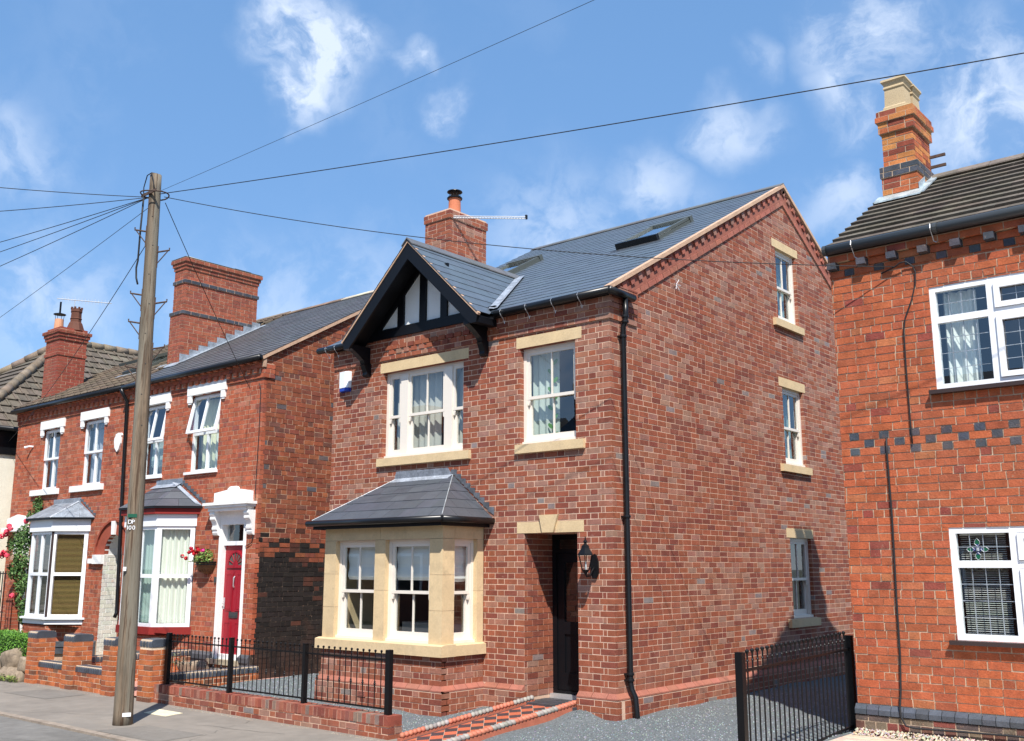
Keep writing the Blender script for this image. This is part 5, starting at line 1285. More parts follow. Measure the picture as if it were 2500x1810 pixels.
# stacks
def stack_pal(rs, s, t): return vary((.30, .085, .048) if rs.random() < .7 else (.25, .072, .046), rs, .12)
C1_ = chimney(HA, -12.95, -12.50, 1.42, 3.36, 6.15, 8.68, stack_pal, 'brick_old', 'mortar_old', .081, .228,
              [(6.1, 7.37, .03, None), (7.37, 7.45, .05, pal_blue), (8.075, 8.155, .025, pal_blue), (8.38, 8.46, .02, None), (8.46, 8.54, .045, None), (8.54, 8.70, .075, None)], seed=140)
m = MB(); m.prism([(-13.01, 1.36, 8.66), (-12.44, 1.36, 8.66), (-12.44, 3.42, 8.66), (-13.01, 3.42, 8.66)], (0, 0, .02), (.8, .75, .65))
m.hexa([(-13.03, 1.34, 8.675), (-12.42, 1.34, 8.675), (-12.42, 3.44, 8.675), (-13.03, 3.44, 8.675), (-12.90, 1.52, 8.73), (-12.55, 1.52, 8.73), (-12.55, 3.25, 8.70), (-12.90, 3.25, 8.70)], (.9, .85, .72)); m.build('flaunching', M['concrete'], HA)
m = MB(); m.hexa([(-12.9, 2.7, 8.74), (-12.5, 2.7, 8.70), (-12.5, 3.15, 8.70), (-12.9, 3.15, 8.74), (-12.9, 2.7, 8.755), (-12.5, 2.7, 8.715), (-12.5, 3.15, 8.715), (-12.9, 3.15, 8.755)], (.06, .06, .065)); m.build('loose_slate', M['old_slate'], HA)
tl = lambda y: LEZ + LSL * (y - LEY)
sp = Plane((-12.44, 0, 0), Y, X)
for i in range(9):
    y0_ = 1.36 + i * .23; m = MB(); sp.slab(m, [(y0_, tl(y0_) + .0), (y0_ + .23, tl(y0_ + .23) + .0), (y0_ + .23, tl(y0_ + .23) + .10), (y0_, tl(y0_ + .23) + .10)], 0, .008, (1.1, 1.12, 1.15)); m.build('flashing_step', M['lead'], HA)
m = MB(); m.prism([(-12.44, 1.3, tl(1.3) + .02), (-12.30, 1.3, tl(1.3) + .02), (-12.30, 3.5, tl(3.5) + .02), (-12.44, 3.5, tl(3.5) + .02)], (0, 0, .015), (1.4, 1.42, 1.45)); m.prism([(-13.2, 1.15, tl(1.15) + .03), (-12.3, 1.15, tl(1.15) + .02), (-12.3, 1.36, tl(1.36) + .03), (-13.2, 1.36, tl(1.36) + .04)], (0, 0, .015), (1.5, 1.52, 1.55)); m.build('lead_apron', M['lead'], HA)
C2_ = chimney(HB, -17.78, -17.08, .82, 1.52, 5.75, 7.66, lambda r, a, b: vary((.26, .060, .038), r, .07), 'brick_old', 'mortar_old', .081, .228, [(6.95, 7.05, .02, None), (7.32, 7.40, .03, None), (7.40, 7.48, .055, None), (7.48, 7.57, .085, None)], seed=150)
m = MB(); m.hexa([(-17.87, .73, 7.565), (-16.99, .73, 7.565), (-16.99, 1.61, 7.565), (-17.87, 1.61, 7.565), (-17.80, .81, 7.61), (-17.06, .81, 7.63), (-17.06, 1.53, 7.61), (-17.80, 1.53, 7.60)], (.55, .46, .28)); m.build('flaunching', M['concrete'], HB)
t = thing('chimney_pot', (-17.62, 1.02, 7.66), 'pale orange clay pot with metal cowl on the far left stack', 'chimney pot')
m = MB(); m.lathe((-17.62, 1.02, 7.66), [(.115, 0), (.105, .32), (.09, .32)], 16, (1.1, 1.7, 2.0)); m.build('pot', M['terracotta'], t)
m = MB(); m.lathe((-17.62, 1.02, 8.10), [(.15, 0), (.15, .015), (.03, .05)], 16); m.tube([(-17.62, 1.02, 8.13), (-17.62, 1.02, 8.44)], .026, 6)
for k in range(4): a = k * 1.57; m.tube([(-17.62 + .1 * math.cos(a), 1.02 + .1 * math.sin(a), 7.97), (-17.62 + .12 * math.cos(a), 1.02 + .12 * math.sin(a), 8.11)], .006, 4)
m.build('cowl', M['black_iron'], t)
t = thing('chimney_pot', (-17.27, 1.28, 7.66), 'brown crown topped chimney pot with flared foot on the far left stack', 'chimney pot')
m = MB(); m.lathe((-17.27, 1.28, 7.66), [(.24, 0), (.22, .05), (.165, .20), (.14, .23), (.135, .30), (.15, .32), (.135, .34), (.13, .48), (.145, .50), (.14, .58), (.11, .58)], 8, (.22, .25, .3)); m.build('pot', M['terracotta'], t)
m = MB()
for k in range(8): a = k * math.pi / 4; m.box(-17.27 + .125 * math.cos(a) - .02, -17.27 + .125 * math.cos(a) + .02, 1.28 + .125 * math.sin(a) - .02, 1.28 + .125 * math.sin(a) + .02, 8.23, 8.28, (.22, .25, .3))
m.build('crown', M['terracotta'], t)
t = thing('tv_aerial', (-17.5, 1.1, 8.2), 'long white rod aerial over the two pots of the far left stack', 'aerial')
b0, b1 = V(-17.70, .95, 8.53), V(-17.06, 2.08, 8.52)
m = MB(); m.tube([b0, b1], .012, 5); m.tube([V(-17.5, 1.32, 7.6), V(-17.5, 1.32, 8.54)], .014, 5); m.build('boom', M['aluminium'], t)
m = MB()
for i in range(15): p = b0.lerp(b1, (i + 1.5) / 16.5); m.tube([p - Z * .075, p + Z * .075], .006, 4)
m.build('element', M['aluminium'], t, kind='stuff')

# ------------------------------------------------------------------ cream rendered house at the far left
HC = thing('rendered_house', (-22.2, 4, 0), 'cream rendered house with hipped brown tiled roof at the left edge', 'house')
cx0, cx1, cy0, cy1, cz = -26.3, -18.25, -.65, 9.5, 5.15
m = MB(); m.box(cx0 + .3, cx1 - .2, cy0 + .3, cy1 - .3, -.2, cz - .03); m.build('wall', M['cream_render'], HC)
m = MB(); m.box(cx1 - .19, cx1 - .15, cy0 + .3, cy1 - .3, cz - .62, cz - .05); m.box(cx0, cx1, cy0, cy1, cz - .05, cz); m.build('fascia', M['black_paint'], HC)
gutter('gutter', [(cx1 + .02, cy0, cz + .01), (cx1 + .02, cy1, cz + .0)], .06, M['black_plastic'], HC); gutter('gutter', [(cx0, cy0 - .02, cz + .01), (cx1, cy0 - .02, cz + .01)], .06, M['black_plastic'], HC)
hw = (cx1 - cx0) / 2; hz = 3.30; slp = hz / hw; ca_ = math.atan(slp); CT = hw / math.cos(ca_)
TC = Pieces('roof_tile', 'roof_tiling', M['roof_tile'], HC)
ep = Plane((cx1, 0, cz), Y, (math.sin(ca_), 0, math.cos(ca_)), (-math.cos(ca_), 0, math.sin(ca_)))
roof_plane(TC, ep, cy0, cy1, CT, .33, .35, pal_tile_grey, clips=[(-1, hw / CT, -cy0)], half=False, seed=101, th=.04, joint=.012, lift=.01)
fp = Plane((0, cy0, cz), X, (0, -math.sin(ca_), math.cos(ca_)), (0, math.cos(ca_), math.sin(ca_)))
roof_plane(TC, fp, cx0, cx1, CT, .33, .35, pal_tile_grey, clips=[(1, hw / CT, cx1), (-1, hw / CT, -cx0)], half=False, seed=102, th=.04, joint=.012, lift=.01)
TC.flush()
m = MB()
for j in range(int(CT / .35) + 1):
    y = cy0 + j * .35 * hw / CT + .12
    while y < cy1: m.tube([ep.at(y, j * .35 - .005, .045), ep.at(y, j * .35 + .33, .024)], .032, 5, pal_tile_grey(rng, 0, 0)); y += .33
m.build('tile_roll', M['roof_tile'], HC, kind='stuff')
m = MB(); ap = V((cx0 + cx1) / 2, cy0 + hw, cz + hz); m.poly([(cx0, cy0, cz), (cx1, cy0, cz), ap]); m.poly([(cx1, cy0, cz), (cx1, cy1, cz), (ap.x, cy1, cz + hz), ap]); m.poly([(cx0, cy0, cz), ap, (ap.x, cy1, cz + hz), (cx0, cy1, cz)]); m.build('roof_deck', M['old_slate'], HC)
for a, b in ((V(cx1, cy0, cz + .05), ap + V(0, 0, .06)), (V(cx0, cy0, cz + .05), ap + V(0, 0, .06)), (ap + V(0, 0, .05), V(ap.x, cy1, cz + hz + .05))):
    n = int((b - a).length / .40)
    for i in range(n):
        m = MB(); p, q = a.lerp(b, i / n), a.lerp(b, (i + .97) / n); m.tube([p + Z * .01, q], [.125, .115], 10, vary((.19, .15, .11), rng, .12)); m.build('hip_tile', M['roof_tile'], HC, smooth=True)

# ------------------------------------------------------------------ old house on the right
RYF = .40; RXL = 2.80
HR = thing('end_house', (6.2, 3, 0), 'orange brick house with white leaded windows at the right edge', 'house')
rf = Plane((0, RYF, 0), X, -Y)
RW = [rect(3.86, 5.75, 3.62, 4.735), rect(3.86, 5.75, 1.085, 2.195)]
blue = []
def pal_r(rs, s, t): return pal_right(rs, s, t)
PR = Pieces('brick', 'brickwork', M['brick_right'], HR)
c_ = .0838; rows = []
T0r = .40
zb0 = T0r + c_ * 31       # three chequered courses
brick_wall(PR, rf, RXL, 7.5, T0r, zb0, c_, .2175, 'garden', pal_r, holes=RW, seed=111, jit=.003, proud=.003)
def chequer(z, off):
    x = RXL + off; last = RXL
    while x < 7.5:
        if x > last + .01: PR.add(rf, rect(last, x - .009, z, z + c_ - .010), -.09, rng.uniform(-.003, .003), pal_right(rng, 0, 0), .003)
        if not (RW[0][0][0] - .05 < x < RW[0][1][0] and RW[0][0][1] < z < RW[0][2][1]): PR.add(rf, rect(x, x + .098, z, z + c_ - .010), -.09, rng.uniform(0, .004), pal_blue(rng, 0, 0), .002)
        last = x + .107; x += .325
for i, off in enumerate((.10, .262, .10)): chequer(zb0 + i * c_, off)
brick_wall(PR, rf, RXL, 7.5, zb0 + 3 * c_, 5.03, c_, .2175, 'garden', pal_r, holes=RW, seed=112, jit=.003, proud=.003)
z = 5.03; 
for i, (off, o) in enumerate(((.17, .004), (.0, .0))):
    x = RXL + off; last = RXL
    while x < 7.4:
        if x > last + .01: PR.add(rf, rect(last, x - .009, z, z + c_ - .010), -.09, .01, pal_right(rng, 0, 0), .003)
        PR.add(rf, rect(x, x + .10, z, z + c_ - .010), -.09, .012 + (.09 if i == 1 else 0), pal_blue(rng, 0, 0), .002)
        last = x + .11; x += .335
    z += c_
brick_wall(PR, rf, RXL, 7.5, z, 5.375, c_, .2175, 'garden', pal_r, seed=113, out=.06)
brick_wall(PR, rf, RXL - .02, 7.5, -.1, .285, c_, .2175, 'garden', lambda r, a, b: vary(r.choice([(.13, .06, .045), (.16, .12, .085), (.10, .075, .07), (.20, .055, .045)]), r, .15), seed=114, out=.03)
rs_ = Plane((RXL, 0, 0), -Y, -X)
brick_wall(PR, rs_, -4.8, -RYF - .1, -.1, 6.7, c_, .2175, 'garden', pal_r, clips=[(.608, 1, 5.12), (-.608, 1, 6.72 + .608 * 2.62)], seed=115)
PR.flush()
wall_body(M['mortar_right'], rf, rect(RXL + .003, 7.5, -.3, 5.32), RW, HR, reveal=.12, recess=.007)
m = MB(); rf.slab(m, rect(RXL, 7.5, z + .0, 5.37), -.01, .055); m.build('mortar', M['mortar_right'], HR); m = MB(); rf.slab(m, rect(RXL - .016, 7.5, -.3, .285), -.01, .026); m.build('mortar', M['mortar_right'], HR)
m = MB(); m.poly([(RXL + .004, RYF, -.3), (RXL + .004, 4.8, -.3), (RXL + .004, 4.8, 5.2), (RXL + .004, 2.6, 6.66), (RXL + .004, RYF, 5.3)]); m.build('mortar', M['mortar_right'], HR); m = MB(); m.box(RXL + .05, 7.5, 4.7, 4.8, -.3, 5.3); m.build('rear_wall', M['mortar_right'], HR)
x = RXL - .02
while x < 5.6:
    m = MB(); q = x + .126; col = pal_blue(rng, 0, 0)
    pts = [rf.at(x, .295, .042), rf.at(x, .345, .042), rf.at(x, .392, .002), rf.at(x, .392, -.03), rf.at(x, .295, -.03)]
    m.prism(pts, (q - x - .007, 0, 0), col); m.build('plinth_brick', M['blue_brick'], HR); x += .126
# leaded windows
def leaded(house, pl, s0, s1, t0, t1, rec):
    P = M['upvc']; m = MB(); ring(m, pl, s0, s1, t0, t1, .06, -rec - .07, -rec); tm = t1 - .33 * (t1 - t0)
    ms = s0 + .60
    pl.slab(m, rect(ms - .035, ms + .035, t0 + .06, t1 - .06), -rec - .07, -rec, back=True); pl.slab(m, rect(s0 + .06, ms - .035, tm - .035, tm + .035), -rec - .07, -rec + .001, back=True)
    me = ms + .035; pl.slab(m, rect(me, s1 - .06, tm - .035, tm + .035), -rec - .07, -rec + .001, back=True)
    win = m.build('window', P, house)
    L = [(s0 + .06, ms - .035, t0 + .06, tm - .035, 4, 4), (s0 + .06, ms - .035, tm + .035, t1 - .06, 4, 2)]
    for (a, b, c, e) in ((me + .005, me + .70, t0 + .065, tm - .04), (me + .005, me + .70, tm + .04, t1 - .065)):
        mm = MB(); ring(mm, pl, a, b, c, e, .055, -rec - .02, -rec + .022); mm.build('sash', P, win)
        L.append((a + .055, b - .055, c + .055, e - .055, 4, 4 if e < tm else 2))
    for (a, b, c, e, nx, nz) in L:
        pane(pl, a, b, c, e, -rec - .03, win)
        mm = MB()
        for i in range(1, nx): x = a + (b - a) * i / nx; pl.slab(mm, rect(x - .003, x + .003, c, e), -rec - .03, -rec - .0265, (1.3, 1.35, 1.4))
        for i in range(1, nz): q = c + (e - c) * i / nz; pl.slab(mm, rect(a, b, q - .003, q + .003), -rec - .03, -rec - .0262, (1.3, 1.35, 1.4))
        mm.build('lead_came', M['lead'], win)
    room(house, pl, s0, s1, t0, t1, rec + .12, 2.2, .2); return win
w1 = leaded(HR, rf, 3.86, 5.75, 3.62, 4.735, .012); w2 = leaded(HR, rf, 3.86, 5.75, 1.085, 2.195, .012)
for (t_, o) in ((3.605, .075), (1.07, .075)):
    m = MB(); rf.slab(m, rect(3.80, 5.8, t_ - .03, t_ + .012), -.05, o, back=True); m.build('sill', M['brown_plastic'], HR)
# stained glass flower in the lower window
fx, fz = 4.115, 1.975
def petal(cx, cz, an, l, w):
    return [(cx + l * u * math.cos(an) - w * v * math.sin(an), cz + l * u * math.sin(an) + w * v * math.cos(an)) for u, v in ((0, 0), (.35, -.5), (.7, -.4), (1, 0), (.7, .4), (.35, .5))]
m = MB()
for k in range(4): m.poly([rf.at(p[0], p[1], -.039) for p in petal(fx + .03 * math.cos(k * math.pi / 2), fz + .03 * math.sin(k * math.pi / 2), k * math.pi / 2, .075, .05)])
m.build('green_petal', M['green_glass'], w2, kind='stuff')
m = MB()
for k in range(4): m.poly([rf.at(fx + .035 * math.cos(k * math.pi / 2) + .018 * math.cos(j * .785), fz + .035 * math.sin(k * math.pi / 2) + .018 * math.sin(j * .785), -.0385) for j in range(8)])
m.build('blue_petal', M['blue_glass'], w2, kind='stuff')
m = MB(); m.lathe((fx, RYF + .038, fz), [(.016, -.016), (.016, .016)], 8, (1.4, 1.4, 1.4))
for k in range(4):
    pp_ = [rf.at(p[0], p[1], -.036) for p in petal(fx + .03 * math.cos(k * math.pi / 2), fz + .03 * math.sin(k * math.pi / 2), k * math.pi / 2, .077, .053)]; m.tube(pp_ + [pp_[0]], .0025, 4, (1.4, 1.4, 1.4))
m.build('flower_came', M['lead'], w2)
curtain('white curtains hanging behind the leaded upstairs window', rf, 3.92, 4.26, 3.62, 4.70, -.24, (.80, .82, .78), 4, .035)
venetian('white slatted blind behind the leaded downstairs window', rf, 3.93, 4.36, 1.15, 2.15, -.12, (.62, .62, .58), .021, tilt=.008)
venetian('white slatted blind behind the opening light of the leaded downstairs window', rf, 4.50, 5.6, 1.15, 2.15, -.12, (.62, .62, .58), .021, tilt=.008)
# right roof
RSL = .608; ra = math.atan(RSL); RRY = 2.62; REY, REZ = RYF - .10, 5.37; RT = (RRY - REY) / math.cos(ra)
rp = Plane((0, REY, REZ), X, (0, -math.sin(ra), math.cos(ra)), (0, math.cos(ra), math.sin(ra)))
TR_ = Pieces('roof_tile', 'roof_tiling', M['roof_tile'], HR)
roof_plane(TR_, rp, RXL + .01, 7.6, RT, .32, .235, pal_tile_grey, seed=121, th=.032, half=True, joint=.005); TR_.flush()
RRZ = REZ + RSL * (RRY - REY)
m = MB(); m.poly([(RXL, REY, REZ - .02), (7.6, REY, REZ - .02), (7.6, RRY, RRZ - .02), (RXL, RRY, RRZ - .02)]); m.poly([(RXL, RRY, RRZ - .01), (7.6, RRY, RRZ - .01), (7.6, 4.95, REZ - .1), (RXL, 4.95, REZ - .1)]); m.build('roof_deck', M['old_slate'], HR)
ridge_tiles((RXL + .5, RRY, RRZ + .03), (7.6, RRY, RRZ + .03), .40, M['roof_tile'], HR, lambda a, b, c: vary((.16, .135, .11), rng, .12), slope=.62)
gutter('gutter', [(RXL - .01, REY - .02, REZ - .035), (7.6, REY - .02, REZ - .035)], .055, M['grey_plastic'], HR)
m = MB(); m.lathe((0, 0, 0), [(.07, 0), (.07, .03)], 12); m = MB(); m.tube([(RXL - .02, REY - .02, REZ - .035), (RXL + .02, REY - .02, REZ - .035)], .061, 12); m.tube([(4.0, REY - .02, REZ - .035), (4.04, REY - .02, REZ - .035)], .060, 12); m.build('gutter_joint', M['grey_plastic'], HR)
m = MB(); m.box(RXL, 7.5, RYF - .10, RYF - .062, 5.28, 5.34); m.build('fascia', M['black_paint'], HR)
for x in (3.12, 3.98):
    m = MB(); m.tube([(x, REY - .07, REZ + .01), (x, REY - .082, REZ - .04), (x, REY - .03, REZ - .10), (x, REY + .02, REZ - .16), (x + .03, REY + .015, REZ - .18)], .005, 5); m.build('gutter_hook', M['aluminium'], HR)
# right stack
def pal_rs(rs, s, t):
    r = rs.random(); return vary((.42, .115, .045) if r < .55 else (.48, .19, .06) if r < .8 else (.24, .06, .035), rs, .15)
C3_ = chimney(HR, 2.935, 3.325, 2.04, 2.70, 6.18, 7.635, pal_rs, 'brick_right', 'mortar_right', .0765, .2175, [(6.1, 6.72, .03, None), (6.72, 6.80, .045, pal_blue), (7.33, 7.41, .03, None), (7.41, 7.49, .055, None), (7.49, 7.57, .04, None)], seed=160)
m = MB(); m.hexa([(2.90, 2.0, 7.625), (3.36, 2.0, 7.625), (3.36, 2.73, 7.625), (2.90, 2.73, 7.625), (2.95, 2.06, 7.665), (3.31, 2.06, 7.665), (3.31, 2.68, 7.665), (2.95, 2.68, 7.665)], (.75, .62, .42)); m.build('flaunching', M['concrete'], HR)
for (py_, lab) in ((2.21, 'square buff chimney pot nearest the street on the right stack'), (2.56, 'square buff chimney pot at the back of the right stack')):
    t = thing('chimney_pot', (3.12, py_, 7.52), lab, 'chimney pot')
    m = MB(); k = 1.414 * .90
    m.lathe((3.12, py_, 7.64), [(.165 * k, 0), (.160 * k, .05), (.145 * k, .07), (.135 * k, .30), (.15 * k, .315), (.15 * k, .33), (.137 * k, .345), (.155 * k, .39), (.175 * k, .41), (.17 * k, .44), (.13 * k, .44), (.12 * k, .2)], 4, (.78, .80, .84), sq=True)
    m.build('pot', M['stone'], t)
zr = lambda y: REZ + RSL * (y - REY)
m = MB(); m.prism([(2.84, 1.84, zr(1.84) + .035), (3.42, 1.84, zr(1.84) + .035), (3.42, 2.02, zr(2.02) + .045), (2.84, 2.02, zr(2.02) + .045)], (0, 0, .02), (1.7, 1.8, 1.7)); m.prism([(3.33, 1.9, zr(1.9) + .035), (3.45, 1.9, zr(1.9) + .035), (3.45, 2.6, zr(2.6) + .035), (3.33, 2.6, zr(2.6) + .045)], (0, 0, .02), (1.5, 1.6, 1.6)); m.build('lead_apron', M['lead'], HR)
m = MB(); m.obox((3.362, 2.0, zr(2.0) + .03), (.008, 0, 0), (0, .25, RSL * .25), (0, 0, .12), (1.5, 1.6, 1.6)); m.build('lead_flashing', M['lead'], HR)
t = thing('aerial_bracket', (3.40, 2.72, 6.95), 'rusty slotted bracket left on the back of the right stack', 'bracket')
for z in (6.95, 7.09):
    m = MB(); m.box(3.31, 3.52, 2.66, 2.69, z, z + .035); m.build('arm', M['rust'], t)

# ------------------------------------------------------------------ houses across the street (seen mirrored in the panes)
for k, (x0, lab) in enumerate(((-34, 'terraced house across the street, farthest along to the left'), (-25, 'terraced house across the street facing the pair of old brick houses'), (-16, 'terraced house across the street facing the new brick house'), (-7, 'terraced house across the street behind the camera, facing the right house'))):
    ho = thing('opposite_house', (x0 + 4, -20, 0), lab, 'house')
    m = MB(); m.box(x0, x0 + 8.4, -24, -17, -.2, 5.2, (.22, .07, .045)); m.build('wall', M['brick_old'], ho)
    m = MB(); m.prism([(x0 - .1, -17 + .2, 5.15), (x0 - .1, -20.5, 7.6), (x0 - .1, -24.2, 5.15)], (8.6, 0, 0), (.08, .08, .085)); m.build('roof', M['old_slate'], ho)
    m = MB(); m.box(x0 + .3, x0 + 1.3, -21, -20, 6.6, 8.8, (.22, .07, .045)); m.build('chimney', M['brick_old'], ho)
    for wx in (1.2, 4.6):
        for wz in (.9, 3.4):
            m = MB(); m.box(x0 + wx, x0 + wx + 1.3, -17.02, -16.95, wz, wz + 1.4); m.build('window', M['upvc'], ho); m = MB(); m.box(x0 + wx + .1, x0 + wx + 1.2, -16.96, -16.94, wz + .1, wz + 1.3); m.build('pane', M['text'], ho)

# ------------------------------------------------------------------ telegraph pole
TP = thing('telegraph_pole', (-5.124, -3.46, -.15), 'tall weathered wooden telegraph pole with iron steps on the pavement', 'pole')
m = MB(); base, top = V(-5.124, -3.46, -.20), V(-5.305, -3.46, 7.22); n = 40
pts, rad = [], []
for i in range(n + 1): f = i / n; pts.append(base.lerp(top, f)); rad.append(.118 - .040 * f + .006 * math.exp(-f * 25))
m.tube(pts, rad, 20)
o = m.build('shaft', M['wood_pole'], TP, smooth=True)
def pole_at(z): return base.lerp(top, (z - base.z) / (top.z - base.z))
def pr_(z): return .118 - .040 * (z - base.z) / (top.z - base.z)
m = MB(); p = pole_at(7.2); m.prism([p + V(-.070, -.03, 0), p + V(-.0, -.074, 0), p + V(.070, -.03, -.02), p + V(.070, .03, -.02), p + V(0, .074, 0), p + V(-.070, .03, .02)], (0, 0, .045), (.8, .8, .75)); m.build('cap', M['wood_pole'], TP)
sdir = V(.763, .646, 0)
for z, sg in ((6.40, -1), (6.10, 1), (5.48, -1), (5.36, 1), (5.08, -1), (4.72, 1), (4.45, -1)):
    p = pole_at(z); r_ = pr_(z); d = sdir * sg * (1)
    m = MB(); e = p + d * (r_ + .165); m.tube([p + d * (r_ - .02) - Z * .02, e + Z * .01, e + Z * .045], [.013, .012, .010], 6); m.tube([e - d * .02, p + d * (r_ - .01) - Z * .20], .008, 5); m.tube([p + d * (r_ + .002) + Z * .07, p + d * (r_ + .002) - Z * .24], .012, 5); m.build('step', M['rust'], TP)
m = MB(); p = pole_at(6.93); m.tube([p + V(math.cos(a) * .19, math.sin(a) * .19, .0 + .01 * math.sin(a * 2)) for a in [k * math.pi / 12 for k in range(25)]], .010, 6); m.box(p.x - .19, p.x + .19, p.y - .10, p.y - .085, p.z - .02, p.z + .02); m.build('head_ring', M['rust'], TP)
m = MB(); q = p + V(0, -.09, .0); m.tube([q + V(-.14, 0, -.05), q + V(-.15, .0, .12), q + V(-.08, 0, .28), q + V(.03, 0, .29), q + V(.10, 0, .16), q + V(.13, 0, .0)], .008, 6); m.tube([q + V(-.13, 0, .03), q + V(-.155, 0, -.5), q + V(-.16, 0, -.95), q + V(-.19, 0, -1.05), q + V(-.17, 0, -1.2), q + V(-.12, 0, -1.3)], .014, 6); m.build('cable_loop', M['wire'], TP, smooth=True)
m = MB(); cn = (V(7.12, -10.3, 0) - V(-5.1, -3.46, 0)).normalized(); sd = V(-cn.y, cn.x, 0)
def on_pole(z, off, w, h, name, mt):
    p = pole_at(z) + cn * (pr_(z) - .002) + sd * off; mm = MB(); mm.obox(p - sd * w / 2 - Z * h / 2 - cn * .008, sd * w, Z * h, cn * .014); return mm.build(name, M[mt], TP)
on_pole(2.45, -.035, .11, .045, 'green_tag', 'green_glass'); on_pole(1.77, -.09, .04, .05, 'label_plate', 'upvc'); on_pole(-.02, .04, .10, .045, 'label_plate', 'upvc')
for txt, z, of in (('D', 2.375, -.06), ('P', 2.375, -.02), ('1', 2.30, -.085), ('0', 2.30, -.055), ('0', 2.30, -.010)):
    cu = bpy.data.curves.new('numeral', 'FONT'); cu.body = txt; cu.size = .075; cu.extrude = .003; cu.align_x = 'CENTER'
    ob = bpy.data.objects.new('tmp', cu); COL.objects.link(ob)
    dg = bpy.context.evaluated_depsgraph_get(); me = bpy.data.meshes.new_from_object(ob.evaluated_get(dg)); bpy.data.objects.remove(ob)
    no = bpy.data.objects.new('numeral', me); COL.objects.link(no); me.materials.clear(); me.materials.append(M['upvc'])
    rt = Matrix((( -sd.x * -1, 0, cn.x), (-sd.y * -1, 0, cn.y), (0, 1, 0))).to_4x4()
    wp = pole_at(z) + cn * (pr_(z) + .001) + sd * of - Z * .03
    no.parent = TP; no.matrix_basis = Matrix.Translation(wp - LOC[TP.name]) @ rt
m = MB()
for i in range(9):
    z = 7.0 - i * .42; p = pole_at(z) + cn * (pr_(z) - .010) + sd * .012 * (-1) ** i; m.ball((p.x, p.y, p.z), .014, 6, 4)
m.build('drill_hole', M['text'], TP, kind='stuff')

# ------------------------------------------------------------------ overhead wires
def wire(a, b, sag, label, r=.0055, n=24):
    a, b = Vector(a), Vector(b); pts = [a.lerp(b, i / n) - Z * sag * 4 * (i / n) * (1 - i / n) for i in range(n + 1)]
    m = MB(); m.tube(pts, r, 5); return tag(m.build('telephone_wire', M['wire'], smooth=True), label, 'wire', 'telephone wires from the pole')
HD = pole_at(6.93)
def far(a, p, k):
    a, p = Vector(a), Vector(p); return a + (p - a) * k
wire(HD + V(.1, 0, .02), far(HD, (2.17, -3.63, 6.90), 3.2), .12, 'telephone wire climbing to the top right over the street', .0026)
wire(HD + V(.12, 0, -.02), far(HD, (5.30, -1.02, 6.52), 1.8), .16, 'telephone wire running above the roofs to the right edge', .006)
for p, lab in (((-6.12, -5.22, 6.85), 'uppermost telephone wire leaving the pole to the left'), ((-6.93, -4.87, 6.80), 'second telephone wire from the top leaving to the left'), ((-8.67, -4.13, 6.9), 'third telephone wire from the top leaving to the left'),
               ((-9.20, -3.91, 6.9), 'fourth telephone wire from the top leaving to the left'), ((-10.04, -3.56, 6.9), 'lowest thick telephone wire leaving to the left')):
    wire(HD + V(-.15, 0, 0), far(HD, p, 3.2), .12, lab)
wire(HD + V(-.12, .05, -.1), (-18.6, -2.1, 5.9), .05, 'faint thin wire sloping down to the left edge', .004)
wire(HD + V(.17, .05, -.06), (3.545, .36, 5.02), .22, 'telephone wire crossing the new roof to the right house')
wire(HD + V(.12, .10, -.12), (-8.28, .36, 5.02), .04, 'telephone wire dropping from the pole to the red door house')
wire(HD + V(-.16, .05, -.62), (-18.42, .40, 4.85), .18, 'telephone wire running down past the small left chimney to the cream wall')

# ------------------------------------------------------------------ cables on walls
def cable(label, pts, r, parentless=True):
    m = MB(); m.tube(pts, r, 6); return tag(m.build('wall_cable', M['wire'], smooth=True), label, 'cable')
yc = RYF - .018
cable('black cable looping down the upper brickwork of the right house', [(3.38, yc, 4.98), (3.545, yc - .03, 5.02), (3.60, yc - .04, 5.05), (3.66, yc - .03, 5.055), (3.72, yc, 5.0), (3.745, yc, 4.93), (3.735, yc, 4.80), (3.68, yc, 4.62), (3.60, yc, 4.44), (3.575, yc, 4.30), (3.57, yc, 3.9), (3.572, yc, 3.2), (3.575, yc, 3.08)], .008)
cable('black cable running down the lower brickwork of the right house and along its foot', [(3.305, yc, 3.16), (3.30, yc, 3.0), (3.305, yc, 2.3), (3.29, yc, 1.5), (3.285, yc, .9), (3.265, yc, .55), (3.255, yc - .03, .38), (3.265, yc - .04, .30), (3.31, yc - .045, .22), (3.40, yc - .045, .205), (3.8, yc - .045, .215), (4.3, yc - .045, .225), (5.0, yc - .045, .22)], .0105)
cable('thin black cable down the corner of the red door house', [(-8.02, LY - .035, 5.10), (-7.985, LY - .02, 5.0), (-7.98, LY - .015, 4.2), (-8.0, LY - .015, 3.2), (-7.99, LY - .015, 2.35), (-8.03, LY - .02, 2.22), (-8.16, LY - .02, 2.17), (-8.22, LY - .02, 2.16)], .007)
m = MB(); m.tube([(-17.0, LY, 4.62), (-17.08, LY - .06, 4.63), (-17.16, LY - .14, 4.60)], [.02, .02, .03], 8); tag(m.build('security_sensor', M['upvc']), 'small white sensor on the wall left of the far left window', 'sensor')
m = MB(); m.tube([(-12.02, LY - .08, 5.12), (-11.9, LY - .10, 5.22), (-11.78, LY - .09, 5.26), (-11.74, LY - .04, 5.24)], .012, 6); tag(m.build('cable_stub', M['upvc'], smooth=True), 'white stub of cable under the gutter beside the pole', 'cable')

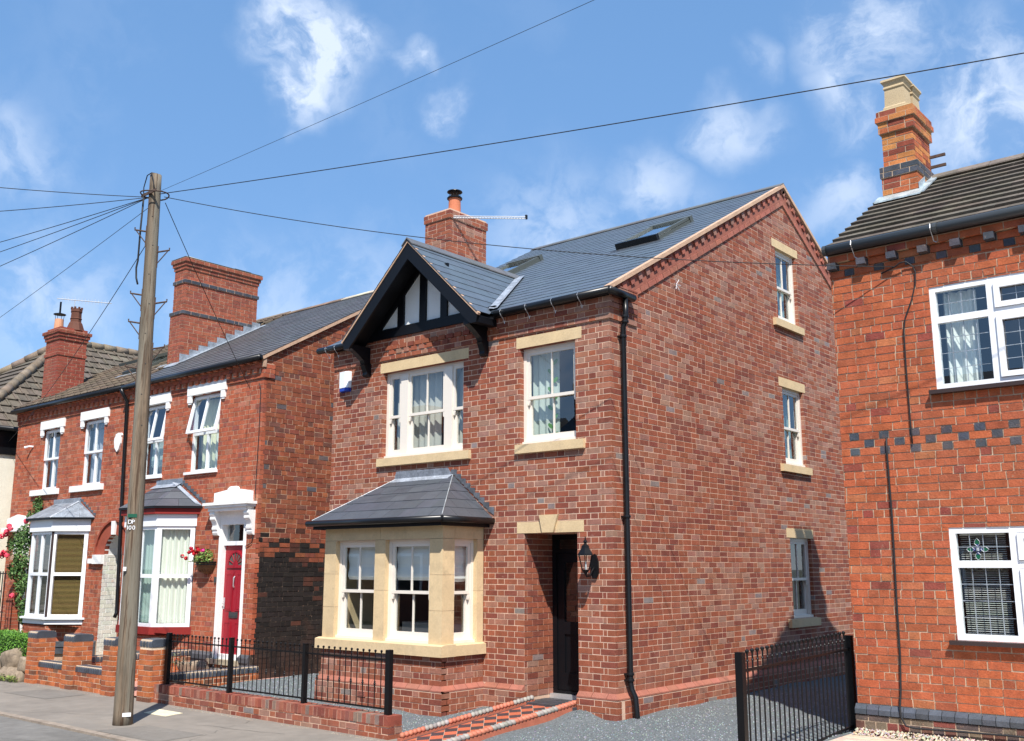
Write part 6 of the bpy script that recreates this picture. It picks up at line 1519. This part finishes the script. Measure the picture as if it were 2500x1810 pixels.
# ------------------------------------------------------------------ low front wall and railings of the new house
FW = thing('garden_wall', (-4.2, -2.0, -.15), 'low pink brick front wall carrying black railings', 'wall')
wf = Plane((0, -2.08, 0), X, -Y); we = Plane((-1.74, 0, 0), Y, X)
x0w, x1w = -6.78, -1.74
m = MB(); m.box(x0w, x1w - .008, -2.076, -1.870, -.3, .100); m.build('mortar', M['mortar_main'], FW)
PW = Pieces('brick', 'brickwork', M['brick_main'], FW)
brick_wall(PW, wf, x0w, x1w, -.165, .0, .075, .2255, 'flemish', pal_main, seed=201, depth=.05, proud=.003)
brick_wall(PW, we, -2.03, -1.86, -.165, .0, .075, .2255, 'stretcher', pal_main, seed=202, depth=.05)
PW.flush()
x = x0w
CW = []
while x < x1w - .02:
    m = MB(); q = min(x + .0655, x1w) if x1w - x > .09 else x1w; e = rng.uniform(-.003, .003)
    m.box(x, q, -2.082 + e, -1.864, .0, .105 + rng.uniform(-.002, .002), vary(rng.choice([(.26, .07, .045), (.20, .055, .04), (.30, .12, .085), (.22, .15, .12), (.30, .09, .055)]), rng, .12) if q < x1w - .001 else (.24, .062, .04)); m.build('coping_brick', M['brick_main'], FW); x += .0752 if q < x1w else 1
RL = thing('railing', (-4.2, -1.97, .12), 'long black iron railing with ball tops along the low front wall', 'railing')
posts = [-6.62, -5.04, -3.42, -1.86]
RYL = -1.975
for i, px_ in enumerate(posts):
    m = MB(); m.box(px_ - .025 - (.012 if i in (0, 3) else 0), px_ + .025 + (.012 if i in (0, 3) else 0), RYL - .03, RYL + .03, .105, .83); m.build('post', M['black_iron'], RL)
    m = MB(); m.box(px_ - .03, px_ + .03, RYL - .032, RYL + .032, .83, .838); m.build('post_cap', M['black_iron'], RL)
def bar_run(root, x0, x1, n, y, zl, zh, ztop, axis='x', collar=True):
    dz0, dz1 = zl, zh
    for z in (zl, zh):
        m = MB()
        if axis == 'x': m.box(x0, x1, y - .008, y + .008, z - .010, z + .010)
        else: m.box(y - .010, y + .010, x0, x1, z - .012, z + .012)
        m.build('rail', M['black_iron'], root)
    for k in range(n):
        x = x0 + (x1 - x0) * (k + 1) / (n + 1); c = (x, y) if axis == 'x' else (y, x)
        r = .0065 if axis == 'x' else .008
        m = MB(); m.tube([(c[0], c[1], zl - (.0 if axis == 'x' else .03)), (c[0], c[1], ztop)], r, 6)
        m.lathe((c[0], c[1], ztop), [(r, -.035), (r * 1.8, -.03), (r, -.02), (r * .9, -.008), (r * 1.6, .0), (r * 2.3, .010), (r * 2.3, .018), (r * 1.2, .028)], 8)
        if collar and k % 2 == 1: m.lathe((c[0], c[1], zl + .27), [(r, -.035), (r * 2, -.025), (r * 1.4, -.012), (r * 2.8, 0), (r * 1.4, .012), (r * 2, .025), (r, .035)], 6)
        m.build('bar', M['black_iron'], root)
for i in range(3): bar_run(RL, posts[i] + .03, posts[i + 1] - .03, 15 if i < 2 else 13, RYL, .165, .72, .80)
GT = thing('railing', (2.70, -.7, .05), 'black iron railing beside the gravel drive running back to the right house', 'railing')
m = MB(); m.box(2.665, 2.735, -2.0, -1.93, -.25, 1.05); m.build('post', M['black_iron'], GT); m = MB(); m.box(2.63, 2.70, .56, .63, -.2, 1.07); m.build('post', M['black_iron'], GT)
for k in range(23):
    f = (k + 1) / 24; y = -1.93 + 2.49 * f; x = 2.70 - .035 * f; zt = 1.03 + .06 * f; r = .008
    m = MB(); m.tube([(x, y, -.0 + .09 * f), (x, y, zt)], r, 6)
    m.lathe((x, y, zt), [(r, -.075), (r * 2, -.068), (r * 1.1, -.055), (r * 1.1, -.012), (r * 1.7, 0), (r * 2.5, .012), (r * 2.5, .022), (r * 1.2, .034)], 8); m.build('bar', M['black_iron'], GT)
for z0, z1 in ((.885, .925), (.02, .13)):
    m = MB(); m.hexa([(2.69, -1.93, z0 - .012), (2.71, -1.93, z0 - .012), (2.675, .56, z1 - .012), (2.655, .56, z1 - .012), (2.69, -1.93, z0 + .012), (2.71, -1.93, z0 + .012), (2.675, .56, z1 + .012), (2.655, .56, z1 + .012)]); m.build('rail', M['black_iron'], GT)

# ------------------------------------------------------------------ brick piers and low walls of the old houses
def pier(root, cx, cy, w, z0, z1, seed, cap=True, d=None):
    d = d or w
    m = MB(); m.box(cx - w / 2 + .004, cx + w / 2 - .004, cy - d / 2 + .004, cy + d / 2 - .004, z0 - .1, z1); m.build('mortar', M['mortar_garden'], root)
    P = Pieces('brick', 'brickwork', M['brick_old'], root, limit=120)
    f = Plane((0, cy - d / 2, 0), X, -Y); s = Plane((cx + w / 2, 0, 0), Y, X)
    k = 0; t = z0
    while t < z1 - .03:
        o = k % 2; H_ = w / 2
        for a, b in ([(cx - w / 2, cx - .005 + .03), (cx + .035, cx + w / 2)] if o else [(cx - w / 2, cx - .035), (cx - .025, cx + w / 2)]): P.add(f, rect(a, b, t, t + .063), -.04, .001, pal_garden(rng, 0, 0), .001)
        for a, b in ([(cy - d / 2 + .04, cy - .01), (cy, cy + d / 2)] if o else [(cy - d / 2 + .04, cy + d * .2), (cy + d * .2 + .01, cy + d / 2)]): P.add(s, rect(a, b, t, t + .063), -.04, .001, pal_garden(rng, 0, 0), .001)
        t += .075; k += 1
    P.flush()
    n = 4
    for i in range(n):
        y0_ = cy - d / 2 - .0; x0_ = cx - w / 2 - .005 + (w + .01) * i / n; x1_ = x0_ + (w + .01) / n - (.014 if i < n - 1 else 0)
        pts = []
        for a in range(7): an = math.pi / 2 * a / 6; pts.append((x0_, cy - d / 2 + .055 - .06 * math.cos(an), z1 + .055 + .055 * math.sin(an)))
        for a in range(7): an = math.pi / 2 * a / 6; pts.append((x0_, cy + d / 2 - .055 + .06 * math.sin(an), z1 + .055 + .055 * math.cos(an)))
        pts = [(x0_, cy - d / 2 - .005, z1 + .002)] + pts + [(x0_, cy + d / 2 + .005, z1 + .002)]
        m = MB(); m.prism(pts, (x1_ - x0_, 0, 0), pal_blue(rng, 0, 0)); m.build('coping_brick', M['blue_brick'], root)
    m = MB(); m.box(cx - w / 2 + .02, cx + w / 2 - .02, cy - d / 2 + .002, cy + d / 2 - .002, z1 + .002, z1 + .104); m.build('coping_joint', M['mortar_garden'], root)
def low_wall(root, a, b, thick, z0, z1, seed, copz=.1, side_n=1):
    """wall along the segment a-b (plan points) with a bullnose coping on edge"""
    a, b = V(a[0], a[1], 0), V(b[0], b[1], 0); u = (b - a).normalized(); n = V(u.y, -u.x, 0); L = (b - a).length
    pl = Plane(a, u, n)
    m = MB(); m.prism([a + V(0, 0, z0 - .15) - n * .004, b + V(0, 0, z0 - .15) - n * .004, b - n * thick + V(0, 0, z0 - .15), a - n * thick + V(0, 0, z0 - .15)], (0, 0, z1 - z0 + .15)); m.build('mortar', M['mortar_garden'], root)
    P = Pieces('brick', 'brickwork', M['brick_old'], root, limit=180); brick_wall(P, pl, 0, L, z0, z1, .075, .17, 'clean', pal_garden, seed=seed, depth=.04); P.flush()
    k = 0; w_ = .060
    m = MB(); m.prism([a + V(0, 0, z1) - n * .008, b + V(0, 0, z1) - n * .008, b - n * (thick - .008) + V(0, 0, z1), a - n * (thick - .008) + V(0, 0, z1)], (0, 0, copz * .96)); m.build('coping_joint', M['mortar_garden'], root)
    while k < L - .02:
        pts = [a + u * k + n * .005 + V(0, 0, z1 + .001)]
        for j in range(6): an = math.pi / 2 * j / 5; pts.append(a + u * k + n * (.005 - .05 + .05 * math.cos(an)) + V(0, 0, z1 + copz - .05 + .05 * math.sin(an)))
        for j in range(6): an = math.pi / 2 * j / 5; pts.append(a + u * k - n * (thick - .045 + .05 * math.sin(an)) + V(0, 0, z1 + copz - .05 + .05 * math.cos(an)))
        pts.append(a + u * k - n * (thick + .005) + V(0, 0, z1 + .001))
        mm = MB(); mm.prism(pts[::-1], u * min(w_, L - k), pal_blue(rng, 0, 0)); mm.build('coping_brick', M['blue_brick'], root); k += .0755
BW = thing('garden_wall', (-9.5, -2.05, -.15), 'orange brick front wall with blue rounded coping between three piers', 'wall')
for cx in (-10.62, -9.32, -8.02): pier(BW, cx, -1.99, .33, -.15, .60, 1)
low_wall(BW, (-10.45, -2.09), (-9.49, -2.09), .215, -.15, .13, 211); low_wall(BW, (-9.15, -2.09), (-8.19, -2.09), .215, -.15, .13, 212)
PI = thing('gate_pier', (-6.93, -2.0, -.15), 'orange brick pier with blue cap at the left end of the railings', 'pier')
pier(PI, -6.93, -2.0, .33, -.15, .63, 2)
DW = thing('garden_wall', (-7.15, -1.0, -.1), 'orange brick dividing wall with blue coping behind the railings', 'wall')
low_wall(DW, (-7.05, -1.82), (-7.05, -.05), .215, -.15, .10, 213)
DW2 = thing('garden_wall', (-9.4, -.8, -.1), 'short dividing wall with blue coping behind the left piers', 'wall')
low_wall(DW2, (-9.3, -1.75), (-9.3, .1), .215, -.15, .24, 214)
m = MB(); m.box(-8.35, -8.25, -.4, -.3, -.12, .12); m.box(-8.9, -8.2, .0, .3, -.12, .04, (.8, .75, .65)); tag(m.build('door_step', M['concrete']), 'pale concrete step before the red door', 'step')

# inspection cover in the pavement
m = MB(); m.hexa([(-5.86, -2.75, -.149), (-5.32, -2.75, -.149), (-5.42, -2.43, -.149), (-6.02, -2.43, -.149), (-5.86, -2.75, -.144), (-5.32, -2.75, -.144), (-5.42, -2.43, -.144), (-6.02, -2.43, -.144)], (1.35, 1.3, 1.1)); tag(m.build('inspection_cover', M['concrete']), 'pale rectangular inspection cover in the pavement behind the pole', 'cover')

# ------------------------------------------------------------------ chequered path with rope edging
PA = thing('garden_path', (-1.0, -1.0, -.1), 'red and black chequered tile path with rope edging leading to the porch', 'path')
c0, c1 = V(-1.16, -2.12, 0), V(-.99, .06, 0)          # centre line
pz0, pz1 = -.135, .095
ud = (c1 - c0); Lp = ud.length; ud.normalize(); nd = V(ud.y, -ud.x, 0)     # nd to the right
def pth(a, b, d=0): p = c0 + ud * b + nd * a; return V(p.x, p.y, pz0 + (pz1 - pz0) * b / Lp + d)
class PathPlane:
    n = Z
    def at(s, a, b, d=0): return pth(a, b, d)
    slab = Plane.slab
pl = PathPlane(); hwid = .36
m = MB(); pl.slab(m, rect(-hwid, hwid, -.02, Lp + .02), -.12, -.004); m.build('path_bed', M['concrete'], PA)
PT_ = Pieces('path_tile', 'path_tiling', M['tile_orange'], PA)
ts = .150; k = ts / math.sqrt(2)
for i in range(-16, 22):
    for j in range(-16, 22):
        cx_, cy_ = (i - j) * k, (i + j) * k                # square tiles laid on the diagonal
        if not (-hwid - .15 < cx_ < hwid + .15 and -.2 < cy_ < Lp + .2): continue
        e = .003; poly = [(cx_, cy_ - k + e), (cx_ + k - e, cy_), (cx_, cy_ + k - e), (cx_ - k + e, cy_)]
        for cl in ((1, 0, hwid - .055), (-1, 0, hwid - .055), (0, -1, -.01), (0, 1, Lp - .02)): poly = clip_half(poly, *cl) if poly else None
        if poly and area(poly) > 3e-4: PT_.add(pl, poly, -.006, rng.uniform(-.0006, .0006), vary((.45, .115, .058), rng, .09) if (i + j) % 2 else vary((.060, .040, .042), rng, .12), 0)
PT_.flush()
for sg in (-1, 1):
    m = MB(); pl.slab(m, rect(sg * hwid - .05, sg * hwid - .028, 0, Lp) if sg > 0 else rect(-hwid + .028, -hwid + .05, 0, Lp), -.006, .001, (.06, .055, .06)); m.build('border_strip', M['tile_orange'], PA)
    m = MB(); pl.slab(m, rect(sg * (hwid + .005) - .028, sg * (hwid + .005) + .028, -.02, Lp), -.25, .030, (.40, .13, .08)); m.build('edging_base', M['tile_orange'], PA)
    n = int(Lp / .060)
    for i in range(n):
        if i % 1 == 0:
            b = Lp * (i + .5) / n; g = (i // 3 + (0 if sg > 0 else 2)) % 4
            col = vary((.46, .16, .10), rng, .1) if g in (2, 3) else vary((.30, .275, .245), rng, .16)
            p = pth(sg * (hwid + .005), b, .045); m = MB(); tw = (ud * .030 + nd * .026 * sg); m.tube([p - tw - Z * .004, p - tw * .5 + Z * .010, p + tw * .5 + Z * .010, p + tw - Z * .004], [.018, .033, .033, .018], 8, col); m.build('rope_segment', M['tile_orange'], PA, smooth=True)
# dark apron tiles before the porch
m = MB()
for i in range(7):
    for j in range(4):
        a0_ = -1.42 + i * .125; b0_ = -.17 + j * .13
        m2 = MB(); m2.box(a0_, a0_ + .122, b0_ + .10, b0_ + .226, .02, .104 + .002 * ((i + j) % 2), vary((.055, .055, .062), rng, .15)); m2.build('apron_tile', M['tile_orange'], PA)

# pavers of the right-hand drive with a strip of pale pebbles against the wall
DV = thing('paved_drive', (4.2, -.7, .05), 'pale mixed block paving in front of the right house', 'paving')
PVp = Plane((0, 0, .098), X, Z, Y)
PV = Pieces('paver', 'pavers', M['concrete'], DV, limit=200)
kx = 0; y = -3.9
while y < .24:
    x = 2.76 - (.1 if kx % 2 else 0)
    while x < 6.5:
        c = rng.choice([(1.05, .98, .88), (1.15, .95, .88), (1.0, 1.0, .95), (1.1, .85, .78)]); PV.add(PVp, rect(max(x, 2.76), x + .196, y, y + .096), -.05, rng.uniform(-.001, .001), vary(c, rng, .08), 0); x += .20
    y += .10; kx += 1
PV.flush()
m = MB(); m.box(2.75, 6.5, -3.95, .40, -.2, .088); m.build('bed', M['concrete'], DV)
o = scatter_stones('pebbles', 1500, 2.80, 6.2, .20, .36, lambda x, y: .105 + .05 * (y - .2) / .16, .008, .018, [(.50, .40, .29), (.56, .49, .40), (.42, .32, .23), (.36, .33, .30)]); tag(o, 'strip of pale pebbles at the foot of the right house', 'pebbles')

# ------------------------------------------------------------------ plants
def leaves(mb, c, r, n, s, cols, sq=(1, 1, 1), shell=.5, up=.3):
    for _ in range(n):
        d = V(rng.gauss(0, 1), rng.gauss(0, 1), rng.gauss(0, 1)).normalized(); f = shell + (1 - shell) * rng.random() ** .5
        p = V(c[0] + d.x * r * sq[0] * f, c[1] + d.y * r * sq[1] * f, c[2] + d.z * r * sq[2] * f)
        nn = (d * .6 + V(rng.gauss(0, .5), rng.gauss(0, .5), rng.gauss(0, .5) + up)).normalized()
        a = nn.cross(V(rng.gauss(0, 1), rng.gauss(0, 1), rng.gauss(0, 1))).normalized(); b = nn.cross(a); z = s * rng.uniform(.5, 1.5)
        mb.poly([p - a * z, p - b * z * .45 - nn * z * .1, p + a * z, p + b * z * .45 - nn * z * .1], vary(rng.choice(cols), rng, .2))
LG = [(.06, .13, .03), (.09, .18, .04), (.035, .085, .02), (.12, .20, .06)]
RB = thing('rose_bush', (-16.9, -.1, -.14), 'climbing rose bush with pink blooms on the wall left of the bay', 'rose bush')
m = MB()
for c, r, n in (((-16.15, .0, 2.45), .34, 700), ((-16.05, -.05, 1.95), .32, 620), ((-15.95, -.05, 1.45), .27, 420), ((-16.35, -.1, 2.3), .30, 420), ((-16.3, -.1, 1.75), .24, 260), ((-15.75, -.02, .75), .22, 330), ((-16.1, .22, 2.95), .18, 150), ((-16.35, .33, 3.22), .20, 240), ((-16.6, .3, 2.95), .16, 110), ((-15.8, -.1, 1.05), .18, 150), ((-15.75, 0, .3), .2, 120)):
    leaves(m, c, r, n, .034, LG, (1.0, .45, 1), .25)
m.build('foliage', M['leaf'], RB, kind='stuff')
for pts in ([(-15.9, .1, -.14), (-15.8, .12, .8), (-16.0, .15, 1.8), (-16.2, .2, 2.6), (-16.4, .32, 3.3)], [(-15.95, .05, -.14), (-16.1, 0, .9), (-16.25, -.05, 1.7), (-16.3, 0, 2.3)], [(-15.85, .1, -.14), (-15.7, .0, .6), (-15.8, -.02, 1.5)]):
    m = MB(); m.tube(pts, [.022, .016, .012, .009, .006][:len(pts)], 6); m.build('stem', M['bark'], RB)
for c in ((-16.2, -.3, 2.643), (-16.28, -.3, 2.70), (-15.689, -.2, 2.793), (-16.413, -.3, 2.52), (-16.615, -.3, 2.478), (-16.427, -.3, 2.118), (-16.514, -.3, 2.037), (-16.47, -.3, 2.08), (-16.245, -.3, 2.053), (-15.925, -.25, 1.171), (-16.38, -.3, 2.58)):
    m = MB()
    for q in range(30):
        d = V(rng.gauss(0, 1), rng.gauss(0, 1), rng.gauss(0, 1)).normalized(); p = V(*c) + d * .055; a = d.cross(V(rng.gauss(0, 1), rng.gauss(0, 1), 1)).normalized(); b = d.cross(a)
        m.poly([p - a * .030, p - b * .030, p + a * .030, p + b * .030], vary((.78, .08, .13) if c[0] > -16.4 else (.62, .03, .07), rng, .2))
    m.build('bloom', M['petal'], RB)
TRL = thing('garden_gate', (-16.65, -.2, -.14), 'tall black wrought iron gate at the left edge under the roses', 'gate')
for x in (-16.85, -16.72, -16.59, -16.46): m = MB(); m.tube([(x, -.2, -.14), (x, -.2, 1.70)], .012, 5); m.build('bar', M['black_iron'], TRL)
for z in (0, .8, 1.65): m = MB(); m.tube([(-16.9, -.2, z), (-16.42, -.2, z)], .012, 5); m.build('rail', M['black_iron'], TRL)
m = MB(); m.tube([V(-16.65, -.2, 1.15) + V(math.cos(a) * .06, 0, math.sin(a) * .12) for a in [k * math.pi / 8 for k in range(17)]], .009, 5); m.build('scroll', M['black_iron'], TRL)
GP = thing('gate_pier', (-16.96, .25, -.14), 'slim orange brick pier with rounded top behind the rose bush', 'pier')
P = Pieces('brick', 'brickwork', M['brick_old'], GP, limit=60); brick_wall(P, Plane((0, .15, 0), X, -Y), -17.12, -16.80, -.14, 1.95, .081, .228, 'stretcher', pal_left, seed=301, depth=.2, clips=[]); P.flush()
m = MB(); m.box(-17.117, -16.803, .155, .35, -.2, 1.95); m.prism([(-16.96 + .16 * math.cos(math.pi - a), .15, 1.95 + .14 * math.sin(a)) for a in [math.pi * k / 8 for k in range(9)]], (0, .2, 0)); m.build('mortar', M['mortar_old'], GP)
HG = thing('hedge', (-12.6, -1.75, -.1), 'low clipped bright green box hedge behind the stones at the left', 'hedge')
m = MB()
for i in range(10500):
    x = rng.uniform(-14.6, -10.82); f = rng.random(); y = rng.uniform(-2.02, -1.72); z = rng.uniform(.20, .60)
    if f < .5: z = .60 + rng.gauss(0, .018) + .02 * math.sin(x * 5)
    elif f < .95: y = -2.02 + rng.gauss(0, .02)
    a = V(rng.gauss(0, 1), rng.gauss(0, 1), rng.gauss(0, 1)).normalized(); nn = V(rng.gauss(0, .6), rng.gauss(-.5, .6), rng.gauss(.6, .6)).normalized(); b = nn.cross(a).normalized(); a = b.cross(nn); s = rng.uniform(.011, .02)
    m.poly([V(x, y, z) - a * s, V(x, y, z) - b * s * .6, V(x, y, z) + a * s, V(x, y, z) + b * s * .6], vary(rng.choice([(.10, .24, .025), (.15, .32, .04), (.06, .16, .02)]), rng, .2))
m.build('foliage', M['leaf'], HG, kind='stuff')
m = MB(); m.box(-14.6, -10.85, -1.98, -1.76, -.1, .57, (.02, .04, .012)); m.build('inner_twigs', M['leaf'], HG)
def boulder(label, c, r, seed):
    rs = random.Random(seed); bmv = MB(); n, k = 14, 10; v = []
    for i in range(k + 1):
        for j in range(n):
            a, b = 2 * math.pi * j / n, math.pi * i / k; d = V(math.sin(b) * math.cos(a), math.sin(b) * math.sin(a), -math.cos(b))
            q = 1 + .12 * math.sin(3 * d.x * 2 + seed) + .10 * math.sin(4 * d.z + seed * 2 + d.y * 3) ; sgn = lambda t, e=.55: math.copysign(abs(t) ** e, t)
            v.append((c[0] + r[0] * sgn(d.x) * q, c[1] + r[1] * sgn(d.y) * q, c[2] + r[2] * sgn(d.z) * q))
    f = [(i * n + j, i * n + (j + 1) % n, (i + 1) * n + (j + 1) % n, (i + 1) * n + j) for i in range(k) for j in range(n)]
    bmv.arrays(v, f, [(1, 1, 1)] * len(v)); return tag(bmv.build('garden_stone', M['sandstone'], smooth=True), label, 'stone')
boulder('upright rounded stone beneath the hedge at the left edge', (-11.45, -2.08, .16), (.25, .14, .20), 1)
boulder('wide flat stone block at the foot of the hedge', (-11.35, -2.12, -.08), (.45, .14, .14), 2)
boulder('small dark stone wedged beside the leftmost brick pier', (-10.98, -2.04, .12), (.14, .12, .13), 3)
boulder('far stone block at the left edge of the pavement', (-12.35, -2.1, .03), (.40, .14, .20), 4)
m = MB()
for i in range(380):
    x = rng.uniform(-12.0, -10.82); y = -2.22 - rng.random() * .14; leaves(m, (x, y, -.12 + rng.random() * .07), .04, 1, .024, [(.16, .22, .05), (.24, .26, .08), (.10, .16, .04)])
tag(m.build('ivy', M['leaf'], kind='stuff'), 'ivy spreading at the foot of the old stones', 'ivy')
m = MB()
for i in range(160): leaves(m, (rng.uniform(-10.3, -9.6), rng.uniform(-.6, -.2), rng.uniform(.0, .28)), .08, 1, .03, [(.10, .16, .05), (.16, .18, .08)])
for i in range(90): leaves(m, (rng.uniform(-8.6, -8.2), rng.uniform(-.9, -.6), rng.uniform(.2, .32)), .06, 1, .022, [(.14, .17, .08), (.20, .16, .10)])
tag(m.build('garden_weeds', M['leaf'], kind='stuff'), 'small straggly weeds behind the brick piers', 'weeds')
boulder('weathered stone trough behind the middle brick pier', (-9.9, -.4, .12), (.42, .18, .14), 6)
boulder('pale low stone behind the third brick pier', (-8.45, -.35, .10), (.30, .18, .12), 7)
# hanging basket
HBK = thing('hanging_basket', (-9.42, .14, 1.70), 'wall basket of red and pink flowers between bay and red door', 'hanging basket')
bc = V(-9.36, LY, 1.885)
m = MB(); v = []; n = 12
for i in range(7):
    b = math.pi / 2 * i / 6; r_ = math.cos(b)
    for j in range(n + 1): a = math.pi * j / n; v.append((bc.x + .235 * r_ * math.cos(a), LY - .22 * r_ * math.sin(a) - .002, bc.z - .22 * math.sin(b)))
f = [(i * (n + 1) + j, i * (n + 1) + j + 1, (i + 1) * (n + 1) + j + 1, (i + 1) * (n + 1) + j) for i in range(6) for j in range(n)]
m.arrays(v, f, [(1, 1, 1)] * len(v)); m.build('liner', M['coir'], HBK)
m = MB(); m.tube([(bc.x + .245 * math.cos(a), LY - .23 * math.sin(a), bc.z) for a in [math.pi * k / 10 for k in range(11)]], .012, 5)
m.tube([(bc.x + .245 * math.cos(a), LY - .23 * math.sin(a), bc.z - .045) for a in [math.pi * k / 10 for k in range(11)]], .010, 5)
for k in range(1, 10):
    a = math.pi * k / 10; m.tube([(bc.x + .24 * math.cos(a), LY - .225 * math.sin(a), bc.z), (bc.x + .17 * math.cos(a), LY - .16 * math.sin(a), bc.z - .16), (bc.x, LY - .02, bc.z - .225)], .004, 4)
m.build('wire_frame', M['black_iron'], HBK)
m = MB(); leaves(m, (bc.x, LY - .12, bc.z + .10), .21, 420, .028, [(.16, .26, .05), (.22, .32, .08), (.09, .17, .03)], (1.2, .8, .75), .2); leaves(m, (bc.x - .28, LY - .12, bc.z + .03), .09, 60, .022, [(.18, .28, .07)], (1.6, .8, .6), .2); m.build('foliage', M['leaf'], HBK, kind='stuff')
for dx, dz, col in ((-.14, .15, (.50, .01, .02)), (-.08, .10, (.52, .01, .02)), (.02, .22, (.55, .01, .02)), (.06, .17, (.50, .01, .02)), (-.18, .20, (.42, .01, .04)), (.20, .16, (.75, .06, .30)), (-.33, .02, (.50, .01, .02)), (.0, .13, (.48, .01, .02)), (-.24, .13, (.5, .01, .03)), (-.46, .06, (.5, .02, .04))):
    m = MB()
    for q in range(16):
        d = V(rng.gauss(0, 1), rng.gauss(0, 1), rng.gauss(0, 1)).normalized(); p = V(bc.x + dx, LY - .27, bc.z + dz + .05) + d * .032; a = d.cross(V(rng.gauss(0, 1), rng.gauss(0, 1), 1)).normalized(); b = d.cross(a)
        m.poly([p - a * .024, p - b * .024, p + a * .024, p + b * .024], vary(col, rng, .15))
    m.build('bloom', M['petal'], HBK)

for k, (x0_, x1_, y0_, y1_) in enumerate(((-4.9, -3.6, -3.93, -3.25), (-9.6, -8.3, -3.0, -2.3), (-12.5, -10.9, -3.7, -3.1))):
    m = MB(); m.poly([(x0_, y0_, -.1465), (x1_, y0_ + .05, -.1465), (x1_ - .05, y1_, -.1465), (x0_ + .1, y1_ - .04, -.1465)]); structure('pavement_patch', m, M['asphalt_patch'])
m = MB()
for (xa, ya, n_, dx, dy) in ((-7.5, -3.9, 16, .11, .07), (-3.4, -3.6, 14, -.05, .10), (-10.5, -2.5, 18, -.16, -.02), (-5.9, -4.9, 20, .14, .03), (-4.4, -2.9, 12, .12, .02)):
    x, y = xa, ya; zz = -.1475 if ya > -4 else -.1695
    for i in range(n_):
        x2, y2 = x + dx + rng.uniform(-.03, .03), y + dy + rng.uniform(-.04, .04)
        if (y > -3.95) == (y2 > -3.95) and y2 < -2.15: m.poly([(x, y - .003, zz), (x2, y2 - .003, zz), (x2, y2 + .003, zz), (x, y + .003, zz)])
        x, y = x2, y2
structure('crack', m, M['text'])
for (x0_, x1_, y_, n_, lab) in ((-6.7, -1.7, -2.10, 900, 'gritty sand and crumbs along the foot of the pink brick front wall'), (-10.7, -7.9, -2.18, 250, 'grit along the foot of the orange brick piers')):
    o = scatter_stones('grit', n_, x0_, x1_, y_ - .10, y_, lambda x, y: -.149, .002, .006, [(.34, .28, .2), (.26, .2, .14), (.4, .35, .28)], lambda x, y: math.sin(x * 2.3) + math.sin(x * 5.1) > -.6, 2.0); tag(o, lab, 'grit')
